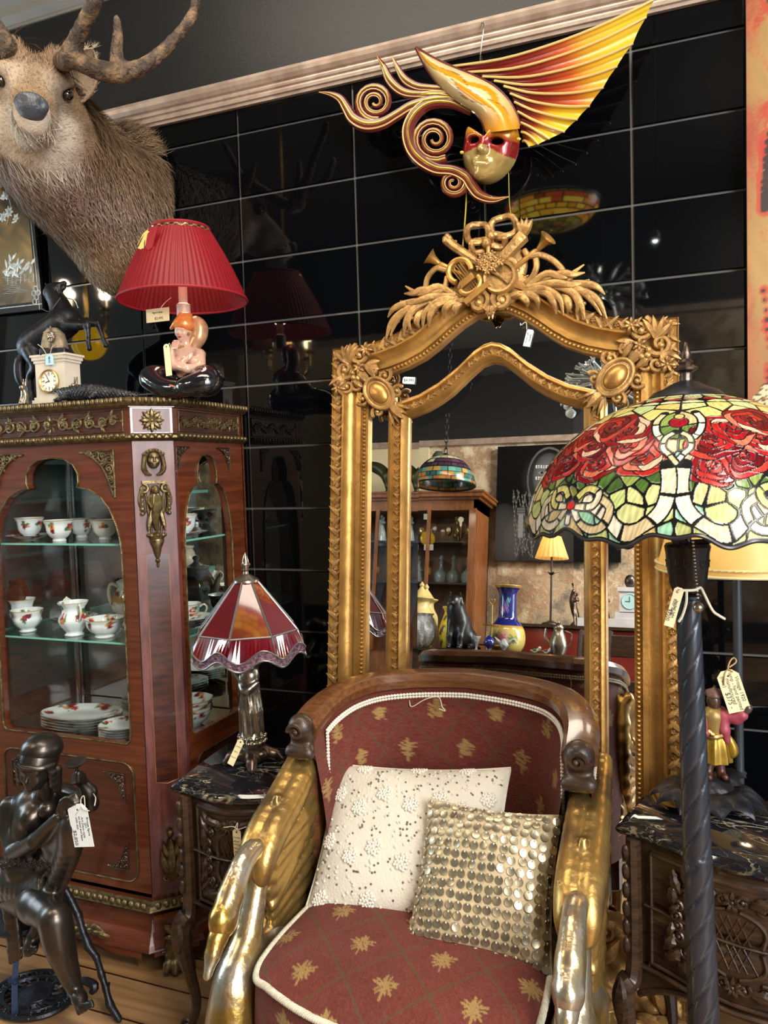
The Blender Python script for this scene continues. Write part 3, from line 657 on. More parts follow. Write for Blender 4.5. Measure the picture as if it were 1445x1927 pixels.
# carved apron below the panes
rs = np.random.default_rng(11); b = MB()
U = np.linspace(-.47, .47, 150); Vv = np.linspace(0, 1, 40); X = np.zeros((150, 40, 3))
for i, u in enumerate(U):
    top = .255+.022*abs(math.sin(u*17))+.02*math.cos(u*6.6)
    v = top*Vv; w = .03+.012*np.sin(38*u+20*v)*np.cos(44*v-15*u)+.006*np.sin(90*u)*np.sin(80*v)-.03*(Vv > .97)
    X[i] = MF.arr(np.stack([np.full(40, u), v, w], 1))
b.grid(X.transpose(1, 0, 2)[::-1])
for k in range(46):
    b.leaf(MF.sub(rs.uniform(-.45, .45), rs.uniform(.03, .19), .04, rs.uniform(-1.8, 1.8)), rs.uniform(.06, .1), .034, .012, curl=.014, bend=rs.uniform(-.03, .03))
for u in np.arange(-.42, .43, .12): b.scroll(MF.sub(u, .235, .04), .03, 1.3*(1 if u > 0 else -1), .007, a0=PI/2)
b.tube([MF.P(-.47, .035, .05), MF.P(.47, .035, .05)], .009, 8); b.tube([MF.P(-.47, .012, .05), MF.P(.47, .012, .05)], .012, 8)
b.build('carved_apron', M['gold_dark'], mir)
# ---------------------------------------------------------------- display cabinet with bronze mounts
def veneer(name, c1, c2, ang, sc=55., coat=.5, rough=.24):       # straight-grained veneer laid at an angle
    m = bpy.data.materials.new(name); m.use_nodes = True; nt = m.node_tree; N = nt.nodes; L = nt.links; b = N['Principled BSDF']
    tc = N.new('ShaderNodeTexCoord'); mp = N.new('ShaderNodeMapping'); mp.inputs['Rotation'].default_value = ang; mp.inputs['Scale'].default_value = (2.2, 2.2, sc)
    L.new(tc.outputs['Object'], mp.inputs[0]); no = N.new('ShaderNodeTexNoise'); no.inputs['Scale'].default_value = 2.; no.inputs['Detail'].default_value = 4; L.new(mp.outputs[0], no.inputs[0])
    rp = N.new('ShaderNodeValToRGB'); rp.color_ramp.elements[0].position = .36; rp.color_ramp.elements[1].position = .66; rp.color_ramp.elements[0].color = (*c2, 1); rp.color_ramp.elements[1].color = (*c1, 1)
    L.new(no.outputs['Fac'], rp.inputs[0]); L.new(rp.outputs[0], b.inputs['Base Color']); b.inputs['Roughness'].default_value = rough; b.inputs['Coat Weight'].default_value = coat; b.inputs['Coat Roughness'].default_value = .06
    return m
M['ven_front'] = veneer('mahogany_veneer_front', srgb('64331e'), srgb('4e2416'), (0, .72, 0), 40.)
M['ven_side'] = veneer('mahogany_veneer_side', srgb('6e361b'), srgb('4e2210'), (.6, 0, 0), 30.)
M['ven_low'] = veneer('mahogany_veneer_lower', srgb('4c2418'), srgb('3a1a11'), (0, -.5, 0), 30.)
XC = -1.695
cab = thing('display_cabinet', 'tall mahogany display cabinet with bronze mounts and glass doors full of rose china', 'cabinet', (XC, -.24, 0))
hx = .365; half = [(hx, -.015), (hx, -.38), (hx-.08, -.46)]
outline = [(XC+x, y) for x, y in half]+[(XC-x, y) for x, y in reversed(half)]
HF = lambda z: Fr((0, 0, z), (1, 0, 0), (0, 1, 0), (0, 0, 1))
def off(path, d):
    q = MB(); q.sweep(path, HF(0), [(d, 0)]); return q.V[0][:, :2]
def slab(mb, z0, z1, d0=0., d1=None):
    a = off(outline, d0); b2 = off(outline, d0 if d1 is None else d1); n = len(a)
    V = [(x, y, z0) for x, y in a]+[(x, y, z1) for x, y in b2]; F = [(i, i+1, n+i+1, n+i) for i in range(n-1)]+[(n-1, 0, n, 2*n-1), tuple(range(n)), tuple(range(2*n-1, n-1, -1))]
    mb.add(V, [f[::-1] for f in F])
b = MB(); slab(b, 1.505, 1.578); slab(b, 1.578, 1.594, .012); slab(b, .555, .603, -.004); slab(b, .165, .2, 0)
b.box((XC, -.012, .87), (2*hx, .014, 1.42))
body = b.build('body', M['ven_front'], cab, smooth=False)
def rope(mb, pts, r, closed=False, tw=None):
    P = np.asarray(pts, float); d = np.linalg.norm(np.diff(P, axis=0), axis=1).sum(); P = resample(P, max(6, int(d/(r*.9))))
    mb.tube(P, r, 6, closed=closed, sx=1.25, sy=.7, twist=.55)
def mould_ring(name, z, prof, m, step=.0):
    q = MB(); q.sweep(outline, HF(z), prof); 
    if step:
        for k in range(len(outline)-1):
            a = np.array(outline[k]); c = np.array(outline[k+1]); L_ = np.linalg.norm(c-a); d = (c-a)/L_; nn = np.array([-d[1], d[0]])
            for t in np.arange(step/2, L_, step): p = a+d*t+nn*(prof[len(prof)//2][0]-.001); q.ball((p[0], p[1], z+prof[len(prof)//2][1]), (step*.42, step*.42, abs(prof[-1][1]-prof[0][1])*.33), 8, 5)
    return q.build(name, m, cab)
mould_ring('top_moulding', 1.578, [(.0, 0), (.016, .002), (.024, .01), (.026, .017), (.02, .024), (.01, .027)], M['bronze_mount'], .016)
mould_ring('frieze_moulding', 1.484, [(.0, 0), (.012, .002), (.02, .009), (.019, .015), (.008, .021), (0, .022)], M['bronze_mount'], .02)
mould_ring('skirt_moulding', .148, [(.0, 0), (.02, .004), (.028, .014), (.022, .026), (.006, .03), (0, .031)], M['gold_pale'] if False else M['bronze_mount'], .022)
# canted corner posts
for sg in (1, -1):
    P = [(hx, -.3645), (hx, -.38), (hx-.079, -.459), (hx-.079, -.44), (hx-.03, -.3645)]
    P = [(XC+sg*x, y) for x, y in P]
    if sg < 0: P = P[::-1]
    b = MB(); b.prism(P[::-1], HF(0), .2, 1.487); p = b.build('corner_post', M['purple_veneer'], cab, smooth=False)
    c0 = np.array([XC+sg*(hx-.04), -.42]); cf = Fr((c0[0], c0[1], 0), nrm((sg*1, 1, 0))*1, (0, 0, 1), nrm((sg*1, -1, 0)))
    if sg < 0: cf = Fr(cf.o, nrm((1, -1, 0)), (0, 0, 1), nrm((-1, -1, 0)))
    if sg > 0: CF_R = cf
    b = MB(); b.prism([(-.03, .52), (.03, .52), (.03, 1.165), (.015, 1.17), (0, 1.166), (-.015, 1.17), (-.03, 1.165)], cf, .0, .0016); q = b.build('inlaid_panel', M['dark_veneer'], p, smooth=False)
    b = MB(); 
    for x in (-.031, .031): b.tube([cf.P(x, .52, .001), cf.P(x, 1.165, .001)], .0011, 4)
    b.tube([cf.P(-.031, .52, .001), cf.P(0, .512, .001), cf.P(.031, .52, .001)], .0011, 4); b.build('string_inlay', M['pine'], p)
# mounts on the near canted corner
cf = CF_R
def face_sdf(S, fr, s):              # a small mask in relief, s = half height
    P = lambda a, b_, c: fr.P(a*s, b_*s, c*s)
    R = np.stack([fr.u, fr.v, fr.w], 1)
    S.ell(P(0, 0, .25), (s*.68, s*.92, s*.6), R, k=s*.1); S.ell(P(0, -.55, .4), (s*.36, s*.34, s*.4), R, k=s*.2)
    S.ell(P(0, .38, .55), (s*.56, s*.4, s*.35), R, k=s*.15)
    for q in (-1, 1):
        S.ell(P(q*.27, .14, .84), (s*.17, s*.1, s*.14), R, k=s*.08, neg=True); S.ell(P(q*.27, .12, .74), (s*.13, s*.075, s*.1), R, k=s*.03); S.ell(P(q*.36, -.18, .6), (s*.24, s*.24, s*.2), R, k=s*.15)
        S.cap(P(q*.1, .3, .87), P(q*.42, .3, .76), s*.055, s*.04, k=s*.08)
    S.cap(P(0, .24, .84), P(0, -.14, 1.0), s*.07, s*.11, k=s*.08); S.ell(P(-.09, -.17, .93), s*.07, k=s*.05); S.ell(P(.09, -.17, .93), s*.07, k=s*.05)
    S.cap(P(-.16, -.4, .8), P(.16, -.4, .8), s*.06, k=s*.05); S.cap(P(-.11, -.49, .79), P(.11, -.49, .79), s*.07, k=s*.05); S.cap(P(-.16, -.445, .86), P(.16, -.445, .86), s*.018, k=s*.02, neg=True)
    S.ell(P(0, -.7, .68), s*.15, k=s*.12)
def face(mb, fr, s):
    S = SDF(s*.05); face_sdf(S, fr, s); S.mesh(mb)
b = MB(); b.prism([(-.05, 1.509), (.05, 1.509), (.05, 1.574), (-.05, 1.574)], cf, 0, .003); b.build('frieze_block', M['purple_veneer'], cab, smooth=False)
b = MB(); f = cf.sub(0, 1.541, .004); b.rosette(f, .034, 8, .012, c=.22)
for k in range(8): b.leaf(f.sub(0, 0, -.001, PI/8+k*PI/4), .03, .014, .006, curl=.004, n=6)
b.build('rosette_mount', M['bronze_mount'], cab)
b = MB(); face(b, cf.sub(0, 1.432, .004), .026)
for sg in (-1, 1):
    for k in range(5): b.tube([cf.P(sg*(.012+.003*k), 1.456-.004*k, .018), cf.P(sg*(.024+.001*k), 1.44-.008*k, .014), cf.P(sg*(.026-.002*k), 1.41-.004*k, .01), cf.P(sg*(.02-.003*k), 1.39, .008)], [.004, .005, .005, .003], 6, spline=3)
    b.scroll(cf.sub(sg*.03, 1.352, .004), .014, 1.2*sg, .005, a0=PI/2, n=14)
    b.tube([cf.P(sg*.032, 1.36, .006), cf.P(sg*.038, 1.32, .01), cf.P(sg*.03, 1.285, .008)], [.004, .008, .005], 8, spline=4); 
    for k in range(5): b.ball(cf.P(sg*.036, 1.335-.013*k, .012), .006, 8, 5)
    b.tube([cf.P(sg*.028, 1.365, .004), cf.P(sg*.02, 1.29, .008), cf.P(sg*.012, 1.225, .006)], .0035, 6)
for k in range(7): b.ball(cf.P(-.024+.008*k, 1.458-.0012*(k-3)**2, .018), .0055, 8, 6)
b.fbox(cf, -.034, .034, 1.366, 1.374, .002, .016); b.leaf(cf.sub(0, 1.36, .01, PI), .1, .03, .012, curl=.01)
b.ball(cf.P(0, 1.348, .018), (.012, .012, .014), 10, 8); b.tube([cf.P(0, 1.34, .014), cf.P(.004, 1.31, .02), cf.P(-.004, 1.27, .018), cf.P(.002, 1.235, .012)], [.009, .014, .011, .006], 8, spline=4)
for sg in (-1, 1): b.tube([cf.P(sg*.008, 1.335, .016), cf.P(sg*.02, 1.32, .016), cf.P(sg*.012, 1.3, .022)], .004, 6, spline=3); b.leaf(cf.sub(sg*.01, 1.3, .01, PI+.2*sg), .07, .014, .008, curl=.006)
b.lathe([(.004, -.012), (.02, -.004), (.024, .006), (.012, .012), (.006, .014)], fr=Fr(cf.P(0, 1.216, .006), cf.u, cf.w, cf.v), n=14)
for k in range(5): a = PI*k/4; b.ball(cf.P(.022*math.cos(a), 1.222, .006+.02*math.sin(a)), .006, 8, 5)
b.lathe([(.003, 0), (.007, .008), (.012, .03), (.02, .05), (.018, .058)], fr=Fr(cf.P(0, 1.155, .006), cf.u, cf.w, cf.v), n=14); b.ball(cf.P(0, 1.15, .006), .0065, 8, 6); b.ball(cf.P(0, 1.138, .006), (.004, .004, .008), 8, 6)
b.build('figure_mount', M['bronze_mount'], cab)
b = MB(); f = cf.sub(.0, .23, .004)
b.leaf(f, .13, .035, .012, curl=.012); 
for sg in (-1, 1): b.leaf(f.sub(sg*.006, 0, 0, -.22*sg), .1, .025, .01, curl=.01); b.scroll(f.sub(sg*.016, .015, 0), .014, 1.2*sg, .005, a0=PI/2, n=14); b.leaf(f.sub(sg*.004, .06, .004, -.3*sg), .06, .018, .01, curl=.01)
b.ball(f.P(0, .14, .008), .01, 8, 6); b.rosette(f.sub(0, .09, .01), .013, 5, .008); b.build('leaf_mount', M['bronze_mount'], cab)
# frieze scrolls on the front and on the right side
FF = Fr((XC, -.46, 0), (1, 0, 0), (0, 0, 1), (0, -1, 0)); SF = Fr((XC+hx, -.2, 0), (0, 1, 0), (0, 0, 1), (1, 0, 0))
def loop_rect(fr, a0, a1, b0, b1, r=0., n=5):
    if r <= 0: return [fr.P(a0, b0, 0), fr.P(a1, b0, 0), fr.P(a1, b1, 0), fr.P(a0, b1, 0), fr.P(a0, b0, 0)]
    out = []
    for cx, cy, s in ((a1-r, b1-r, 0), (a0+r, b1-r, 1), (a0+r, b0+r, 2), (a1-r, b0+r, 3)):
        for k in range(n+1): t = (s+k/n)*PI/2; out.append(fr.P(cx+r*math.cos(t), cy+r*math.sin(t), 0))
    out.append(out[0]); return out
for fr, a0, a1, nm in ((FF, -.262, .262, 'front'), (SF, -.155, .16, 'side')):
    b = MB(); b.fbox(fr, a0, a1, 1.513, 1.57, 0, .0015); p = b.build('frieze_panel', M['dark_veneer'], cab, smooth=False)
    b = MB(); rope(b, loop_rect(fr.sub(0, 0, .002), a0, a1, 1.512, 1.571), .0022); b.build('rope_border', M['bronze_mount'], p)
    b = MB()
    if nm == 'front':
        face(b, fr.sub(0, 1.541, .002), .016); 
        for k in range(8): b.leaf(fr.sub(0, 1.541, 0, k*PI/4), .03, .013, .005, n=5)
        for sg in (-1, 1):
            for (x, r, tn) in ((.055, .021, 1.5), (.105, .02, -1.5), (.15, .02, 1.4), (.195, .016, -1.4), (.23, .012, 1.3)):
                b.scroll(fr.sub(sg*x, 1.541, .001), r, tn*sg, .0042, a0=PI/2 if tn > 0 else -PI/2, n=20); b.rosette(fr.sub(sg*x, 1.541, .002), r*.5, 5, .006)
                for q in (.5, 1.4, 2.4): b.leaf(fr.sub(sg*(x-.01), 1.541+(.012 if tn > 0 else -.012), 0, -sg*q), .024, .01, .005, curl=.004, n=5)
            b.tube([fr.P(sg*x, 1.541+.014*math.sin(x*62), .004) for x in np.linspace(.02, .245, 40)], .0034, 6)
            for x in (.215, .232, .248): b.leaf(fr.sub(sg*x, 1.541, 0, -sg*PI/2), .02, .012, .005, n=5)
    else:
        for x in np.linspace(-.14, .145, 22):
            b.rosette(fr.sub(x, 1.541+.008*math.sin(x*70), .001), .012, 5, .007); b.leaf(fr.sub(x, 1.541, 0, x*50), .022, .01, .005, n=5); b.leaf(fr.sub(x, 1.541, 0, x*50+PI), .022, .01, .005, n=5)
    b.build('scroll_mount', M['bronze_mount'], p)
# glazed front with a trefoil-headed opening
HOLE = [(0, .63), (.12, .63), (.225, .63), (.236, .64), (.238, .66), (.238, .9), (.238, 1.17), (.234, 1.21), (.222, 1.255), (.2, 1.3), (.17, 1.335), (.13, 1.355), (.09, 1.361), (.096, 1.375), (.095, 1.4), (.08, 1.425), (.05, 1.442), (0, 1.448)]
RECT = [(0, .60), (.12, .60), (.26, .60), (.285, .60), (.285, .64), (.285, .9), (.285, 1.17), (.285, 1.23), (.285, 1.29), (.285, 1.35), (.285, 1.42), (.285, 1.485), (.2, 1.485), (.16, 1.485), (.13, 1.485), (.1, 1.485), (.05, 1.485), (0, 1.485)]
def holed(mb, fr, hole, rect, d0, d1, both=True):
    h = np.array(hole+[(-x, y) for x, y in hole[-2:0:-1]]); r = np.array(rect+[(-x, y) for x, y in rect[-2:0:-1]]); n = len(h)
    V = [fr.P(x, y, d) for d in (d1, d0) for q in (h, r) for x, y in q]; F = []
    for i in range(n):
        j = (i+1) % n; F += [(i, n+i, n+j, j), (2*n+i, 2*n+j, 3*n+j, 3*n+i), (i, j, 2*n+j, 2*n+i), (n+i, 3*n+i, 3*n+j, n+j)]
    mb.add(V, F); return h
b = MB(); h = holed(b, FF, HOLE, RECT, -.022, .0); dr = b.build('glazed_door', M['ven_front'], cab, smooth=False)
b = MB(); rope(b, [FF.P(x, y, .001) for x, y in np.vstack([h, h[:1]])], .0035); b.build('rope_trim', M['bronze_mount'], dr)
b = MB(); b.fbox(FF, -.26, .26, .61, 1.47, -.016, -.0145); b.build('door_pane', M['glass'], dr, smooth=False)
b = MB(); b.fbox(FF, -.2862, -.2848, .2, 1.485, -.01, .0006); b.fbox(FF, .2848, .2862, .2, 1.485, -.01, .0006); b.build('door_gap', M['black_satin'], cab, smooth=False)
def spandrel(mb, f, s, big=True):            # lacy triangular mount, corner at the top right of the frame
    mb.tube([f.P(-s, 0, .002), f.P(0, 0, .002), f.P(0, -s*1.25, .002)], s*.03, 6)
    for (x, y, r, t) in ((-.82, -.06, .09, 1), (-.6, -.12, .13, -1), (-.35, -.16, .16, 1), (-.13, -.2, .14, -1), (-.16, -.48, .15, 1), (-.12, -.76, .11, -1), (-.06, -.98, .07, 1), (-.38, -.36, .11, -1)):
        mb.scroll(f.sub(x*s, y*s, .001), r*s, 1.4*t, s*.03, a0=x*9, n=16)
        for a in (0, 2.1, 4.2): mb.leaf(f.sub(x*s, y*s, 0, a+x*4), r*s*1.2, r*s*.6, s*.04, n=5)
    mb.rosette(f.sub(-.25*s, -.3*s, .002), .1*s, 6, .05*s)
    for t in (0, 1.): mb.leaf(f.sub(-s*(.95 if t else .03), -s*(.03 if t else 1.05), 0, PI/2 if t else PI), .22*s, .1*s, .04*s)
    mb.tube([f.P(-s*.95, -.04*s, .002), f.P(-.55*s, -.28*s, .003), f.P(-.28*s, -.6*s, .003), f.P(-.05*s, -1.2*s, .002)], s*.025, 6, spline=4)
for sg in (-1, 1):
    f0 = FF if sg > 0 else FF.flip()
    b = MB(); spandrel(b, f0.sub(.225, 1.462, .001), .105); b.build('spandrel_mount', M['bronze_mount'], dr)
    f0 = SF.sub(-.035, 0, 0) if sg > 0 else SF.sub(-.035, 0, 0).flip()
    b = MB(); spandrel(b, f0.sub(.138, 1.468, .001), .06); b.build('spandrel_mount', M['pewter_dark'], cab)
# right side frame, same head but narrower
HS = [(x*.54, y) for x, y in HOLE]; RS = [(min(.175, x*.62), y) for x, y in RECT]; RS = [(.165 if x > .16 else x, y) for x, y in RS]
SG = SF.sub(-.0, 0, 0); SFc = SF.sub(-.012, 0, 0)
RS = [(.14 if x > .13 else x, y) for x, y in RS]; b = MB(); hs_ = [(x*.97, y) for x, y in HS]; holed(b, SFc.sub(-.012, 0, 0), hs_, RS, -.02, .0); sd = b.build('glazed_side', M['ven_side'], cab, smooth=False)
b = MB(); f = SFc.sub(-.012, 0, 0); hh = np.array(hs_+[(-x, y) for x, y in hs_[-2:0:-1]]); rope(b, [f.P(x, y, .001) for x, y in np.vstack([hh, hh[:1]])], .003); b.build('rope_trim', M['bronze_mount'], sd)
b = MB(); b.fbox(f, -.15, .15, .61, 1.47, -.014, -.0125); b.build('side_pane', M['glass'], sd, smooth=False)
b = MB(); b.fbox(SF, .116, .185, .2, 1.487, -.02, .0); b.fbox(SF, -.166, .116, .2, .6, -.02, .0); b.build('side_rail', M['ven_side'], cab, smooth=False)
b = MB(); b.fbox(SF, -.125, .13, .25, .56, 0, .001); q = b.build('lower_side_panel', M['dark_veneer'], cab, smooth=False)
b = MB(); rope(b, loop_rect(SF.sub(0, 0, .002), -.13, .135, .245, .565, .03), .0028); b.build('rope_border', M['bronze_mount'], q)
b = MB(); b.box((XC-hx+.01, -.2, .86), (.02, .33, 1.3)); b.build('closed_side', M['ven_side'], cab, smooth=False)
# lower front
b = MB(); b.fbox(FF, -.285, .285, .19, .6, -.02, .0); b.build('lower_front', M['ven_front'], cab, smooth=False)
b = MB(); b.prism([tuple(p) for p in np.array([(q-FF.o)@np.stack([FF.u, FF.v], 1) for q in loop_rect(FF, -.238, .238, .232, .57, .035)])[:-1]], FF, -.001, .0012); lp = b.build('lower_panel', M['ven_low'], cab, smooth=False)
b = MB(); rope(b, loop_rect(FF.sub(0, 0, .002), -.243, .243, .227, .575, .038), .0034); b.build('rope_border', M['bronze_mount'], lp)
for sx in (-1, 1):
    for sz in (-1, 1):
        f = Fr(FF.P(sx*.208, .4+sz*.14, .0015), FF.u*sx, FF.v*sz, FF.w); b = MB(); spandrel(b, f, .065); b.build('spandrel_mount', M['pewter_dark'], lp)
# interior
b = MB(); b.box((XC, -.024, 1.04), (2*hx-.05, .004, .87)); b.build('mirror_back', M['mirror'], cab, smooth=False)
b = MB(); b.prism([(XC+x, y) for x, y in ((-hx+.03, -.035), (-hx+.03, -.345), (-hx+.1, -.43), (hx-.1, -.43), (hx-.03, -.345), (hx-.03, -.035))], HF(.603), 0, .003); b.build('mirror_floor', mat('polished_cabinet_floor', srgb('3f332b'), .04, .0, coat=1., spec=.9), cab, smooth=False)
b = MB(); b.box((XC-hx+.024, -.2, 1.04), (.004, .3, .86)); b.build('side_lining', M['dark_veneer'], cab, smooth=False)
SH1, SH2, SH0 = 1.197, .912, .6062
sp = [(XC+x, y) for x, y in ((hx-.03, -.035), (hx-.03, -.345), (hx-.1, -.43), (-hx+.1, -.43), (-hx+.03, -.345), (-hx+.03, -.035))]
for z in (SH1, SH2):
    b = MB(); b.prism([p for p in sp[::-1]], HF(0), z-.006, z); s_ = b.build('glass_shelf', M['shelf_glass'], cab, smooth=False)
    b = MB(); b.sweep(sp, HF(z-.006), [(.0004, .0), (.0006, .006)]); b.build('green_edge', M['glass_edge'], s_, smooth=False)
for x in (-.3, .3):
    b = MB(); b.box((XC+x, -.028, 1.04), (.022, .012, .86)); b.build('back_post', M['dark_veneer'], cab, smooth=False)
# flared base with apron, corner blocks and paw feet
b = MB(); prof = [(.0, .16), (.006, .13), (.02, .1), (.042, .075), (.05, .06), (.04, .05)]
b.sweep(outline, HF(0), prof)
n = 40; X = np.zeros((n, 2, 3))
for i, x in enumerate(np.linspace(-.28, .28, n)): X[i, 0] = (XC+x, -.508, .062); X[i, 1] = (XC+x, -.51, .062-.034*(abs(x)/.28)**2*(1+.35*math.cos(x*36))-.004)
b.grid(X); b.build('apron', M['ven_front'], cab, smooth=False)
for sg in (1, -1):
    c = Fr((XC+sg*(hx-.03), -.43, 0), nrm((1, sg, 0)), (0, 0, 1), nrm((sg, -1, 0)))
    b = MB(); b.prism([(-.062, .045), (.062, .045), (.058, .15), (-.058, .15)], c, -.05, .034); b.build('corner_block', M['ven_front'], cab, smooth=False)
    b = MB(); f = c.sub(0, .097, .035); b.rosette(f, .036, 8, .012)
    for k in range(4): b.leaf(f.sub(0, 0, 0, PI/4+k*PI/2), .05, .026, .01, curl=.004)
    b.tube([f.P(x, y, .002) for x, y in ((-.042, -.042), (.042, -.042), (.042, .042), (-.042, .042), (-.042, -.042))], .003, 6); b.build('square_mount', M['bronze_mount'], cab)
    fx = c.P(0, 0, .02); S = SDF(.0035)
    S.chain([(fx[0], fx[1], .06), (fx[0]+sg*.004, fx[1]-.004, .035), (fx[0]+sg*.012, fx[1]-.012, .02)], [.036, .03, .032], k=.02)
    for a in (-.75, -.25, .25, .75):
        d = nrm((c.w*math.cos(a)+c.u*math.sin(a))); p0 = fx+d*.026; S.chain([(p0[0], p0[1], .028), (p0[0]+d[0]*.018, p0[1]+d[1]*.018, .024), (p0[0]+d[0]*.028, p0[1]+d[1]*.028, .012)], [.013, .013, .009], k=.006)
    b = MB(); S.mesh(b); b.build('paw_foot', M['bronze_mount'], cab)
b = MB(); f = Fr((XC+.03, -.512, .095), (1, 0, 0), (0, 0, 1), (0, -1, 0))
for sg in (-1, 1):
    b.scroll(f.sub(sg*.03, 0, 0), .03, 1.4*sg, .007, a0=PI/2); b.tube([f.P(sg*.03, -.02, .004), f.P(sg*.07, -.005, .006), f.P(sg*.1, .015, .006), f.P(sg*.13, .0, .004)], [.006, .01, .008, .003], 8, spline=4)
    for k in range(4): b.leaf(f.sub(sg*(.04+.02*k), 0, 0, -sg*(1.2+.15*k)), .05, .018, .01, curl=.01)
b.rosette(f, .025, 7, .014); b.build('shell_mount', M['bronze_mount'], cab)

# ---------------------------------------------------------------- rose china, every piece its own object
WHT = np.array(srgb('e6eaee')); GLT = np.array(srgb('b98f45'))
def paint_roses(V, cen, r, rs):
    C = np.tile(WHT, (len(V), 1))
    for c in cen:
        c = np.asarray(c)
        for (k, col, rr) in ((6, '3f6a35', .5), (3, '6d7f3a', .38), (3, 'd88a4e', .5), (2, '7c1230', .62), (2, 'b3263c', .42), (1, 'e8b07a', .3)):
            for _ in range(k):
                o = rs.normal(0, .62 if k > 3 else .42, 3)*r; d = np.linalg.norm(V-(c+o), axis=1)/(rr*r)
                C[d < 1] = np.array(srgb(col))*(.8+.4*rs.random())
    return C
def china(name, label, prof, x, y, z, group=None, n=48, sq=(1, 1), rz=0., roses=6, rr=.012, rose_at=None, rim_k=None, rib=0., seed=1, parts=()):
    rs = np.random.default_rng(seed); t = thing(name, label, {'plate': 'plate', 'cup': 'cup', 'saucer': 'saucer', 'bowl': 'bowl', 'platter': 'platter'}.get(name.split('_')[-1], name.split('_')[-1]), (x, y, z), rz, group)
    # smoother profile
    P = spl(prof, 4); b = MB(); b.lathe([tuple(p) for p in P], n=n, mod=lambda th, i: 1+rib*np.cos(th*8)*min(1., P[i][0]/prof[0][0]*.4))
    V = b.V[0]; V[:, 0] *= sq[0]; V[:, 1] *= sq[1]
    ra, za = rose_at; cen = [(ra*math.cos(a)*sq[0], ra*math.sin(a)*sq[1], za) for a in np.arange(roses)*2*PI/roses+rs.uniform(0, 1)]
    C = paint_roses(V, cen, rr, rs)
    rad = np.array([p[0] for p in P]); k = int(np.argmax(rad)) if rim_k is None else rim_k
    idx = np.arange(len(V))//n; C[np.abs(idx-k) <= 1] = GLT; b.C = [C]
    b.build('body', M['ceramic'], t, world=False, attr=True, sharp=60)
    return t
CUP = [(.019, 0), (.02, .004), (.018, .008), (.026, .015), (.034, .027), (.0365, .04), (.0385, .052), (.0445, .063), (.0435, .0635), (.037, .053), (.0345, .04), (.03, .024), (.015, .013), (0, .012)]
def handle(t, pts, r=.0032):
    b = MB(); b.tube(pts, r, 8, spline=5); b.build('handle', mat_white, t, world=False)
mat_white = mat('gold_lined_porcelain', srgb('d9d2bd'), .12, coat=.6)
def cup(label, x, y, z, rz, seed, s=1., group=None):
    t = china('teacup', label, [(r*s, h*s) for r, h in CUP], x, y, z, group, rz=rz, roses=4, rr=.013*s, rose_at=(.037*s, .043*s), rib=.03, seed=seed)
    t['category'] = 'cup'; handle(t, [(.037*s, 0, .05*s), (.052*s, 0, .058*s), (.062*s, 0, .047*s), (.056*s, 0, .03*s), (.045*s, 0, .022*s), (.033*s, 0, .02*s)]); return t
SAU = [(.026, 0), (.03, .002), (.045, .007), (.07, .016), (.0705, .0165), (.045, .0095), (.024, .004), (0, .004)]
def saucer(label, x, y, z, seed, group=None, s=1.):
    return china('saucer', label, [(r*s, h*s) for r, h in SAU], x, y, z, group, roses=5, rr=.015*s, rose_at=(.055*s, .012*s), rib=.02, seed=seed)
PLA = [(.045, 0), (.05, .003), (.065, .008), (.082, .013), (.0828, .0137), (.066, .01), (.044, .0048), (0, .0045)]
def plate(label, x, y, z, seed, group, s=1., sq=(1, 1), rz=0., name='plate'):
    return china(name, label, [(r*s, h*s*(.8 if s > 1.3 else 1)) for r, h in PLA], x, y, z, group, sq=sq, rz=rz, roses=6, rr=.015*s, rose_at=(.068*s, .0105*s), rib=.016, seed=seed, n=64)
saucer('white rose saucer under the teacup at the left of the upper glass shelf', -1.925, -.33, SH1, 5)
cup('rose teacup on a saucer at the left of the upper glass shelf', -1.925, -.33, SH1+.006, 2.9, 6)
cup('rose teacup standing at the front of the upper glass shelf', -1.765, -.372, SH1, 2.7, 7, 1.02)
cup('rose teacup behind the front cup on the upper glass shelf', -1.80, -.24, SH1, 2.4, 8, .95)
cup('rose teacup half hidden by the door edge on the upper shelf', -1.655, -.3, SH1, 2.9, 9, .95)
saucer('rose saucer under the teacup seen through the cabinet side window', -1.428, -.215, SH1, 15)
cup('rose teacup on a saucer seen through the cabinet side window', -1.428, -.215, SH1+.006, -1.2, 16)
t = china('sugar_bowl', 'white rose sugar bowl at the left of the middle glass shelf', [(.024, 0), (.026, .004), (.022, .008), (.034, .02), (.043, .036), (.042, .05), (.046, .062), (.048, .068), (.046, .068), (.04, .052), (.04, .036), (.02, .016), (0, .015)], -1.918, -.365, SH2, roses=4, rr=.014, rose_at=(.045, .048), rib=.03, seed=21); t['category'] = 'bowl'
for k in range(3): saucer(['rose saucer at the bottom of the pile on the middle glass shelf', 'rose saucer second in the pile on the middle glass shelf', 'topmost rose saucer of the pile on the middle glass shelf'][k], -1.845, -.245, SH2+.0065*k, 30+k, 'piled saucers on the middle shelf')
t = china('cream_jug', 'tall rose cream jug with curled handle on the middle glass shelf', [(.027, 0), (.029, .004), (.024, .01), (.034, .024), (.044, .042), (.043, .056), (.034, .072), (.034, .084), (.043, .098), (.045, .102), (.042, .101), (.032, .085), (.032, .072), (.04, .05), (.02, .02), (0, .018)], -1.722, -.375, SH2, rz=-.5, roses=4, rr=.019, rose_at=(.04, .06), rib=.05, seed=22); t['category'] = 'jug'
handle(t, [(.034, 0, .086), (.055, 0, .1), (.066, 0, .082), (.056, 0, .06), (.043, 0, .045)], .0034)
b = MB(); b.leaf(Fr((-.038, 0, .09), (0, 1, 0), (-.7, 0, .7)), .03, .03, .004, curl=-.004); b.build('spout', mat_white, t, world=False)
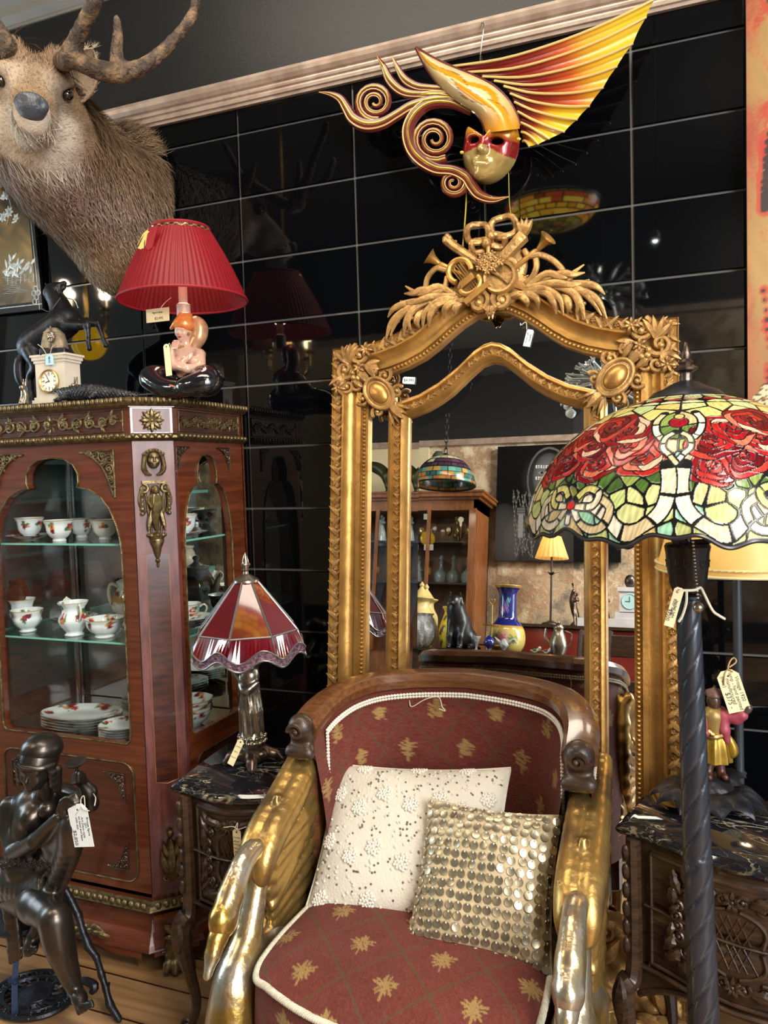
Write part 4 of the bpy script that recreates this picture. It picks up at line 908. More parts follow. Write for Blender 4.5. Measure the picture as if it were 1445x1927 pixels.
t = china('slop_bowl', 'open white rose bowl at the front right of the middle shelf', [(.028, 0), (.03, .004), (.027, .008), (.04, .018), (.05, .034), (.052, .046), (.058, .056), (.0565, .0565), (.049, .045), (.046, .033), (.03, .016), (0, .014)], -1.606, -.375, SH2, roses=5, rr=.013, rose_at=(.052, .042), rib=.03, seed=23); t['category'] = 'bowl'
t = china('teapot', 'tall rose teapot with pale handle behind the bowls on the middle shelf', [(.04, 0), (.042, .005), (.038, .012), (.054, .03), (.066, .06), (.064, .09), (.05, .118), (.044, .13), (.05, .142), (.046, .146), (.03, .15), (.014, .158), (.008, .166), (.013, .176), (.006, .184), (0, .185)], -1.64, -.2, SH2, rz=0., roses=5, rr=.026, rose_at=(.06, .085), rim_k=20, rib=.04, seed=24); t['category'] = 'teapot'
handle(t, [(-.05, 0, .12), (-.085, 0, .13), (-.098, 0, .1), (-.085, 0, .06), (-.06, 0, .045)], .006); b = MB(); b.tube([(.058, 0, .05), (.08, 0, .07), (.09, 0, .1), (.105, 0, .12)], [.016, .013, .009, .008], 10, spline=4); b.build('spout', mat_white, t, world=False)
t = china('milk_jug', 'white jug cut by the left picture edge on the middle glass shelf', [(.024, 0), (.026, .004), (.022, .01), (.034, .022), (.04, .04), (.034, .06), (.036, .075), (.043, .086), (.041, .086), (.033, .07), (.03, .05), (0, .02)], -2.015, -.29, SH2, rz=.4, roses=4, rr=.016, rose_at=(.038, .05), seed=25, rib=.04); t['category'] = 'jug'
for k in range(4): saucer(['lowest rose saucer of the pile behind the side window', 'second rose saucer up in the pile behind the side window', 'third rose saucer up in the pile behind the side window', 'top rose saucer of the pile behind the side window'][k], -1.425, -.2, SH2+.0065*k, 40+k, 'saucers behind the side window')
cup('rose teacup in the back corner of the middle glass shelf', -1.49, -.12, SH2, .6, 45, .95)
for k in range(5): plate(['large oval rose platter at the bottom of the stack on the cabinet floor', 'large oval rose platter second from the bottom of the stack', 'large oval rose platter in the middle of the stack', 'large oval rose platter just under the top one', 'topmost large oval rose platter with wide bouquet border'][k], -1.757, -.325, SH0+.0085*k, 50+k, 'oval platters on the cabinet floor', 1.62, (1, .62), .12, 'platter')
for k in range(6): plate(['bottom small rose plate', 'second small rose plate', 'third small rose plate', 'fourth small rose plate', 'fifth small rose plate', 'topmost small rose plate'][k]+' in the front right stack on the cabinet floor', -1.558, -.372, SH0+.0075*k, 60+k, 'small plates in the front right stack', .83)
for k in range(4): plate(['bottom rose plate', 'second rose plate', 'third rose plate', 'topmost rose plate'][k]+' in the stack at the back of the cabinet floor', -1.66, -.135, SH0+.012+.0085*k, 70+k, 'plates in the back stack', .95)
t = china('serving_bowl', 'upturned white footed bowl under the plates at the back of the cabinet', [(.05, 0), (.055, .004), (.05, .011), (0, .0115)], -1.66, -.135, SH0, roses=1, rr=.002, rose_at=(.05, .0), seed=79); t['category'] = 'bowl'
BOW = [(.03, 0), (.033, .004), (.05, .02), (.062, .038), (.067, .05), (.066, .05), (.058, .036), (.04, .016), (.02, .008), (0, .0075)]
for k in range(4): china('bowl', ['lowest rose bowl', 'second rose bowl', 'third rose bowl', 'topmost rose bowl'][k]+' of the stack behind the side window', BOW, -1.437, -.2, SH0+.0105*k, 'rose bowls behind the side window', roses=5, rr=.015, rose_at=(.058, .04), rib=.02, seed=80+k)
# ---------------------------------------------------------------- swan armchair
CX = -.49
chair = thing('swan_armchair', 'armchair with gilded swan arms, red diamond upholstery and curved oak rail', 'armchair', (CX, -.75, 0))
RED, RED2, LINE, GLD = [np.array(srgb(c)) for c in ('5f2318', '6a241d', '4d3a20', '8c6e3e')]
def fabric(s, t, rs):                        # brocade: fine diamond lines and small gold sprays
    p = s/.16+t/.18; q = s/.16-t/.18
    C = RED*(1+.12*np.sin(p*2.3+q)[..., None]*.5)+rs.normal(0, .006, s.shape+(1,))
    dl = np.minimum(np.abs(p-np.floor(p)-.5), np.abs(q-np.floor(q)-.5)); C = np.where((dl < .02)[..., None], LINE*.75+RED*.2, C)
    pi = np.round(p); qi = np.round(q); a = s-(pi+qi)/2*.16; b_ = t-(pi-qi)/2*.18
    r = np.hypot(a, b_*1.05); th = np.arctan2(b_, a)
    pet = .023*(.42+.58*np.abs(np.cos(2.5*(th-PI/2)))**.7)*(1+.18*np.cos(15*th)); m = (r < pet) & (np.abs(np.sin(2.5*(th-PI/2)+.2)) > .12)
    m |= (np.abs(a) < .0016) & (b_ < 0) & (b_ > -.034)
    return np.where(m[..., None], GLD*(1+.25*np.sin(a*900)*np.sin(b_*800))[..., None], C)
back_plan = [(-.302, -.69), (-.296, -.6), (-.27, -.51), (-.215, -.435), (-.12, -.392), (0, -.38)]
BP = spl(sym(back_plan), 8); BP = resample(BP, 130)
def bnorm(P):
    T = np.gradient(P, axis=0); T /= np.linalg.norm(T, axis=1)[:, None]; return np.stack([-T[:, 1], T[:, 0]], 1)      # outward
BN = bnorm(BP); arc = np.concatenate([[0], np.cumsum(np.linalg.norm(np.diff(BP, axis=0), axis=1))]); arc -= arc[-1]/2
def rail_z(P): return .852-.045*np.clip((-P[:, 1]-.45)/.25, 0, 1)**2+.012*np.clip(1-np.abs(P[:, 0])/.3, 0, 1)
rs = np.random.default_rng(5)
def back_face(off, z0, lean):
    nz = 150; X = np.zeros((len(BP), nz, 3)); zt = rail_z(BP)-.012
    for j in range(nz):
        t = j/(nz-1); z = z0+(zt-z0)*t; q = BP+BN*(off+lean*(1-t)-(.012*np.sin(PI*t) if off < 0 else 0))[..., None] if False else BP+BN*(off+lean*(1-t)-(.014*math.sin(PI*t) if off < 0 else 0))
        X[:, j, 0] = CX+q[:, 0]; X[:, j, 1] = q[:, 1]; X[:, j, 2] = z
    return X
X = back_face(-.022, .40, -.035); S_, Z_ = np.meshgrid(arc, np.linspace(0, .45, 150), indexing='ij'); b = MB(); b.grid(X[:, ::-1], fabric(S_, Z_+.055, rs)[:, ::-1]); b.build('inside_back', M['attr_fabric'], chair, attr=True)
X = back_face(.022, .30, .0); b = MB(); b.grid(X, fabric(S_, Z_+.02, rs)); b.build('outside_back', M['attr_fabric'], chair, attr=True)
b = MB(); sec = [(-.034, -.012), (-.036, .006), (-.026, .02), (0, .026), (.026, .02), (.036, .006), (.034, -.012), (.02, -.02), (-.02, -.02)]
zt = rail_z(BP); Y = np.zeros((len(BP), len(sec)+1, 3))
for j, (o, h) in enumerate(sec+sec[:1]): q = BP+BN*o; Y[:, j, 0] = CX+q[:, 0]; Y[:, j, 1] = q[:, 1]; Y[:, j, 2] = zt+h
b.grid(Y); b.add(Y[0, :-1], [tuple(range(len(sec)))]); b.add(Y[-1, :-1], [tuple(range(len(sec)-1, -1, -1))]); rail = b.build('back_rail', M['oak_rail'], chair)
for sg in (-1, 1):                           # scrolled rail ends and posts
    b = MB(); S = SDF(.005); e = (CX+sg*.302, -.695, .815)
    S.ell((e[0], e[1], e[2]+.004), (.03, .028, .03), k=.01); S.box((e[0], e[1]+.012, e[2]-.035), (.026, .02, .03), rad=.01, k=.015); S.cap((e[0]-.02, e[1]-.01, e[2]-.05), (e[0]+.02, e[1]-.01, e[2]-.05), .016, k=.01); S.mesh(b)
    b.scroll(Fr((e[0], e[1]-.028, e[2]), (sg, 0, 0), (0, 0, 1), (0, -1, 0)), .019, 1.5, .005); b.build('rail_scroll', M['oak_dark'], chair)
    b = MB(); b.tube([(CX+sg*.298, -.655, .8), (CX+sg*.296, -.652, .6), (CX+sg*.29, -.65, .3), (CX+sg*.29, -.66, .2)], [.022, .02, .024, .026], 8, sx=1, sy=1.1); b.build('back_post', M['oak_rail'], chair)
    b = MB(); b.tube([(CX+sg*.27, -.46, .34), (CX+sg*.28, -.43, .18), (CX+sg*.3, -.385, .0)], [.03, .026, .019], 8, spline=4); b.build('leg', M['oak_dark'], chair)
    b = MB(); b.tube([(CX+sg*.27, -1.0, .3), (CX+sg*.275, -1.02, .15), (CX+sg*.27, -1.01, .0)], [.03, .026, .022], 10, spline=4); b.build('leg', M['leaf_gold'], chair)
def gimp(mb, pts, r):
    P = resample(np.asarray(pts, float), max(4, int(np.linalg.norm(np.diff(np.asarray(pts, float), axis=0), axis=1).sum()/.0075)))
    T = np.gradient(P, axis=0)
    for k, p in enumerate(P):
        for s_ in (-1, 1): mb.ball(p+np.array([0, 0, s_*r*.55]), (r*.75, r*.75, r*.62), 6, 4)
q = BP+BN*-.038; zt2 = rail_z(BP)-.03; sel = slice(6, -6)
pts = np.stack([CX+q[:, 0], q[:, 1], zt2], 1)[sel]
lo = [(CX-.262, -.6, z) for z in np.linspace(.46, .79, 12)]; 
b = MB(); gimp(b, [(pts[0][0]-.0, pts[0][1], z) for z in np.linspace(.5, pts[0][2], 8)]+pts.tolist()+[(pts[-1][0], pts[-1][1], z) for z in np.linspace(pts[-1][2], .5, 8)], .006); b.build('gimp_braid', mat('white_braid', srgb('d8d2c4'), .85, bump=.3, bscale=300.), chair)
q = BP+BN*.027; pts = np.stack([CX+q[:, 0], q[:, 1], rail_z(BP)-.034], 1); b = MB(); gimp(b, pts[::1], .006); 
for k in range(9): p = pts[10+k*13]; b.tube([p, p+np.array([.004, .006, -.02]), p+np.array([.01-.004*(k % 4), .006, -.04])], .0008, 4, spline=3)
b.build('back_gimp', M['string'], chair)
b = MB(); b.tube([A(770, 1318, -.43), A(775, 1330, -.44), A(800, 1316, -.44), A(825, 1312, -.435), A(832, 1330, -.44), A(838, 1338, -.44), A(826, 1334, -.44)], .0012, 5, spline=4); b.build('loose_thread', M['string'], chair)
# seat
na, nt_ = 210, 210; a_ = np.linspace(-1, 1, na); t_ = np.linspace(0, 1, nt_)
def seat_pt(a, t):
    hw = .238+.03*math.sin(t*PI*.5); yf = -1.0-.085*(1-a*a); yb = -.43-.17*a**4; y = yb+(yf-yb)*t; x = CX+a*hw*(1-.03*t**8*abs(a))
    z = .468+.022*(1-a**4)*(1-(2*t-1)**4)-.012*(t**10)-.01*abs(a)**10
    return x, y, z
X = np.array([[seat_pt(a, t) for t in t_] for a in a_]); b = MB(); b.grid(X, fabric(X[..., 0]-CX, X[..., 1]+.09, rs)); b.build('seat', M['attr_fabric'], chair, attr=True)
edge = [seat_pt(-1, t) for t in np.linspace(.05, 1, 30)]+[seat_pt(a, 1) for a in np.linspace(-1, 1, 50)[1:-1]]+[seat_pt(1, t) for t in np.linspace(1, .05, 30)]
edge = np.array(edge); r0 = edge.copy(); edge_s = spl(edge[::3], 4)
b = MB(); P = resample(edge_s, 1000); T_ = np.gradient(P, axis=0); T_ /= np.linalg.norm(T_, axis=1)[:, None]; s1 = np.cross(T_, (0, 0, 1.)); q = np.arange(1000)*.0024*2*PI/.026
for k in range(3): b.tube(P+s1*(.0036*np.cos(q+k*2.094))[:, None]+np.array([0, 0, 1])*(.0036*np.sin(q+k*2.094))[:, None], .0036, 5)
b.build('rope_piping', M['string'], chair)
SEd = resample(edge_s, 260); zz = np.linspace(0, .19, 60); X = np.zeros((260, 60, 3)); ar = np.concatenate([[0], np.cumsum(np.linalg.norm(np.diff(SEd, axis=0), axis=1))]); c0 = np.array([CX, -.75, 0])
for j, z in enumerate(zz): d = SEd-c0; d[:, 2] = 0; d /= np.linalg.norm(d, axis=1)[:, None]; X[:, j] = SEd+d*(.006*math.sin(z*16)); X[:, j, 2] -= z
S_, Z_ = np.meshgrid(ar-ar[-1]/2, -zz, indexing='ij'); b = MB(); b.grid(X, fabric(S_, Z_+.04, rs)); b.build('seat_border', M['attr_fabric'], chair, attr=True)
b = MB(); P = SEd.copy(); P[:, 2] = .265; b.tube(P, .02, 8); b.build('seat_frame', M['leaf_gold'], chair)
# swans
def swan(sg):
    xs = .318; T = lambda x, y, z: (CX+sg*(xs+x), y, z)         # x outwards
    S = SDF(.005)
    S.chain([T(0, y, z) for y, z in ((-.985, .3), (-.955, .40), (-.905, .50), (-.872, .575), (-.868, .61), (-.888, .628), (-.925, .622), (-.958, .598), (-.985, .572))], [.046, .036, .024, .02, .019, .019, .019, .021, .024], k=.008, spline=4)
    S.ell(T(0, -1.003, .548), (.026, .034, .034), k=.014)
    S.ell(T(0, -.955, .36), (.05, .075, .10), k=.03); S.ell(T(0, -.985, .31), (.045, .055, .07), k=.03); S.ell(T(0, -.84, .37), (.045, .14, .085), k=.04)
    for q in (-1, 1): S.ell(T(q*.022, -1.008, .558), (.006, .008, .006), k=.004)
    b = MB(); S.mesh(b); body_ = b.build('swan_arm', M['leaf_silver'], chair)
    b = MB(); S = SDF(.004); S.chain([T(0, -1.018, .53), T(0, -1.042, .505), T(0, -1.062, .476)], [.02, .014, .008], k=.008); S.ell(T(0, -1.03, .527), (.011, .014, .014), k=.01); S.mesh(b); b.build('beak', M['leaf_silver'], body_)
    S = SDF(.005)                              # folded wing: twin ridges on top, long feathers raking back
    for q in (-.017, .017):
        S.chain([T(q, y, z) for y, z in ((-.575, .765), (-.66, .722), (-.75, .675), (-.83, .64), (-.878, .602), (-.888, .57))], [.02, .024, .027, .028, .024, .016], k=.004, spline=4)
    org = (-.868, .50)
    for k, (y, z) in enumerate(((-.575, .735), (-.57, .69), (-.572, .645), (-.58, .6), (-.592, .555), (-.612, .51), (-.64, .468), (-.68, .43), (-.73, .40))):
        o = (org[0]+.004*k, org[1]+.075-.02*k)
        for q in (-1, 1): S.chain([T(q*.012, *o), T(q*.017, (o[0]+y)/2, (o[1]+z)/2+.008), T(q*.014, y, z)], [.013, .0165, .013], k=.0015)
    S.chain([T(0, y, z) for y, z in ((-.572, .745), (-.566, .69), (-.57, .645), (-.58, .6), (-.594, .555), (-.615, .51), (-.645, .468), (-.69, .43), (-.74, .40))], .024, k=.012)
    for k in range(5):
        y, z = -.80+.03*k, .56+.018*k
        for q in (-1, 1): S.chain([T(q*.02, -.86+.006*k, .50+.026*k), T(q*.027, y+.02, z-.005)], [.011, .014], k=.0015)
    S.box(T(0, -.74, .55), (.008, .12, .11), R=rotm((1, 0, 0), -.5), rad=.006, k=.004)
    b = MB(); S.mesh(b); w = b.build('wing', M['leaf_gold'], body_)
    S = SDF(.005)                              # tail feathers tucked under the wing
    for k in range(4):
        S.chain([T(-.004, -.76+.02*k, .39+.006*k), T(-.006, -.66+.02*k, .47-.022*k), T(-.008, -.612+.008*k, .53-.04*k)], [.016, .018, .008], k=.003, spline=3)
    b = MB(); S.mesh(b); b.build('tail_feather', M['leaf_gold'], body_)
    b = MB(); b.tube([T(.01, y, z) for y, z in ((-1.02, .25), (-.98, .225), (-.9, .235), (-.8, .27), (-.7, .3))], .024, 8, spline=4, sx=1.6); b.tube([T(.0, y, z) for y, z in ((-1.03, .3), (-1.0, .245), (-.93, .26))], .012, 8, spline=4); b.build('base_scroll', M['leaf_gold'], body_)
swan(-1); swan(1)
b = MB(); c = np.array([CX+.318, -.873, .6]); P = [c+np.array([.027*math.cos(t), .0262*math.sin(t)*.9, .012*math.sin(t)]) for t in np.arange(16)*2*PI/16]; b.tube(P, .0018, 5, closed=True); b.tube([c+np.array([-.026, .0, 0]), c+np.array([-.034, .01, .02]), c+np.array([-.036, .012, .05])], .0016, 5, spline=4); b.tube([c+np.array([-.026, .0, 0]), c+np.array([-.03, .01, -.03])], .0016, 5)
o = b.build('neck_string', M['twine']); setp(o, 'thin string tied round the neck of the right hand swan arm', 'string')
# ---------------------------------------------------------------- cushions
def cushion(name, label, TL, TR, BL, thick, m, n=56, sag=.0):
    TL, TR, BL = [np.asarray(p, float) for p in (TL, TR, BL)]; BR = BL+(TR-TL)
    c = (TL+BR)/2; u = (TR-TL)/2; v = (TL-BL)/2; f = Fr(c, u, v); lu, lv = np.linalg.norm(u), np.linalg.norm(v)
    f = Fr(c, f.u, nrm(v-f.u*(v@f.u)))
    t = thing(name, label, 'cushion', BL+(BR-BL)/2)
    g = np.linspace(-1, 1, n); U, V_ = np.meshgrid(g, g, indexing='ij')
    pin = .07; xx = U*lu*(1-pin*(1-np.abs(V_)**2)*np.abs(U)**3); yy = V_*lv*(1-pin*(1-np.abs(U)**2)*np.abs(V_)**3)
    h = thick*(np.clip(1-np.abs(U)**2.6, 0, 1)**.6)*(np.clip(1-np.abs(V_)**2.6, 0, 1)**.6)+.004*np.sin(U*4+V_*3)*(1-U**2)*(1-V_**2)
    def pt(a, b_, s=1, lift=0.):
        i = np.clip((np.asarray(a)+1)/2*(n-1), 0, n-1.001); j = np.clip((np.asarray(b_)+1)/2*(n-1), 0, n-1.001); i0 = int(i); j0 = int(j); fi, fj = i-i0, j-j0
        w = lambda Z: Z[i0, j0]*(1-fi)*(1-fj)+Z[i0+1, j0]*fi*(1-fj)+Z[i0, j0+1]*(1-fi)*fj+Z[i0+1, j0+1]*fi*fj
        return f.P(w(xx), w(yy), s*w(h)+lift)
    b = MB()
    for s_ in (1, -1):
        X = f.arr(np.stack([xx.ravel(), yy.ravel(), s_*h.ravel()], 1)).reshape(n, n, 3); b.grid(X if s_ > 0 else X[::-1])
    b.build('cover', m, t, sharp=180)
    b = MB(); P = [f.P(xx[i, 0], yy[i, 0]) for i in range(n)]+[f.P(xx[-1, j], yy[-1, j]) for j in range(n)]+[f.P(xx[i, -1], yy[i, -1]) for i in range(n-1, -1, -1)]+[f.P(xx[0, j], yy[0, j]) for j in range(n-1, -1, -1)]
    b.tube(np.array(P)[::2], .003, 6, closed=True); b.build('seam', m, t)
    return t, f, pt
M['cream_linen'] = mat('cream_linen', srgb('c6bfb0'), .8, bump=.25, bscale=220., var=.05, scale=12.)
M['champagne'] = mat('champagne_satin', srgb('b5a27e'), .5, bump=.15, bscale=160., var=.06, scale=10., sheen=.2)
wc, wf, wp = cushion('pearl_cushion', 'cream cushion embroidered with pearl flowers leaning on red chair back', A(612, 1437, -.56), A(943, 1446, -.535), A(588, 1724, -.79), .055, M['cream_linen'])
pearl = mat('pearl', srgb('d9d2c6'), .18, .15, coat=.6); grey_seq = mat('grey_bead', srgb('8f8b84'), .25, .7)
rs = np.random.default_rng(21); b = MB(); g = MB(); cl = []
for i in range(7):
    for j in range(6):
        a = -.86+.29*i+rs.uniform(-.05, .05); c_ = -.84+.33*j+rs.uniform(-.05, .05)+(.16 if i % 2 else 0)
        if abs(c_) > .95 or (i+j) % 2: continue
        cl.append((a, c_))
        for k in range(26): r = .017*math.sqrt(k); th = k*2.4; b.ball(wp(a+r*math.cos(th)*.95, c_+r*math.sin(th)*1.15, 1, .0016), .0038, 7, 5)
for k in range(520):
    a, c_ = rs.uniform(-.96, .96, 2)
    if min(math.hypot((a-p)*1., c_-q) for p, q in cl) < .12: continue
    (b if k % 2 else g).ball(wp(a, c_, 1, .0008), .003 if k % 2 else .0025, 6, 4)
o = b.build('pearl_embroidery', pearl, wc); o['kind'] = 'stuff'; o = g.build('bead_embroidery', grey_seq, wc); o['kind'] = 'stuff'
sc_, sf, sp_ = cushion('sequin_cushion', 'small champagne cushion covered in silver sequin discs in front of cream cushion', A(795, 1503, -.675), A(1042, 1535, -.67), A(779, 1778, -.845), .045, M['champagne'])
seq = mat('silver_sequin', srgb('b0a68c'), .3, .8, scale=60., col2=srgb('8f8873')); b = MB(); g = MB()
nx, ny = 15, 15
for j in range(ny):
    for i in range(nx):
        a = -.95+1.9*i/(nx-1)+rs.uniform(-.012, .012); c_ = -.95+1.9*j/(ny-1)+rs.uniform(-.012, .012)
        p = sp_(a, c_); pu = sp_(min(a+.05, .99), c_); pv = sp_(a, min(c_+.05, .99)); 
        if a > .94: pu = 2*p-sp_(a-.05, c_)
        if c_ > .94: pv = 2*p-sp_(a, c_-.05)
        n_ = nrm(np.cross(pu-p, pv-p)); v = nrm(sf.v-n_*(sf.v@n_)); u = np.cross(v, n_)
        ti = rs.normal(0, .12); v2 = nrm(v+n_*(.1+rs.normal(0, .1))); u2 = nrm(u+n_*ti); w2 = np.cross(u2, v2); r = .0082
        fd = Fr(p+n_*.0035-v2*r*.7, u2, v2, w2)
        b.lathe([(0, -.0004), (r*.6, -.0004), (r, .0), (r*.96, .0008), (r*.5, .0003), (0, .0003)], fr=fd, n=14); g.ball(p+n_*.004, .0022, 6, 4)
o = b.build('sequin_discs', seq, sc_); o['kind'] = 'stuff'; o = g.build('sequin_beads', pearl, sc_); o['kind'] = 'stuff'
b = MB(); p = sp_(-.72, -.99); b.add([p+sf.u*x+np.array([0, -.004, 0])+np.array([0, -.01, -.004])*y for x, y in ((-.01, 0), (.012, 0), (.012, 2), (-.01, 2))], [(0, 1, 2, 3)]); b.build('care_label', M['white_card'], sc_, smooth=False)
# ---------------------------------------------------------------- stag head
def deer():
    t = thing('stag_head', 'mounted stag head with shaggy brown neck and curving antlers high on wall', 'stag head', (-1.745, -.02, 2.3))
    E = np.array([-1.605, -.545, 2.425]); f = nrm((.62, -.68, -.40)); r = nrm(np.cross(f, (0, 0, 1))); r = -r if r[0] < 0 else r; u = nrm(np.cross(r, f)); u = u if u[2] > 0 else -u
    # slight tilt of the head as in the mount
    ti = -.07; r, u = r*math.cos(ti)+u*math.sin(ti), u*math.cos(ti)-r*math.sin(ti)
    H = lambda a, b_, c: E+r*a+f*b_+u*c
    R = np.stack([r, f, u], 1); S = SDF(.0075)
    S.ell((-1.745, -.03, 2.31), (.172, .09, .25), k=.05); S.ell((-1.755, -.1, 2.27), (.165, .15, .22), k=.08); S.ell((-1.76, -.05, 2.13), (.11, .07, .12), k=.08)
    S.chain([(-1.755, -.16, 2.31), (-1.75, -.29, 2.345), (-1.715, -.40, 2.36), (-1.675, -.475, 2.385)], [.175, .15, .13, .115], k=.06, spline=3)
    S.ell(H(0, -.06, .0), (.088, .11, .088), R, k=.05); S.chain([H(0, .0, -.005), H(0, .1, -.035), H(0, .185, -.05)], [.068, .052, .042], k=.03)
    S.chain([H(0, -.05, -.085), H(0, .1, -.085), H(0, .175, -.082)], [.055, .044, .033], k=.03); S.ell(H(0, .175, -.07), (.044, .03, .03), R, k=.02)
    for s_ in (-1, 1):
        S.ell(H(s_*.07, .012, .03), (.03, .04, .028), R, k=.02); S.ell(H(s_*.086, .02, .008), (.02, .024, .017), R, k=.01, neg=True); S.ell(H(s_*.055, -.05, .085), (.035, .035, .03), R, k=.02)
        S.ell(H(s_*.03, .205, -.03), (.01, .02, .01), R, k=.008, neg=True)
    S.cap(H(-.042, .19, -.078), H(.042, .19, -.078), .003, k=.006, neg=True)
    def colr(V):
        rel = V-E; a, b_, c = rel@r, rel@f, rel@u; n = np.sin(V[:, 0]*70+V[:, 2]*40)*np.sin(V[:, 1]*60-V[:, 2]*50); C = np.tile(np.array(srgb('7c6348')), (len(V), 1))
        back = np.clip((V[:, 2]-2.36+(V[:, 1]+.2)*.4)/.15, 0, 1)*(V[:, 0] > -1.75)*(V[:, 1] > -.36); C = C*(1-.5*back[:, None])+np.array(srgb('4a3c30'))*.5*back[:, None]
        chest = np.exp(-(((V[:, 0]+1.66)/.1)**2+((V[:, 2]-2.22)/.1)**2)); C = C*(1-.6*chest[:, None])+np.array(srgb('a08a80'))*.6*chest[:, None]
        low = np.clip((2.2-V[:, 2])/.15, 0, 1)[:, None]; C = C*(1-.5*low)+np.array(srgb('a58763'))*.5*low
        pale = np.clip((-.03-c)/.03, 0, 1)*np.clip((b_+.02)/.05, 0, 1)+np.exp(-(((np.abs(a)-.055)/.04)**2+((b_-.07)/.06)**2))*.6; pale = np.clip(pale, 0, 1)[:, None]; C = C*(1-.75*pale)+np.array(srgb('c4b8a8'))*.75*pale
        fo = np.clip((c-.03)/.05, 0, 1)[:, None]*np.clip((.05-b_)/.05, 0, 1)[:, None]*(np.abs(b_) < .2)[:, None]; C = C*(1-.4*fo)+np.array(srgb('6f5540'))*.4*fo
        ring = np.exp(-(((np.abs(a)-.088)/.02)**2+((b_-.03)/.028)**2+((c-.008)/.02)**2))[:, None]; C = C*(1-.7*ring)+np.array(srgb('2c221c'))*.7*ring
        return C*(1+.1*n[:, None])
    b = MB(); S.mesh(b, colf=colr, relax=2); b.V[0][:, 1] = np.minimum(b.V[0][:, 1], -.012); V, Fc = b.V[0], S.Fc
    M['hide'] = mat('deer_hide', (1, 1, 1), .85, attr=True, bump=.4, bscale=180., var=.15, scale=40.); body_ = b.build('head_and_neck', M['hide'], t, attr=True, sharp=180)
    # hair: thousands of fine tapering blades lying down the neck
    e1 = V[Fc[:, 1]]-V[Fc[:, 0]]; e2 = V[Fc[:, 2]]-V[Fc[:, 0]]; N = np.cross(e1, e2); ar = np.linalg.norm(N, axis=1); N /= ar[:, None]+1e-12; cen = V[Fc].mean(1)
    if ((cen-V.mean(0))*N).sum() < 0: N = -N
    rs = np.random.default_rng(2); k = rs.choice(len(Fc), 26000, p=ar/ar.sum()); P = cen[k]+rs.normal(0, .002, (26000, 3)); n_ = N[k]
    rel = P-E; hb = rel@f; hc = rel@u; ha = rel@r; isface = (np.linalg.norm(rel, axis=1) < .19) & (hb > -.06)
    L = np.where(isface, .011, .044+.018*np.clip((P[:, 2]-2.3)/.15, 0, 1)+rs.uniform(-.014, .02, len(P))); low = np.clip((2.2-P[:, 2])/.1, 0, 1)*(P[:, 1] > -.22); L = L*(1-.6*low)
    bk = (P[:, 2] > 2.44) & (P[:, 1] > -.3) & ~isface; L = np.where(bk, .05+rs.uniform(0, .02, len(P)), L)
    tuft = isface & (hc > .06); L = np.where(tuft, .028, L)
    fl = np.array([.12, .42, -.8])[None]+rs.normal(0, .22, P.shape); fl = np.where(isface[:, None], -f*.9+np.array([0, 0, .15])+rs.normal(0, .12, P.shape), fl); fl = np.where(tuft[:, None], u*.9-f*.3+rs.normal(0, .2, P.shape), fl)
    fl = np.where(bk[:, None], np.array([.5, .5, .35])+rs.normal(0, .2, P.shape), fl)
    fl -= n_*(fl*n_).sum(1, keepdims=True); fl /= np.linalg.norm(fl, axis=1)[:, None]+1e-9; sd = np.cross(n_, fl)
    skip = (np.linalg.norm(P-H(0, .23, -.04), axis=1) < .06) | ((np.abs(np.abs(ha)-.086) < .024) & (np.abs(hb-.03) < .026) & (np.abs(hc-.008) < .018))
    keep = ~skip; P, n_, fl, sd, L, isface = P[keep], n_[keep], fl[keep], sd[keep], L[keep], isface[keep]
    w = np.where(isface, .0008, .0013)[:, None]; m = len(P); lift = np.where(isface, .12, .24)[:, None]
    X = np.stack([P-sd*w, P+sd*w, P+fl*L[:, None]*.55+n_*L[:, None]*lift+sd*w*.8, P+fl*L[:, None]*.55+n_*L[:, None]*lift-sd*w*.8, P+fl*L[:, None]+n_*L[:, None]*lift*.9], 1)
    X[..., 1] = np.minimum(X[..., 1], -.012); Cb = colr(P)*rs.uniform(.5, 1.45, (m, 1)); tip = rs.uniform(.9, 1.5, (m, 1)); C = np.stack([Cb*.85, Cb*.85, Cb, Cb, Cb*tip], 1)
    b = MB(); idx = np.arange(m)*5; F = np.stack([idx, idx+1, idx+2, idx+3], 1).tolist()+np.stack([idx+3, idx+2, idx+4], 1).tolist(); b.add(X.reshape(-1, 3), F, C.reshape(-1, 3))
    o = b.build('fur', mat('deer_fur', (1, 1, 1), .6, attr=True), body_, attr=True, smooth=False); o['kind'] = 'stuff'
    S = SDF(.004); S.ell(H(0, .215, -.034), (.04, .024, .028), R, k=.01); S.ell(H(0, .205, -.058), (.03, .024, .018), R, k=.012)
    for s_ in (-1, 1): S.ell(H(s_*.026, .236, -.026), (.011, .01, .008), R, k=.006, neg=True)
    b = MB(); S.mesh(b); b.build('nose', mat('nose_leather', srgb('3c4048'), .35, bump=.3, bscale=200.), t)
    for s_ in (-1, 1):
        b = MB(); b.ball(H(s_*.08, .022, .008), .0175, 16, 12); b.build('eye', mat('glass_eye', srgb('1c120c'), .04, coat=1.), t)
        base = H(s_*.082, -.07, -.01); tipp = H(s_*.145, -.075, .14); ax = nrm(tipp-base); fr_ = Fr(base, nrm(np.cross(ax, f)), ax); w2 = fr_.w if fr_.w@f > 0 else -fr_.w; fr_ = Fr(base, fr_.u, ax, w2)
        n1, n2 = 14, 11; X = np.zeros((n1, n2, 3))
        for i in range(n1):
            q = i/(n1-1); wd = .046*math.sin(PI*(q*.86+.12))**.8*(1 if i < n1-1 else .1)
            for j in range(n2): a = (j/(n2-1)*2-1)*1.9; X[i, j] = fr_.P(wd*math.sin(a)*1.05, .16*q, .012-wd*.75*math.cos(a)*(1-.3*q))
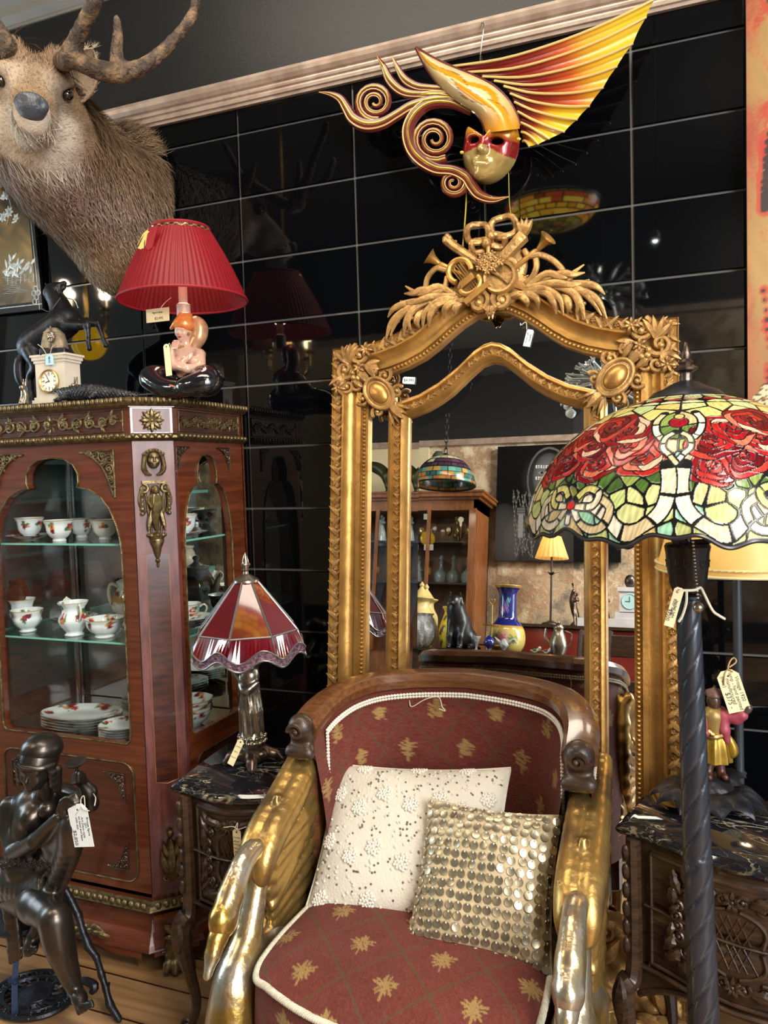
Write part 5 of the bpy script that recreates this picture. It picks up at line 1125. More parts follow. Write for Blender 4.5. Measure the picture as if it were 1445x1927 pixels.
        b = MB(); b.grid(X, np.array(srgb('9a8770'))); o = b.build('ear', mat('ear_hide', srgb('93806a'), .85, var=.25, scale=50., bump=.4, bscale=150.), t, sharp=180, solid=.006)
        b = MB(); rs2 = np.random.default_rng(9)
        for _ in range(380):
            i, j = rs2.integers(0, n1), rs2.integers(0, n2); p = X[i, j]; d = nrm(ax*rs2.uniform(.4, 1)+rs2.normal(0, .35, 3)+f*.2); b.add([p, p+np.cross(d, f)*.0012, p+d*rs2.uniform(.012, .028)], [(0, 1, 2)])
        b.build('ear_hair', mat('pale_ear_hair', srgb('b3a38c'), .7), o, smooth=False)
    M['antler'] = mat('antler', srgb('3a2c21'), .6, scale=30., col2=srgb('85694b'), blo=.45, bhi=.7, bump=1., bscale=110., stretch=(1, 1, 1))
    def ant(paths):
        S = SDF(.006); rs3 = np.random.default_rng(4)
        for pts, rr in paths: S.chain(pts, rr, k=.014, spline=5)
        b = MB(); S.mesh(b, disp=lambda P: .0016*np.sin(P[..., 0]*230+np.sin(P[..., 2]*90)*2)*np.sin(P[..., 1]*190+P[..., 2]*160)); b.build('antler', M['antler'], t)
    ant([([H(.062, -.075, .085), A(128, 112, -.6), A(138, 88, -.6), A(158, 45, -.62), A(182, -5, -.64), A(205, -70, -.64)], [.022, .02, .016, .014, .013, .011]),
         ([A(133, 104, -.6), A(160, 122, -.58), A(200, 136, -.54), A(232, 137, -.5), A(275, 122, -.46), A(325, 78, -.42), A(362, 28, -.4), A(370, -5, -.4)], [.016, .016, .019, .018, .015, .012, .009, .006]),
         ([A(222, 128, -.51), A(219, 100, -.51), A(222, 65, -.51), A(219, 30, -.51)], [.014, .01, .008, .004])])
    ant([([H(-.062, -.075, .085), A(12, 88, -.6), A(0, 62, -.6), A(-30, 10, -.62), A(-50, -60, -.6)], [.022, .02, .017, .015, .012]), ([A(5, 82, -.6), A(-40, 95, -.58), A(-90, 80, -.52), A(-140, 20, -.46)], [.021, .021, .019, .012])])
    b = MB(); b.lathe([(0, 0), (.17, 0), (.175, .008), (.165, .016), (0, .016)], fr=Fr((-1.75, -.002, 2.28), (1, 0, 0), (0, 0, 1.4), (0, -1, 0)), n=32); V2 = b.V[0]; V2[:, 2] = 2.28+(V2[:, 2]-2.28)*1.3; b.build('backboard', M['oak_dark'], t)
deer()
# ---------------------------------------------------------------- lacquer panel with mother of pearl
pn = thing('lacquer_panel', 'black lacquer panel inlaid with mother of pearl blossoms and boats at left', 'panel', (-2.3, -.02, 2.0))
PF = Fr((-2.122, -.012, 1.995), (1, 0, -.02), (-.06, 0, 1), (0, -1, 0)); pw, ph = .46, .60
b = MB(); b.fbox(PF, -pw, 0, 0, ph, 0, .014); b.build('board', M['black_gloss'], pn, smooth=False)
nu, nv = 140, 180; U, V_ = np.meshgrid(np.linspace(-pw+.022, -.022, nu), np.linspace(.03, ph-.025, nv), indexing='ij'); rs = np.random.default_rng(8)
nz = lambda s_, o=0: np.sin(U*s_+2*np.sin(V_*s_*.7+o))*np.sin(V_*s_*1.1+1.5*np.sin(U*s_*.8+o))
cl = .5+.5*nz(24)*.6+.25*nz(60, 2); C = np.array(srgb('17130f'))+(np.clip(cl-.45, 0, 1)*.9)[..., None]*np.array(srgb('8d6f3e')); rd = np.clip(nz(14, 1)-.2, 0, 1)*np.clip((V_-.36)/.08, 0, 1); C = C*(1-rd[..., None])+rd[..., None]*np.array(srgb('8a3c12'))
gl = np.exp(-((V_-.2)/.13)**2)*.3; C = C+gl[..., None]*np.array(srgb('b59a5c'))
b = MB(); b.grid(PF.arr(np.stack([U.ravel(), V_.ravel(), np.full(U.size, .0146)], 1)).reshape(nu, nv, 3), C); pic = b.build('painted_scene', M['attr_gloss'], pn, attr=True, smooth=False)
pearl_in = mat('mother_of_pearl', srgb('c9cfd0'), .22, .1, scale=60., col2=srgb('8fa0a4'), coat=.6)
b = MB()
for (cx, cy, r, n) in ((-.1, .5, .02, 6), (-.13, .47, .022, 7), (-.09, .45, .018, 6), (-.12, .42, .02, 6), (-.07, .52, .014, 6), (-.16, .52, .02, 6), (-.11, .36, .022, 7), (-.14, .345, .02, 6), (-.08, .335, .016, 5), (-.17, .4, .02, 6), (-.055, .48, .012, 5), (-.2, .36, .02, 6), (-.19, .48, .022, 6)):
    b.rosette(PF.sub(cx, cy, .0148, cx*40), r, n, .0016); b.leaf(PF.sub(cx, cy-.01, .0148, 2.6+cx*10), r*1.5, r*.6, .001)
b.tube([PF.P(-.1, .52, .015), PF.P(-.12, .45, .015), PF.P(-.1, .38, .015), PF.P(-.13, .31, .015)], .0015, 5, spline=4)
b.build('blossom_inlay', pearl_in, pic)
b = MB()
for k in range(26): b.leaf(PF.sub(-.16+.13*rs.random(), .12+.07*rs.random(), .0148, rs.uniform(-1.8, 1.8)), .03, .012, .001, bend=rs.uniform(-.01, .01))
for k in range(12): y = .07+.006*k; x0 = -.18+.03*rs.random(); b.tube([PF.P(x0+.015*i, y+.002*math.sin(i*1.7+k), .015) for i in range(int(rs.integers(4, 10)))], .0008, 4)
for k in range(7): b.tube([PF.P(-.15+.02*k, .1, .015), PF.P(-.145+.02*k, .13+.01*(k % 3), .015)], .001, 4)
b.build('water_inlay', pearl_in, pic)
b = MB()
for (x, y) in ((-.022, .045), (-.022, .075), (-.032, .06), (-.012, .06), (-.032, .03)): b.tube([PF.P(x+.009*math.cos(q), y+.009*math.sin(q), .0148) for q in np.arange(14)*2*PI/14], .0022, 5, closed=True)
b.build('coin_inlay', pearl_in, pn)
b = MB(); b.fbox(PF, -pw, 0, .018, .021, .014, .0155); b.fbox(PF, -.0145, -.0125, .0, ph, .014, .0152); b.fbox(PF, -pw, 0, ph-.016, ph-.014, .014, .0152); b.build('border_line', pearl_in, pn, smooth=False)

TOP = 1.6055
def snap(p, z): p = np.array(p, float); p[2] = z; return p
# ---------------------------------------------------------------- rearing horse
def horse():
    yb = -.27; a = lambda px, py, dy=0: A(px, py, yb+dy); fx = a(88, 700)
    t = thing('horse_statue', 'black rearing horse statue with bridle behind the small clock on cabinet', 'statue', (fx[0], yb, TOP))
    S = SDF(.0045)
    S.h = .0036; S.chain([a(56, 655), a(80, 636), a(112, 614), a(128, 602)], [.036, .037, .036, .034], k=.025, spline=3); S.ell(a(60, 650), (.036, .034, .04), k=.02); S.ell(a(130, 604), (.026, .032, .036), k=.015)
    S.chain([a(120, 598), a(112, 574), a(102, 556), a(98, 546)], [.032, .026, .02, .016], k=.014, spline=3)
    S.chain([a(95, 545), a(106, 540), a(120, 534)], [.017, .014, .008], k=.008); S.ell(a(121, 533), (.009, .008, .008), k=.004); S.chain([a(102, 552), a(114, 546), a(122, 542)], [.011, .007, .005], k=.005); S.ell(a(100, 552), (.014, .012, .014), k=.006)
    for s_ in (-1, 1):
        S.chain([a(92, 542, s_*.009), a(84, 532, s_*.012)], [.006, .0015], k=.003); S.ell(a(104, 541, s_*.013), .004, k=.002)
    for s_, pts in ((-1, [(128, 612), (150, 612), (164, 612), (166, 632), (166, 648), (168, 656)]), (1, [(132, 608), (165, 607), (184, 609), (191, 628), (195, 642), (199, 650)])):
        S.chain([a(x, y, s_*.02) for x, y in pts], [.02, .014, .0105, .0065, .0065, .0085], k=.007)
    for s_, pts in ((-1, [(58, 660), (70, 690), (56, 710)]), (1, [(66, 660), (88, 692), (76, 712)])):
        P = [a(x, y, s_*.024) for x, y in pts]; P.append(snap(P[-1]+np.array([.008, -.004, 0]), TOP+.012)); S.chain(P, [.03, .018, .0095, .012], k=.01, spline=3)
    b = MB(); S.mesh(b); b.build('body', M['iron'], t)
    S = SDF(.0045)
    for k in range(9): S.chain([a(91+2.4*k, 540+5*k, -.004+.003*(k % 3)), a(84+3*k, 548+5*k, .004*(k % 3)-.008), a(84+3.2*k, 562+5*k, .012-.012*(k % 2))], [.005, .006, .002], k=.002, spline=3)
    b = MB(); S.mesh(b); b.build('mane', M['iron'], t); S = SDF(.0045)
    S.chain([a(50, 660), a(38, 680), a(38, 710), a(45, 730)], [.008, .015, .015, .005], k=.008, spline=3); b = MB(); S.mesh(b); b.build('tail', M['iron'], t)
    b = MB(); b.tube([a(113, 536, -.012), a(108, 546, -.016), a(112, 552, -.012)], .0016, 5, spline=3); b.tube([a(112, 546, -.014), a(125, 560, -.03), a(140, 565, -.02), a(147, 580, -.01)], .0016, 5, spline=4); b.tube([a(78, 580, -.04), a(92, 586, -.045), a(105, 572, -.035), a(114, 560, -.03)], .0016, 5, spline=4); b.build('bridle', M['pewter'], t)
    c = A(85, 730, yb); b = MB(); b.ball((c[0]-.01, yb, TOP+.006), (.1, .06, .012), 20, 8); b.build('base', M['iron'], t)
horse()
# ---------------------------------------------------------------- clock with a pharaoh bust
def clock():
    y0 = -.445; bl, br = A(57, 745, y0), A(133, 742, y0); cx = (bl[0]+br[0])/2; w = .064
    t = thing('mantel_clock', 'small cream stone clock topped with silver pharaoh bust', 'clock', (cx, -.41, TOP))
    f = Fr((cx, y0, TOP), (1, 0, 0), (0, 0, 1), (0, -1, 0)); st = mat('cream_stone', srgb('c6bfae'), .6, var=.08, scale=30., bump=.1, bscale=120.)
    b = MB()
    for z0, z1, a, c in ((0, .012, .066, .038), (.012, .02, .06, .035), (.02, .118, .054, .032), (.118, .126, .058, .034), (.126, .136, .062, .037), (.136, .142, .066, .04)): b.prism([(-a, -c), (a, -c), (a*.97, c), (-a*.97, c)], Fr((cx, -.41, TOP), (1, 0, 0), (0, 1, 0), (0, 0, 1)), z0, z1)
    for k in range(-7, 8): b.fbox(f, .0075*k-.0022, .0075*k+.0022, .127, .136, -.02, .0035)
    b.build('case', st, t, smooth=False)
    b = MB(); d = f.sub(.0, .064, -.002); b.lathe([(.034, 0), (.0345, .006), (.032, .009), (.029, .006), (.029, .003)], fr=d, n=32); bz = b.build('bezel', M['gold_pale'], t)
    b = MB(); b.lathe([(0, .004), (.0295, .004), (.0295, .002), (0, .002)], fr=d, n=32); b.build('dial', mat('clock_dial', srgb('dcdcd4'), .4), bz)
    b = MB()
    for k in range(12):
        q = PI/2-k*PI/6; b.fbox(d.sub(.024*math.cos(q), .024*math.sin(q), .0042, q), -.003, .003, -.0008, .0008, 0, .0005)
    for a, L_, w_ in ((PI/2+.45, .021, .0009), (PI+.25, .014, .0012)): b.fbox(d.sub(0, 0, .0045, a), -.003, L_, -w_, w_, 0, .0006)
    b.ball(d.P(0, 0, .005), .002, 8, 6); b.build('hands_and_numerals', M['ink'], bz)
    for k, tx in enumerate(('12', '3', '6', '9')): a = PI/2-k*PI/2; text_mesh('numeral', tx, d.sub(.0185*math.cos(a), .0185*math.sin(a), .0046), .009, M['ink'], bz, .0002)
    H0 = Fr((cx, -.42, TOP+.142), nrm((.9, .42, 0)), (0, 0, 1)); b = MB(); b.prism([(-.036, .012), (-.031, .042), (-.025, .064), (-.013, .077), (.013, .077), (.025, .064), (.031, .042), (.036, .012)], H0, -.02, .018, bevel=.006)
    for k in range(9):
        for s_ in (-1, 1): x0 = .034-.0012*k; b.tube([H0.P(s_*(.014+.0004*k), .016+.0062*k, .0165), H0.P(s_*x0, .014+.0062*k, .013)], .0017, 5)
    for k in range(4): b.tube([H0.P(x, .064+.004*k-.08*x*x*10, .0175-.002*k) for x in np.linspace(-.02+.003*k, .02-.003*k, 7)], .0015, 5)
    b.build('headdress', mat('worn_silver_gilt', srgb('a99c83'), .4, .5, scale=40., col2=srgb('6d6555')), t)
    b = MB(); face(b, H0.sub(0, .05, .013), .0185); b.tube([H0.P(0, .033, .03), H0.P(0, .012, .03)], [.003, .005], 6); b.ball(H0.P(0, .074, .022), (.003, .004, .007), 8, 6); b.build('pharaoh_face', M['pewter'], t)
    S = SDF(.003); S.box(H0.P(0, .008, .0), (.038, .02, .013), R=np.stack([H0.u, H0.w, H0.v], 1), rad=.006, k=.01); b = MB(); S.mesh(b); b.build('bust', M['iron'], t)
    for s_, px in ((-1, 47), (1, 143)):
        p = snap(A(px, 740, -.455 if s_ < 0 else -.405), TOP); S = SDF(.0022); S.chain([p+(0, 0, .006), p+(0, 0, .03), p+(0, -.004, .044)], [.012, .01, .008], k=.006); S.ell(p+(0, -.008, .05), (.008, .01, .008), k=.004)
        for q in (-1, 1): S.chain([p+(q*.004, 0, .056), p+(q*.005, .002, .076)], [.0035, .002], k=.002); S.chain([p+(q*.008, -.006, .02), p+(q*.007, -.012, .004)], [.005, .005], k=.003)
        b = MB(); S.mesh(b); b.build('hare_figure', M['pewter'], t)
clock()
# ---------------------------------------------------------------- crocodile
def croc():
    P = [A(x, y, -.462) for x, y in ((97, 729), (112, 727), (128, 727), (150, 727), (175, 728), (200, 729), (222, 731), (240, 733))]
    P = [snap(p, TOP+h) for p, h in zip(P, (.03, .026, .022, .022, .02, .015, .01, .006))]
    for k, p in enumerate(P): p[1] = -.452+(0, .002, .0, .0, .004, .01, .018, .03)[k]
    t = thing('crocodile_figurine', 'dark metal crocodile with open jaws lying along cabinet front edge', 'figurine', P[3]*[1, 1, 0]+[0, 0, TOP]); S = SDF(.0022)
    S.chain(P[1:], [.014, .018, .022, .021, .015, .01, .005], k=.006, spline=4); S.chain([P[1]+(0, 0, .003), P[0]+(0, 0, .006)], [.009, .005], k=.004); S.chain([P[1]+(0, 0, -.012), snap(P[0], TOP+.006)], [.008, .005], k=.003)
    for p, dx in ((P[2], -.01), (P[4], .012)):
        for s_ in (-1, 1): S.chain([p+(0, s_*.014, -.006), p+(dx, s_*.026, -.01), snap(p+(dx-.008, s_*.03, 0), TOP+.004)], [.007, .006, .005], k=.004)
    for s_ in (-1, 1): S.ell(P[1]+(.004, s_*.006, .011), .004, k=.003)
    b = MB(); S.mesh(b, disp=lambda q: .0024*np.sin(q[..., 0]*560)*np.sin(q[..., 1]*520+q[..., 2]*480)); 
    for i in range(26):
        q = resample(np.array(P[2:]), 26)[i]
        for s_ in (-.005, .005): b.add([q+(-.005, s_, .017-.01*i/26), q+(.005, s_, .017-.01*i/26), q+(0, s_+.003, .017-.01*i/26), q+(.001, s_, .025-.014*i/26)], [(0, 1, 3), (1, 2, 3), (2, 0, 3)])
    b.build('body', mat('dark_pewter', srgb('3e4044'), .35, .6, scale=60., col2=srgb('222326')), t)
    b = MB()
    for k in range(6): q = P[0]+(P[1]-P[0])*k/6; b.lathe([(.0012, 0), (0, .004)], fr=Fr(q+(0, -.004, -.001), (1, 0, 0), (0, 1, 0), (0, 0, 1)), n=5)
    b.build('teeth', M['pewter'], t)
croc()
# ---------------------------------------------------------------- lamp with a seated lady and pleated red shade
def lady_lamp():
    M['red_binding'] = mat('red_binding', srgb('8e1420'), .6)
    yb = -.30; a = lambda px, py, dy=0: A(px, py, yb+dy); o = a(343, 740)
    t = thing('figure_table_lamp', 'table lamp of seated turbaned lady with pleated red shade, lit', 'lamp', (o[0], yb, TOP)); z = TOP
    skin = mat('glazed_skin', srgb('c19a86'), .2, coat=.5, var=.08, scale=20.); turb = mat('orange_gold_turban', srgb('c4562c'), .3, .2, scale=40., col2=srgb('d08a4a'), coat=.5)
    S = SDF(.003); hd = a(344, 622, -.02)
    fd = nrm((.12, -.95, -.24)); fu = nrm(np.array([.14, 0, 1])-fd*(np.array([.14, 0, 1])@fd)); HF_ = Fr(hd-fd*.006+fu*.0, np.cross(fu, fd)*-1, fu); HF_ = Fr(HF_.o, np.cross(fu, fd), fu, fd); HF_ = HF_ if HF_.u[0] > 0 else Fr(HF_.o, -HF_.u, fu, fd)
    S.ell(hd-fd*.004, (.025, .026, .03), k=.01); face_sdf(S, HF_.sub(0, -.003, .004), .028); S.chain([hd+(.004, .004, -.022), a(350, 662, 0)], [.012, .013], k=.008)
    S.chain([a(350, 668), a(350, 700), a(350, 722)], [.034, .03, .033], k=.02); S.cap(a(330, 668, -.0), a(375, 668, .0), .019, k=.02)
    S.chain([a(330, 668, -.01), a(322, 690, -.045), a(330, 690, -.07), a(346, 680, -.07)], [.016, .013, .0115, .009], k=.008); S.chain([a(376, 668, -.01), a(378, 692, -.04), a(352, 694, -.075), a(326, 688, -.08), a(322, 662, -.075), a(326, 650, -.06)], [.016, .014, .012, .01, .008, .007], k=.007)
    for k in range(4): S.chain([a(324+3*k, 656, -.078), a(325+3.5*k, 645, -.07), a(328+3.5*k, 640, -.06)], [.0034, .003, .0026], k=.002)
    for k in range(4): S.chain([a(345, 684-2.6*k, -.076), a(356, 676-2.6*k, -.074), a(362, 672-2.5*k, -.068)], [.0034, .003, .0024], k=.002)
    for q in (-1, 1): S.ell(a(350+q*14, 682, -.035), .018, k=.012)
    ft = a(362, 741, -.09); S.chain([snap(ft, z+.016), snap(ft+(-.03, -.006, 0), z+.012), snap(ft+(-.05, -.01, 0), z+.01)], [.012, .012, .008], k=.006)
    b = MB(); S.mesh(b); body_ = b.build('lady', skin, t)
    b = MB(); b.ball(HF_.P(0, -.0155, .0265), (.0062, .003, .0034), 10, 6); b.build('lips', mat('red_lips', srgb('b01820'), .2), body_)
    b = MB()
    for q in (-1, 1): b.tube([HF_.P(q*.0125, .001, .022), HF_.P(q*.008, -.0005, .0255), HF_.P(q*.004, .001, .026)], .0011, 5, spline=3); b.tube([HF_.P(q*.0135, .0065, .022), HF_.P(q*.008, .009, .026), HF_.P(q*.0035, .0075, .027)], .0009, 5, spline=3)
    b.build('eyes_and_brows', M['ink'], body_)
    S = SDF(.003); S.ell(hd+(.003, .004, .016), (.031, .032, .026), k=.012)
    for k in range(6): S.chain([hd+np.array([-.028+.004*k, -.016+.004*k, .006+.006*k]), hd+np.array([.0, -.022+.004*k, .022+.004*k]), hd+np.array([.026, -.004+.002*k, .012+.006*k])], [.005, .007, .005], k=.003, spline=3)
    S.ell(hd+(.006, .004, .038), (.018, .018, .014), k=.01); b = MB(); S.mesh(b); b.build('turban', turb, body_)
    S = SDF(.003); S.chain([a(368, 605, .01), a(376, 618, .015), a(374, 634, .01), a(366, 648, .005), a(362, 660, .0)], [.016, .02, .019, .016, .012], k=.01, spline=3); S.chain([a(378, 606, .02), a(382, 622, .02), a(372, 640, .015)], [.01, .013, .008], k=.004, spline=3); b = MB(); S.mesh(b); b.build('hanging_scarf', mat('copper_scarf', srgb('a07058'), .3, .3, scale=30., col2=srgb('c49a70')), body_)
    S = SDF(.0035); S.ell(a(350, 726, .0), (.045, .04, .028), k=.02)
    for P, R in (([a(360, 728), a(385, 712, -.06), a(392, 722, -.09), a(372, 738, -.11), a(345, 741, -.115)], [.036, .034, .03, .024, .02]), ([a(335, 728), a(300, 712, -.05), a(284, 714, -.08), a(312, 734, -.1), a(352, 742, -.1)], [.036, .032, .026, .022, .018])):
        P = [np.array([p[0], p[1], max(p[2], z+r_+.001)]) for p, r_ in zip(P, R)]; S.chain(P, R, k=.015, spline=4)
    b = MB(); S.mesh(b); b.build('trousers', M['black_gloss'], body_)
    b = MB(); b.lathe([(.034, 0), (.037, .006), (.036, .014), (.034, .02)], o=a(350, 712), n=24, mod=lambda th, i: 1+.1*np.cos(2*th)); b.ball(a(350, 708, -.036), (.008, .006, .01), 10, 8); b.build('sash', mat('cream_sash', srgb('cfc5b4'), .3, coat=.4), body_)
    b = MB(); b.tube([a(299, 712, -.085), a(322, 724, -.115), a(348, 735, -.128)], [.006, .01, .008], 8, spline=4, sy=.4); b.build('pink_stripe', mat('pink_glaze', srgb('b06a5c'), .15, coat=.6), body_)
    b = MB(); P = a(338, 655, -.02)
    for k in range(14): q = PI*k/13; b.ball(a(348, 655)+np.array([-.024*math.cos(q), -.032*math.sin(q), .004-.006*math.sin(q)]), .0042, 8, 6)
    b.build('bead_necklace', M['gold_pale'], body_); b = MB(); b.ball(hd+(.024, -.006, -.012), .0045, 8, 6); b.build('earring', M['gold_pale'], body_)
    # stem, shade
    cx, cy = o[0]+.008, yb+.012; zb = A(343, 566, cy)[2]; zt = A(338, 432, cy)[2]; rb, rt = .183, .083
    b = MB(); b.lathe([(.016, TOP+.23), (.02, TOP+.24), (.02, TOP+.275), (.013, TOP+.28), (.013, zb+.06), (.018, zb+.06), (.018, zb+.1)], o=(cx, cy, 0), n=16); b.build('socket', mat('ivory_socket', srgb('d7b9a8'), .4), t)
    b = MB(); b.ball((cx, cy, zb+.125), (.028, .028, .035), 16, 10); b.build('bulb', mat('lit_bulb', (1, .9, .8), .4, emit=(1., .62, .42), estr=9.), t)
    n = 288; b = MB(); pr = []
    for i in range(9): q = i/8; pr.append((rb+(rt-rb)*q+.006*math.sin(PI*q), zb+(zt-zb)*q))
    b.lathe(pr, o=(cx, cy, 0), n=n, mod=lambda th, i: 1+.008*np.cos(th*72)*(1+.3*np.sin(th*5)))
    b.F = [q for q in b.F if len(q) == 4]; b.M = b.M[:len(b.F)]
    sh = b.build('lamp_shade', translucent('red_pleated_silk', srgb('7e101c'), mixf=.32, rough=.5), t, sharp=180)
    for r_, z_ in ((rb, zb), (rt, zt)):
        b = MB(); b.tube([(cx+r_*1.004*math.cos(q), cy+r_*1.004*math.sin(q), z_) for q in np.arange(72)*2*PI/72], .0035, 6, closed=True); b.build('shade_binding', M['red_binding'], sh)
    b = MB(); q = np.linspace(-2.9, .1, 60); gold_b = M['gold_pale']
    b.tube([(cx+(rt+.006)*math.cos(x), cy+(rt+.006)*math.sin(x), zt-.012+.003*math.sin(x*22)) for x in q], .003, 6); b.build('gold_cord', gold_b, sh)
    b = MB(); b.tube([(cx+(rt+.006)*math.cos(x), cy+(rt+.006)*math.sin(x), zt-.012-.003*math.sin(x*22)) for x in q], .003, 6); k0 = a(285, 440, -.09)
    b.tube([k0, k0+np.array([-.014, -.01, -.02]), k0+np.array([-.018, -.008, -.06]), k0+np.array([-.02, 0, -.09])], [.005, .01, .012, .006], 8, spline=4, sy=.3); b.build('black_bow', M['black_satin'], sh)
    b = MB(); b.add([k0+p for p in ((-.004, -.014, .006), (.012, -.016, -.002), (-.01, -.018, -.05), (-.034, -.016, -.04))], [(0, 1, 2, 3)]); b.add([k0+p for p in ((0, -.012, .008), (-.026, -.014, -.016), (-.04, -.012, -.03), (-.016, -.012, .0))], [(0, 1, 2, 3)]); b.build('yellow_bow', mat('yellow_ribbon', srgb('c9b768'), .5), sh, smooth=False, solid=.002)
    b = MB(); b.add([k0+p for p in ((.0, -.01, .012), (.04, -.02, .014), (.024, -.03, -.05), (.012, -.032, -.056), (.0, -.028, -.046))], [(0, 1, 2, 3, 4)]); b.build('red_ribbon_end', mat('red_ribbon', srgb('8a1420'), .5), sh, smooth=False, solid=.002)
    b = MB(); b.tube([(cx, cy, zt-.01), (cx, cy, zt+.015)], .005, 8); b.tube([(cx-rt, cy, zt-.002), (cx+rt, cy, zt-.002)], .0018, 6); b.tube([(cx, cy-rt, zt-.002), (cx, cy+rt, zt-.002)], .0018, 6); b.build('shade_spider', M['gold_pale'], sh)
    point('lady_lamp_light', (cx, cy, zb+.055), 2.0, (1., .5, .34), .03)
lady_lamp()
# ---------------------------------------------------------------- marble topped bedside cabinets
def marble():
    m = bpy.data.materials.new('black_gold_marble'); m.use_nodes = True; nt = m.node_tree; N = nt.nodes; L = nt.links; b = N['Principled BSDF']; b.inputs['Roughness'].default_value = .09; b.inputs['Coat Weight'].default_value = .5
    tc = N.new('ShaderNodeTexCoord'); fac = None; col = None
    base = N.new('ShaderNodeRGB'); base.outputs[0].default_value = (*srgb('15161a'), 1); cur = base.outputs[0]
    for sc, wd, c, rot in ((3.2, .006, 'cdbd9c', .4), (6.5, .005, '8f6b3c', 1.3), (11., .006, 'b9b4aa', 2.2)):
        mp = N.new('ShaderNodeMapping'); mp.inputs['Rotation'].default_value = (0, 0, rot); mp.inputs['Scale'].default_value = (1, 2.6, 1); L.new(tc.outputs['Object'], mp.inputs[0])
        no = N.new('ShaderNodeTexNoise'); no.inputs['Scale'].default_value = sc; no.inputs['Detail'].default_value = 5; no.inputs['Distortion'].default_value = .8; L.new(mp.outputs[0], no.inputs[0])
        sb = N.new('ShaderNodeMath'); sb.operation = 'SUBTRACT'; sb.inputs[1].default_value = .5; L.new(no.outputs['Fac'], sb.inputs[0]); ab = N.new('ShaderNodeMath'); ab.operation = 'ABSOLUTE'; L.new(sb.outputs[0], ab.inputs[0])
        mr = N.new('ShaderNodeMapRange'); mr.inputs[1].default_value = 0; mr.inputs[2].default_value = wd; mr.inputs[3].default_value = .75; mr.inputs[4].default_value = 0; L.new(ab.outputs[0], mr.inputs[0])
        n2 = N.new('ShaderNodeTexNoise'); n2.inputs['Scale'].default_value = 5; L.new(tc.outputs['Object'], n2.inputs[0]); m2 = N.new('ShaderNodeMapRange'); m2.inputs[1].default_value = .46; m2.inputs[2].default_value = .6; L.new(n2.outputs['Fac'], m2.inputs[0])
        mu = N.new('ShaderNodeMath'); mu.operation = 'MULTIPLY'; L.new(mr.outputs[0], mu.inputs[0]); L.new(m2.outputs[0], mu.inputs[1])
        mx = N.new('ShaderNodeMix'); mx.data_type = 'RGBA'; L.new(mu.outputs[0], mx.inputs[0]); L.new(cur, mx.inputs[6]); mx.inputs[7].default_value = (*srgb(c), 1); cur = mx.outputs[2]
    L.new(cur, b.inputs['Base Color']); return m
M['marble'] = marble()
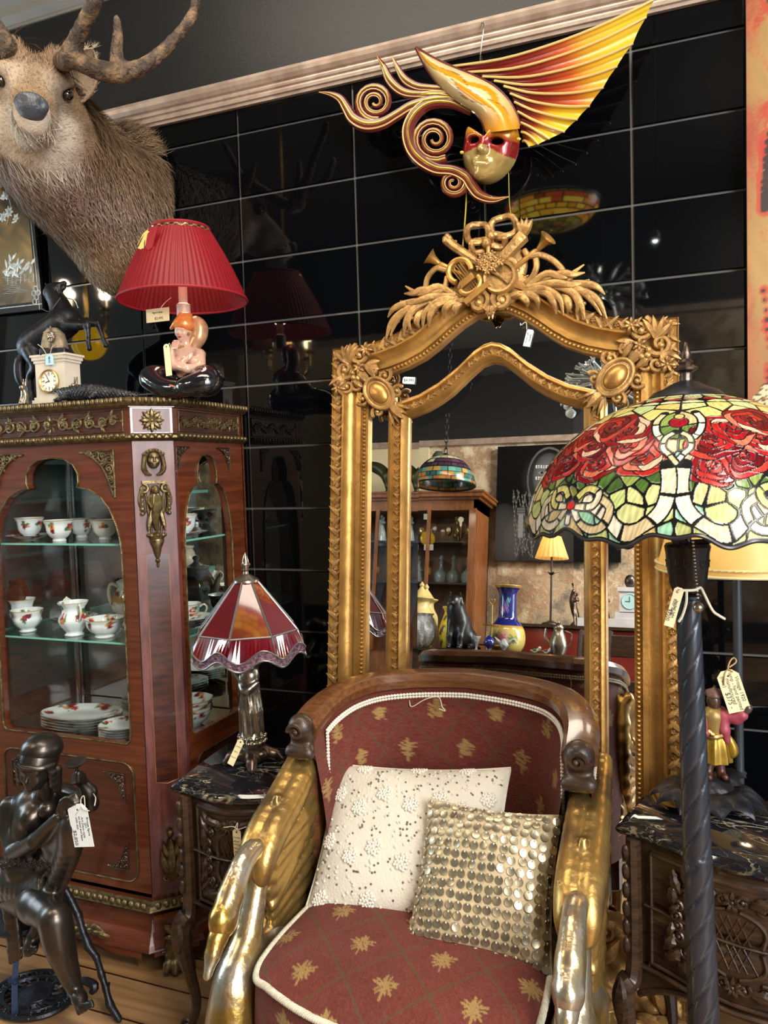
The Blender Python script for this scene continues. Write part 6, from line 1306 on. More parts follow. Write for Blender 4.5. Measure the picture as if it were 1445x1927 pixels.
def nightstand(label, loc, rz, w=.44, d=.3, hh=.63):
    t = thing('bedside_cabinet', label, 'bedside cabinet', (*loc, 0), rz); H0 = hh-.03
    fy = lambda x: -.022*math.cos((x/w-.5)*2*PI)*.9-.012      # serpentine front
    xs_ = np.linspace(0, w, 33)
    ol = [(x, fy(x)) for x in xs_]+[(w+.004, d*.5), (w, d), (0, d), (-.004, d*.5)]
    def off2(o): c = np.array([w/2, d/2]); return [tuple(np.array(p)+np.sign(np.array(p)-c)*np.array([o, o])) for p in ol]
    b = MB(); lv = [(-.004, .0), (.012, .003), (.018, .01), (.02, .016), (.016, .023), (.008, .0265), (.006, .03)]; n = len(ol); V = []; F = []
    for o, z in lv: V += [(x, y, H0+z) for x, y in off2(o)]
    for i in range(len(lv)-1):
        for k in range(n): l = (k+1) % n; F.append((i*n+k, i*n+l, (i+1)*n+l, (i+1)*n+k))
    F += [tuple(range(n-1, -1, -1)), tuple(range((len(lv)-1)*n, len(lv)*n))]; b.add(V, F); b.build('marble_top', M['marble'], t, world=False, sharp=60)
    z0, z1 = .325, H0; b = MB(); V = [(x, y, z) for z in (z0, z1) for x, y in ol]; b.add(V, [(k, (k+1) % n, n+(k+1) % n, n+k) for k in range(n)]+[tuple(range(n-1, -1, -1)), tuple(range(n, 2*n))]); b.build('carcass', M['oak_dark'], t, world=False, smooth=False)
    def fp(x, z, o=0.): e = .004; s_ = (fy(x+e)-fy(x-e))/(2*e); nn = nrm((s_, -1, 0)); return np.array([x, fy(x), z])+nn*o
    def ff(x, z, o=0., ang=0.): e = .004; s_ = (fy(x+e)-fy(x-e))/(2*e); return Fr(fp(x, z, o), nrm((1, s_, 0)), (0, 0, 1)).sub(0, 0, 0, ang)
    zm = (z0+z1)/2+.004; kx = min(1, (w-.11)/.33)
    for za, zb, kk in ((zm+.003, z1-.012, 0), (z0+.014, zm-.003, 1)):
        b = MB(); nx, nz = 60, 10; X = np.zeros((nx, nz, 3))
        for i, x in enumerate(np.linspace(.045, w-.045, nx)):
            for j, z in enumerate(np.linspace(za, zb, nz)): X[i, j] = fp(x, z, .008 if 0 < i < nx-1 and 0 < j < nz-1 else 0)
        b.grid(X); dr = b.build('drawer', M['oak_dark'], t, world=False)
        b = MB(); ed = [fp(x, za+.008, .009) for x in np.linspace(.055, w-.055, 20)] if kk else [fp(x, zb-.008, .009) for x in np.linspace(.055, w-.055, 20)]
        oz = za+.008 if kk else zb-.008; iz = zb if kk else za
        path = [fp(.055, iz, .008)]+[fp(.055, oz, .009)]+ed+[fp(w-.055, oz, .009), fp(w-.055, iz, .008)]; b.tube(path, .004, 6)
        sg2 = -1 if kk else 1
        for s_ in (-1, 1):      # acanthus wreath
            X0 = lambda q: w/2+s_*q*kx
            for q, zz, sz, an in ((.03, .084, .05, 1.35), (.065, .078, .05, 1.0), (.1, .058, .05, .55), (.115, .03, .05, .15), (.118, .008, .035, -.2)):
                b.leaf(ff(X0(q), zm+sg2*zz, .008, -s_*sg2*an+(PI if kk else 0)), sz*.9, sz*.5*kx, .009, curl=.008, bend=-s_*.012*kx, lobes=3); b.scroll(ff(X0(q-.012), zm+sg2*zz, .008), .013, 1.2*s_*sg2, .0042, a0=q*30, n=12)
            b.tube([fp(X0(q), zm+sg2*zz, .011) for q, zz in ((.05, .006), (.055, .035), (.04, .055), (.012, .066))], .004, 6, spline=4)
            for q in (.012, .03): b.tube([fp(X0(q), zm+sg2*.004, .009), fp(X0(q-.022), zm+sg2*.052, .009)], .0016, 5); b.tube([fp(X0(q-.012), zm+sg2*.004, .009), fp(X0(q+.012), zm+sg2*.05, .009)], .0016, 5)
        b.rosette(ff(w/2, zm+sg2*.083, .009), .02, 7, .01); b.build('carved_wreath', M['oak_dark'], dr, world=False)
    b = MB(); b.tube([fp(x, zm, .009) for x in np.linspace(.04, w-.04, 30)], .0045, 6, sy=.6); b.build('drawer_rail', M['oak_dark'], t, world=False); b = MB(); b.tube([fp(x, z0+.006, .008) for x in np.linspace(.03, w-.03, 30)], .006, 6); b.tube([fp(x, z0+.02, .006) for x in np.linspace(.05, w-.05, 30)], .003, 6); b.tube([fp(.05, z0+.022, .006), fp(.045, z0+.004, .008)], .003, 6); b.build('base_moulding', M['oak_dark'], t, world=False)
    for x, y, sx, sy in ((.015, -.002, -1, -1), (w-.015, -.002, 1, -1), (.015, d-.02, -1, 1), (w-.015, d-.02, 1, 1)):
        b = MB(); b.tube([(x, y, H0), (x, y, .33), (x+sx*.012, y+sy*.012, .29), (x+sx*.018, y+sy*.018, .25), (x+sx*.008, y+sy*.008, .16), (x-sx*.004, y-sy*.004, .07), (x+sx*.006, y+sy*.006, .02), (x+sx*.018, y+sy*.018, .004)], [.016, .017, .024, .024, .016, .012, .012, .014], 8, spline=4)
        if sy < 0:
            for k in range(6): b.ball((x+sx*.012, y-.012, H0-.03-.04*k), (.009, .008, .018), 8, 6)
            b.leaf(Fr((x+sx*.016, y-.034, .215), (1, 0, 0), (0, 0, 1)), .1, .035, .01, curl=.008); b.scroll(Fr((x+sx*.02, y-.006, .014), (1, 0, 0), (0, 0, 1)), .016, 1.2, .006)
        b.build('leg', M['oak_dark'], t, world=False)
    b = MB()                                   # arched aprons
    for P0, P1, nn in (((.02, fy(.02)-.0), (w-.02, fy(w-.02)), (0, -1)), ((-.002, .02), (-.002, d-.02), (-1, 0)), ((w+.002, .02), (w+.002, d-.02), (1, 0))):
        m_ = 31; X = np.zeros((m_, 2, 3)); 
        for i in range(m_): q = i/(m_-1); p = np.array(P0)*(1-q)+np.array(P1)*q; y_ = fy(p[0]) if nn[1] else p[1]; X[i, 0] = (p[0], y_, .335); X[i, 1] = (p[0], y_, .325-.065*abs(2*q-1)**2.2)
        b.grid(X); b.tube(X[:, 1], .007, 6)
    b.build('apron', M['oak_dark'], t, world=False)
    return t, ff
nsL, ffL = nightstand('carved bedside cabinet with black marble top between glazed cabinet and armchair', (-1.16, -.645), .1, w=.3, d=.26)
nsR, ffR = nightstand('carved bedside cabinet with veined marble top behind the twisted floor lamp', (-.112, -.545), -.3, d=.25)
# ---------------------------------------------------------------- small lamp with red glass shade on a silvered figure
def red_lamp():
    cx, cy = -1.047, -.485; t = thing('red_glass_lamp', 'small table lamp with red glass panel shade on silvered figure stem', 'lamp', (cx, cy, .631))
    lead = mat('lead_came', srgb('6d6a68'), .35, .7); red = mat('ruby_glass', srgb('46050f'), .05, 0., scale=6., col2=srgb('6a0a18'), coat=.4, trans=.25); fil = mat('violet_glass', srgb('3c1a2a'), .15, .2, scale=90., col2=srgb('7a5a68'), bump=.8, bscale=120.)
    to = math.atan2(-CAMD-cy, 0-cx); an = [to+math.radians(a) for a in (70, 25, -20, -65, -110, -155, -200, -245)]
    rg = [(.028, 1.112), (.132, .984), (.152, .935)]; V = lambda k, i: np.array([cx+rg[i][0]*math.cos(an[k % 8]), cy+rg[i][0]*math.sin(an[k % 8]), rg[i][1]])
    sh = MB(); f_ = MB(); ld = MB()
    for k in range(8):
        a0, a1, b0, b1, c0, c1 = V(k, 0), V(k+1, 0), V(k, 1), V(k+1, 1), V(k, 2), V(k+1, 2); sh.add([a0, a1, b1, b0], [(0, 3, 2, 1)])
        n = 12; up_, lo_ = [], []
        for i in range(n+1):
            q = i/n; base = c0+(c1-c0)*q; w_ = math.sin(2*PI*q); up_.append(base+np.array([0, 0, .006+.014*w_])); lo_.append(base+np.array([0, 0, -.016+.012*w_])*1.0)
        m0 = [b0+(b1-b0)*i/n for i in range(n+1)]
        sh.add(m0+up_, [(i, n+1+i, n+2+i, i+1) for i in range(n)]); f_.add(up_+lo_, [(i, n+1+i, n+2+i, i+1) for i in range(n)])
        ld.tube([a0, b0, c0+np.array([0, 0, -.016])], .0028, 6); ld.tube([b0, b1], .0026, 6); ld.tube(up_, .0022, 6); ld.tube(lo_, .0026, 6)
    s_ = sh.build('lamp_shade', red, t, smooth=False); f_.build('filigree_band', fil, s_, smooth=False); ld.build('lead_lines', lead, s_)
    b = MB(); b.lathe([(.034, 1.107), (.033, 1.113), (.018, 1.122), (.008, 1.128), (.006, 1.134), (.011, 1.138), (.006, 1.142), (.012, 1.148), (.014, 1.152), (.009, 1.158), (.009, 1.162), (.006, 1.172), (.0, 1.184)], o=(cx, cy, 0), n=16); b.build('finial', M['pewter'], t)
    S = SDF(.003); P = lambda x, y, z: (cx+x, cy+y, z)          # draped figure with one arm raised, hand on hip
    S.chain([P(0, 0, .72), P(.004, 0, .78), P(-.004, 0, .83)], [.026, .021, .022], k=.02); S.chain([P(-.004, 0, .83), P(0, 0, .862), P(.002, 0, .885)], [.022, .021, .017], k=.015); S.cap(P(-.022, 0, .897), P(.024, 0, .9), .011, k=.012); S.chain([P(0, 0, .9), P(0, 0, .92)], [.009, .008], k=.006); S.ell(P(0, -.002, .937), (.014, .015, .018), k=.006)
    S.chain([P(-.024, 0, .897), P(-.043, -.004, .872), P(-.02, -.014, .85)], [.0085, .0075, .006], k=.005); S.chain([P(.026, 0, .9), P(.044, -.004, .922), P(.034, 0, .955)], [.0085, .0075, .006], k=.005)
    for q in (-1, 1): S.ell(P(q*.01, -.016, .885), .009, k=.006)
    for k in range(9): a = 2*PI*k/9; S.chain([P(.021*math.cos(a), .021*math.sin(a), .835), P(.027*math.cos(a+.15), .024*math.sin(a+.15), .77), P(.029*math.cos(a+.3), .027*math.sin(a+.3), .712)], [.004, .006, .005], k=.005)
    S.chain([P(-.024, -.01, .842), P(0, -.025, .828), P(.024, -.008, .846)], [.007, .009, .007], k=.005, spline=3); b = MB(); S.mesh(b); b.build('figure_stem', M['pewter'], t)
    b = MB(); b.lathe([(.03, .664), (.024, .672), (.027, .682), (.034, .69), (.031, .697), (.034, .703), (.03, .71), (.028, .716), (.0, .717)], o=(cx, cy, 0), n=24)
    for k in range(14): a = 2*PI*k/14; b.ball((cx+.033*math.cos(a), cy+.033*math.sin(a), .692), (.007, .007, .006), 8, 6); b.ball((cx+.033*math.cos(a+.2), cy+.033*math.sin(a+.2), .704), (.006, .006, .005), 8, 6)
    b.build('beaded_collar', M['pewter'], t)
    S = SDF(.003); S.ell((cx, cy, .655), (.04, .04, .022), k=.01)
    for k in range(4):
        a = PI/4+k*PI/2-.3; d = np.array([math.cos(a), math.sin(a), 0]); S.chain([np.array([cx, cy, .66])+d*.03, np.array([cx, cy, .65])+d*.055, np.array([cx, cy, .638])+d*.07], [.018, .013, .009], k=.012); S.ell(np.array([cx, cy, .668])+np.array([math.cos(a+PI/4), math.sin(a+PI/4), -.2])*.034, (.014, .014, .012), k=.006)
    b = MB(); S.mesh(b); b.build('footed_base', M['pewter_dark'], t)
red_lamp()
# ---------------------------------------------------------------- floor lamp with leaded rose shade
def rose_lamp():
    cx, cy = .010, -.862; t = thing('leaded_glass_floor_lamp', 'floor lamp with leaded glass rose shade on black twisted column', 'lamp', (cx+.034, cy-.03, 0))
    prof = spl([(.052, 1.486), (.095, 1.473), (.138, 1.453), (.172, 1.43), (.205, 1.399), (.232, 1.358), (.248, 1.322), (.255, 1.293), (.256, 1.278)], 12); prof = resample(prof, 330)
    seg = np.concatenate([[0], np.cumsum(np.linalg.norm(np.diff(prof, axis=0), axis=1))]); Ls = seg[-1]; yv = seg/Ls
    th0 = -PI/2; half = np.radians(105); th = np.concatenate([np.linspace(th0-half, th0+half, 1050), np.linspace(th0+half, th0+2*PI-half, 260)[1:-1]])
    per = 2*PI/5; cen = th0-math.radians(-32)
    ph = (th-cen+per/2) % per-per/2; TX, TY = np.meshgrid(ph/(per/2), yv, indexing='ij'); Rr = np.interp(TY, yv, prof[:, 0]); Wd = Rr*per/2
    sites = []; rs = np.random.default_rng(31); pick = lambda *c: np.array(srgb(c[rs.integers(len(c))]))
    YEL = ('d8cf86', 'cfc173', 'dcd7a0', 'c9c98a', 'b9c98c', 'd3b765'); GRN = ('5e7a34', '47672b', '86964a', '3f5a28', '7f7f3a'); REDS = ('7e0c12', '5e080e', '94161a', 'a42420', 'b8382c', '7a0c14'); CRM = ('ddd2b4', 'e2d8c2', 'd0bb90', 'd8c7a8')
    wat = lambda y: np.interp(y, yv, prof[:, 0])*per/2
    for y, n, pal in ((.03, 3, YEL), (.09, 3, YEL), (.15, 4, ('cfd0a0', 'd8cf86')), (.215, 4, YEL), (.29, 3, YEL)):
        for k in range(n): sites.append((-1+2*(k+.5)/n+rs.uniform(-.02, .02), y, pick(*pal)))
    for x in (-.75, -.25, .25, .75): sites.append((x, .125, pick('c43a34', 'a8242a', 'd8786a')))
    roses = [(0, .385), (-.36, .44), (.34, .43), (-.64, .53), (-.1, .52), (.45, .53), (-.36, .62), (.14, .635), (.66, .61), (-.68, .66)]
    for rx, ry in roses: sites.append((rx, ry, pick(*GRN)))
    for k in range(14): sites.append((-.85+1.7*k/13+rs.uniform(-.03, .03), .735+.03*math.cos(k*2.6), pick(*GRN)))
    for k in range(10): sites.append((rs.uniform(-.95, .95), rs.uniform(.34, .5) if rs.random() < .5 else rs.uniform(.6, .72), pick(*GRN, 'a9a765')))
    for s_ in (-1, 1):
        for y in (.36, .46, .55, .62, .66): sites.append((s_*(.9+rs.uniform(-.05, .03)), y, pick(*GRN, '7fb596', 'c9b080')))
        for x, y in ((.2, .8), (.35, .83), (.5, .81), (.66, .8), (.8, .78), (.62, .88), (.4, .9), (.2, .93), (.9, .9), (.97, .96), (.55, .97), (.35, .985), (.75, .975), (.1, .985)): sites.append((s_*x, y, pick('b9c47c', 'c9c98a', 'a9b070', 'cdbf86', '8fc0a0', 'd2b878')))
    sites.append((0, .78, pick(*GRN))); ext = [(p[0]+2*q, p[1], p[2], .0021 if len(p) > 3 else .0034) for p in sites for q in (-1, 0, 1) if abs(p[0]+2*q) < 1.5]; thr = np.zeros(TX.shape)
    d1 = np.full(TX.shape, 9.); d2 = d1.copy(); C = np.zeros(TX.shape+(3,)); wob = .05*np.sin(TX*9+TY*31)*.02
    for x, y, c, th_ in ext:
        d = np.hypot((TX-x+wob)*Wd, (TY-y)*Ls); nb = d < d1; d2 = np.where(nb, d1, np.minimum(d2, d)); C[nb] = c; thr[nb] = th_; d1 = np.where(nb, d, d1)
    lead = (d2-d1) < thr
    for rx, ry in roses[::-1]:                 # each rose: rings of petals that swirl inwards
        o = rs.uniform(0, 6); tab = [[pick(*REDS, *(('cc6a50', 'dfae90', 'a8201e') if q > 1 else ())) for _ in range(9)] for q in range(5)]
        for q in (0, 2, -2):
            dx, dy = (TX-rx-q)*Wd, (TY-ry)*Ls*1.08; d = np.hypot(dx, dy)
            if d.min() > .04: continue
            an = np.arctan2(dy, dx)+o; dd = d*(1+.09*np.sin(3*an)+.05*np.sin(5*an+1)); m = dd < .0375
            for r0, r1, n, ri in ((0, .0075, 2, 0), (.0075, .0165, 3, 1), (.0165, .027, 4, 2), (.027, .0375, 6, 3)):
                mm = (dd >= r0) & (dd < r1); f = ((an+dd*55+ri*.9)/(2*PI)*n) % n; k_ = f.astype(int) % n
                for k in range(n): C[mm & (k_ == k)] = tab[ri][k]
                fr = f-np.floor(f); ed = np.minimum(fr, 1-fr)*2*PI/n*np.maximum(dd, .004)
                lead = np.where(mm, (r1-dd < .0018) | (ed < .0014), lead)
    def band(pts, wd, pal, n=8, cuts=7):
        nonlocal lead
        P = spl(np.array(pts, float), n); best = np.full(TX.shape, 9.); bi = np.zeros(TX.shape, int)
        for i in range(len(P)-1):
            for q in (0, 2, -2):
                ax, ay = (P[i][0]+q), P[i][1]; bx, by = (P[i+1][0]+q), P[i+1][1]
                px_, py_ = (TX-ax)*Wd, (TY-ay)*Ls; vx, vy = (bx-ax)*Wd, (by-ay)*Ls; tt = np.clip((px_*vx+py_*vy)/(vx*vx+vy*vy+1e-12), 0, 1); d = np.hypot(px_-tt*vx, py_-tt*vy); nb = d < best; best = np.where(nb, d, best); bi = np.where(nb, i, bi)
        m = best < wd/2; seg_c = np.array([pick(*pal) for _ in range(len(P)//cuts+2)]); C[m] = seg_c[bi[m]//cuts]; lead = np.where(m, (best > wd/2-.0016), lead) | ((best >= wd/2) & (best < wd/2+.0012))
        lead |= m & (bi % cuts == 0)
    for s_ in (-1, 1):
        band([(s_*.93, .66), (s_*.95, .76), (s_*.9, .87), (s_*.76, .945), (s_*.55, .945), (s_*.38, .88), (s_*.2, .83)], .021, CRM, 7, 9)
        band([(s_*.28, .8), (s_*.44, .86), (s_*.36, .95), (s_*.16, .94), (s_*.05, .88)], .013, CRM, 7, 11)
        band([(s_*.05, .82), (s_*.16, .77), (s_*.3, .79), (s_*.26, .85), (s_*.08, .86)], .012, ('ddd2b4', 'c9c070'), 7, 12)
        band([(s_*.76, .3), (s_*.7, .37), (s_*.74, .45), (s_*.82, .5)], .011, CRM, 7, 9); band([(s_*.97, .46), (s_*.87, .5), (s_*.86, .56), (s_*.93, .6), (s_*1.0, .645)], .009, CRM, 6, 9)
    band([(0, .9), (0, .96)], .011, CRM, 5, 20)
    for x, y, r, c in ((1, .385, .012, '8a101a'), (0, .855, .0075, 'c42a2a'), (1, .335, .006, 'c8b070')):
        d = np.minimum(np.hypot((np.abs(TX)-x)*Wd, (TY-y)*Ls), np.hypot((TX-x)*Wd, (TY-y)*Ls)); m = d < r; C[m] = srgb(c); lead = np.where(m, False, lead) | ((d >= r) & (d < r+.0022))
    lead |= TY > .985
    str_ = 1+.16*np.sin(TX*140*Wd*6+TY*60+3*np.sin(TY*24+TX*11))+.1*np.sin(TX*37+TY*90); C = np.clip(C*str_[..., None], 0, .9); C[lead] = srgb('141414')
    edge = .007*np.cos(TX*PI*2.0)+.004*np.cos(TX*PI*5); zz = np.interp(TY, yv, prof[:, 1])+edge*np.clip((TY-.85)/.15, 0, 1); rr_ = Rr+np.where(lead, .0009, 0)
    X = np.stack([cx+rr_*np.cos(th)[:, None], cy+rr_*np.sin(th)[:, None], zz], -1); b = MB(); b.grid(X[::-1], C[::-1], wrap=True); rim = X[:, -1]
    gm = translucent('opalescent_leaded_glass', (1, 1, 1), attr=True, mixf=.22, rough=.2); sh = b.build('lamp_shade', gm, t, attr=True, sharp=180)
    b = MB(); b.tube(rim[::3], .0028, 6, closed=True); b.build('shade_rim', M['black_satin'], sh)
    b = MB(); b.lathe([(.057, 1.481), (.058, 1.486), (.05, 1.494), (.034, 1.5), (.02, 1.508), (.008, 1.512)], o=(cx, cy, 0), n=32); b.build('shade_cap', M['iron'], t)
    b = MB(); b.lathe([(.008, 1.51), (.008, 1.522), (.0085, 1.524), (.016, 1.528), (.017, 1.532), (.009, 1.537), (.011, 1.541), (.006, 1.546), (.0075, 1.553), (.005, 1.562), (.002, 1.572), (0, 1.574)], o=(cx, cy, 0), n=20, mod=lambda q, i: 1+.1*np.cos(8*q)); b.build('finial', M['pewter_dark'], t)
    b = MB(); b.cyl((cx, cy, 1.24), (cx, cy, 1.49), .006); b.build('shade_rod', M['iron'], t)
    for k in range(3): a = k*2.1; b = MB(); p = np.array([cx+.06*math.cos(a), cy+.06*math.sin(a), 1.33]); b.tube([(cx, cy, 1.25), (cx+.04*math.cos(a), cy+.04*math.sin(a), 1.26), p], .006, 6, spline=3); b.ball(p+(0, 0, .04), (.025, .025, .035), 12, 8); b.build('bulb_holder', M['iron'], t)
    b = MB(); b.lathe([(.012, 1.165), (.024, 1.172), (.029, 1.187), (.032, 1.21), (.034, 1.235), (.036, 1.245), (.033, 1.25), (.0, 1.252)], o=(cx, cy, 0), n=28)
    for k in range(8): a = 2*PI*k/8; f = Fr((cx+.031*math.cos(a), cy+.031*math.sin(a), 1.222), (-math.sin(a), math.cos(a), 0), (0, 0, 1)); b.tube([f.P(.006*math.cos(q), .01*math.sin(q), .001) for q in np.arange(12)*2*PI/12], .0012, 5, closed=True); b.ball(f.P(0, 0, .001), .0025, 6, 5)
    b.build('urn_socket', mat('dark_brown_metal', srgb('2a2320'), .25, .5), t)
    nz, na = 420, 48; X = np.zeros((na, nz, 3)); 
    for j, z in enumerate(np.linspace(1.16, .03, nz)):
        q = (1.16-z)/1.13; r0 = .0185+.009*q; ox = .03*q; oy = -.028*q; sect = z > .735; k_ = -30.
        for i in range(na):
            a = 2*PI*i/na; g = 2*(a+z*k_); r_ = r0*(1.03-.17*(1-abs(math.sin(g)))**5)
            if abs(z-.735) < .004: r_ = r0*1.06
            X[i, j] = (cx+ox+r_*math.cos(a), cy+oy+r_*math.sin(a), z)
    b = MB(); b.grid(X, wrap=True); b.build('twisted_column', mat('black_twisted_metal', srgb('23252b'), .3, .35, scale=6., col2=srgb('31343c'), coat=.25), t, sharp=180)
    b = MB(); b.lathe([(.0165, 1.157), (.021, 1.16), (.021, 1.165), (.017, 1.168)], o=(cx, cy, 0), n=20); b.build('collar', M['iron'], t)
    b = MB(); b.lathe([(0, 0), (.14, 0), (.145, .01), (.13, .02), (.06, .035), (.035, .05), (.03, .07)], o=(cx+.03, cy-.028, 0), n=36); b.build('base', M['iron'], t)
    b = MB(); p0 = np.array([cx+.008, cy-.043, 1.256]); 
    for k in range(17): b.ball(p0+(.0004*k, -.0, -.0055*k), .0024, 7, 5)
    b.ball(p0+(.0068, 0, -.103), .0085, 12, 10); b.build('pull_chain', M['pewter'], t)
rose_lamp()
# ---------------------------------------------------------------- lamp with a turbaned figure
def figure_lamp():
    yb = -.385; a = lambda px, py, dy=0: A(px, py, yb+dy); o = a(1350, 1500); zb = .6315
    t = thing('figurine_table_lamp', 'table lamp with turbaned figurine in pink jacket and gold skirt, cream shade', 'lamp', (o[0], yb, zb))
    rs = np.random.default_rng(4); S = SDF(.004); c = np.array([.05, -.42, zb])
    S.ell(c+(0, 0, .02), (.085, .055, .022), k=.02)
    S.ell(c+(.012, .01, .042), (.042, .034, .016), k=.008); b = MB()
    for k in range(11): q = 2*PI*k/11+.3; d = np.array([math.cos(q), .72*math.sin(q), 0]); up_ = nrm(d+np.array([0, 0, .12+.5*(k == 1)])); sd = nrm(np.cross(up_, (0, 0, 1))); b.leaf(Fr(c+d*.03+np.array([0, 0, .026]), sd, up_, np.cross(sd, up_)), .085, .07, .012, curl=.012, tipc=-.03, lobes=3, n=12)
    S.mesh(b, disp=lambda P: .0022*np.sin(P[..., 0]*130+3*np.sin(P[..., 1]*70))*np.sin(P[..., 1]*160)); b.build('leaf_base', M['iron'], t)
    bt = a(1345, 1476); dz = c[2]+.052-bt[2]
    P = lambda px, py, dy=0: a(px, py, dy)+np.array([0, 0, dz*np.clip((py-1290)/186., 0, 1)])
    skin = mat('dark_painted_skin', srgb('463228'), .3, coat=.4); boot = mat('brown_boots', srgb('4a2a22'), .35); pink = mat('pink_jacket', srgb('8e3a48'), .5, var=.15, scale=30.); gsk = mat('gold_skirt', srgb('b08d33'), .32, .6, scale=30., col2=srgb('7d6426')); gvest = mat('gold_vest', srgb('8c7340'), .4, .4)
    S = SDF(.0028); S.chain([P(1352, 1420), P(1355, 1450), P(1358, 1474, -.006)], [.012, .009, .01], k=.006); S.chain([P(1336, 1420), P(1334, 1450), P(1332, 1473, -.008)], [.012, .009, .01], k=.006)
    for px in (1360, 1330): S.chain([P(px, 1474, -.006), P(px+5, 1476, -.026)], [.009, .007], k=.005)
    b = MB(); S.mesh(b); b.build('boots', boot, t)
    S = SDF(.0028); f = Fr(P(1344, 1322, -.004), nrm((.9, .3, 0)), (0, 0, 1)); face_sdf(S, f.sub(0, 0, -.004), .0175); S.ell(f.P(0, .002, -.004), (.015, .016, .019), k=.006); S.chain([f.P(0, -.012, -.004), P(1342, 1348)], [.008, .01], k=.006)
    S.chain([P(1405, 1340, -.02), P(1396, 1352, -.02)], [.007, .009], k=.005); S.ell(P(1408, 1336, -.02), (.009, .009, .01), k=.005)
    b = MB(); S.mesh(b); b.build('head_and_hand', skin, t)
    S = SDF(.0028); S.ell(f.P(0, .016, -.006), (.0175, .018, .011), k=.006)
    for k in range(4): S.chain([f.P(-.015, .012+.004*k, .005-.003*k), f.P(0, .013+.004*k, .012-.003*k), f.P(.015, .011+.004*k, .005-.003*k)], [.003, .004, .003], k=.003, spline=3)
    S.chain([f.P(0, .024, 0), f.P(0, .036, .0)], [.006, .002], k=.004); b = MB(); S.mesh(b); b.build('turban', mat('brown_turban', srgb('553830'), .45), t)
    S = SDF(.0028); S.chain([P(1342, 1352), P(1342, 1390)], [.024, .02], k=.01); S.cap(P(1326, 1354), P(1362, 1352), .011, k=.012); b = MB(); S.mesh(b); b.build('vest', gvest, t)
    S = SDF(.0028); S.chain([P(1362, 1350, -.004), P(1385, 1356, -.012), P(1397, 1350, -.02)], [.013, .013, .012], k=.008); S.chain([P(1326, 1352, -.004), P(1318, 1374, -.016), P(1328, 1386, -.03)], [.013, .011, .009], k=.008)
    S.chain([P(1360, 1352, -.008), P(1363, 1380, -.012), P(1368, 1402, -.01)], [.012, .011, .008], k=.006); S.chain([P(1326, 1354, -.008), P(1324, 1380, -.01)], [.011, .009], k=.006); S.chain([P(1352, 1348, .014), P(1350, 1395, .014)], [.02, .016], k=.008); b = MB(); S.mesh(b); b.build('jacket', pink, t)
    b = MB(); X = []
    for z_, r_ in ((1392, .022), (1398, .026), (1412, .03), (1430, .034), (1441, .035)):
        q = np.arange(40)*2*PI/40; cc = P(1344, z_); X.append(np.stack([cc[0]+r_*(1+.1*np.cos(8*q+.5*np.sin(z_)))*np.cos(q), cc[1]+.8*r_*(1+.1*np.cos(8*q))*np.sin(q), np.full(40, cc[2])], 1))
    b.grid(np.array(X).transpose(1, 0, 2), wrap=True); b.build('skirt', gsk, t); b = MB(); b.tube([P(1330, 1392, -.018), P(1344, 1395, -.026), P(1358, 1392, -.018)], .005, 6, spline=3)
    for k in range(9): b.ball(P(1322+2.5*k, 1386+3*math.sin(k), -.03), .005, 7, 5)
    b.build('sash', M['gold_pale'], t)
    S = SDF(.003); S.chain([P(1372, 1395, .0), P(1380, 1420, .002), P(1376, 1432, .0)], [.006, .01, .006], k=.005, spline=3); b = MB(); S.mesh(b); b.build('skirt_drape', gsk, t)
    pb = a(1387, 1250, .02); b = MB(); b.tube([(pb[0]+.004, yb+.02, zb+.03), (pb[0]+.002, yb+.02, .9), (pb[0], yb+.02, 1.2)], .0095, 12); b.build('pole', mat('grey_black_pole', srgb('3a4046'), .3, .4), t)
    sx, sy, z0, z1 = pb[0], yb+.02, 1.148, 1.33; b = MB(); b.lathe([(.165+(.105-.165)*i/8+.004*math.sin(PI*i/8), z0+(z1-z0)*i/8) for i in range(9)], o=(sx, sy, 0), n=96); b.F = [q for q in b.F if len(q) == 4]; b.M = b.M[:len(b.F)]
    sh = b.build('lamp_shade', translucent('cream_silk_shade', srgb('d8b872'), mixf=.45), t, sharp=180); b = MB(); q = np.arange(160)*2*PI/160; b.tube([(sx+.1655*math.cos(x), sy+.1655*math.sin(x), z0+.014) for x in q], .004, 6, closed=True, twist=.5, sx=1.2, sy=.8); b.build('braid_trim', mat('cream_braid', srgb('d0b87c'), .7), sh)
    b = MB(); b.tube([(sx+.166*math.cos(x), sy+.166*math.sin(x), z0) for x in q], .003, 6, closed=True); b.build('shade_hem', mat('cream_hem', srgb('d8c48c'), .7), sh)
    b = MB(); b.ball((sx, sy, 1.24), (.025, .025, .035), 12, 8); b.build('bulb', mat('warm_bulb', (1, .8, .5), .4, emit=(1., .7, .35), estr=10), t); point('figurine_lamp_light', (sx, sy, 1.195), 1.6, (1., .72, .38), .02)
figure_lamp()
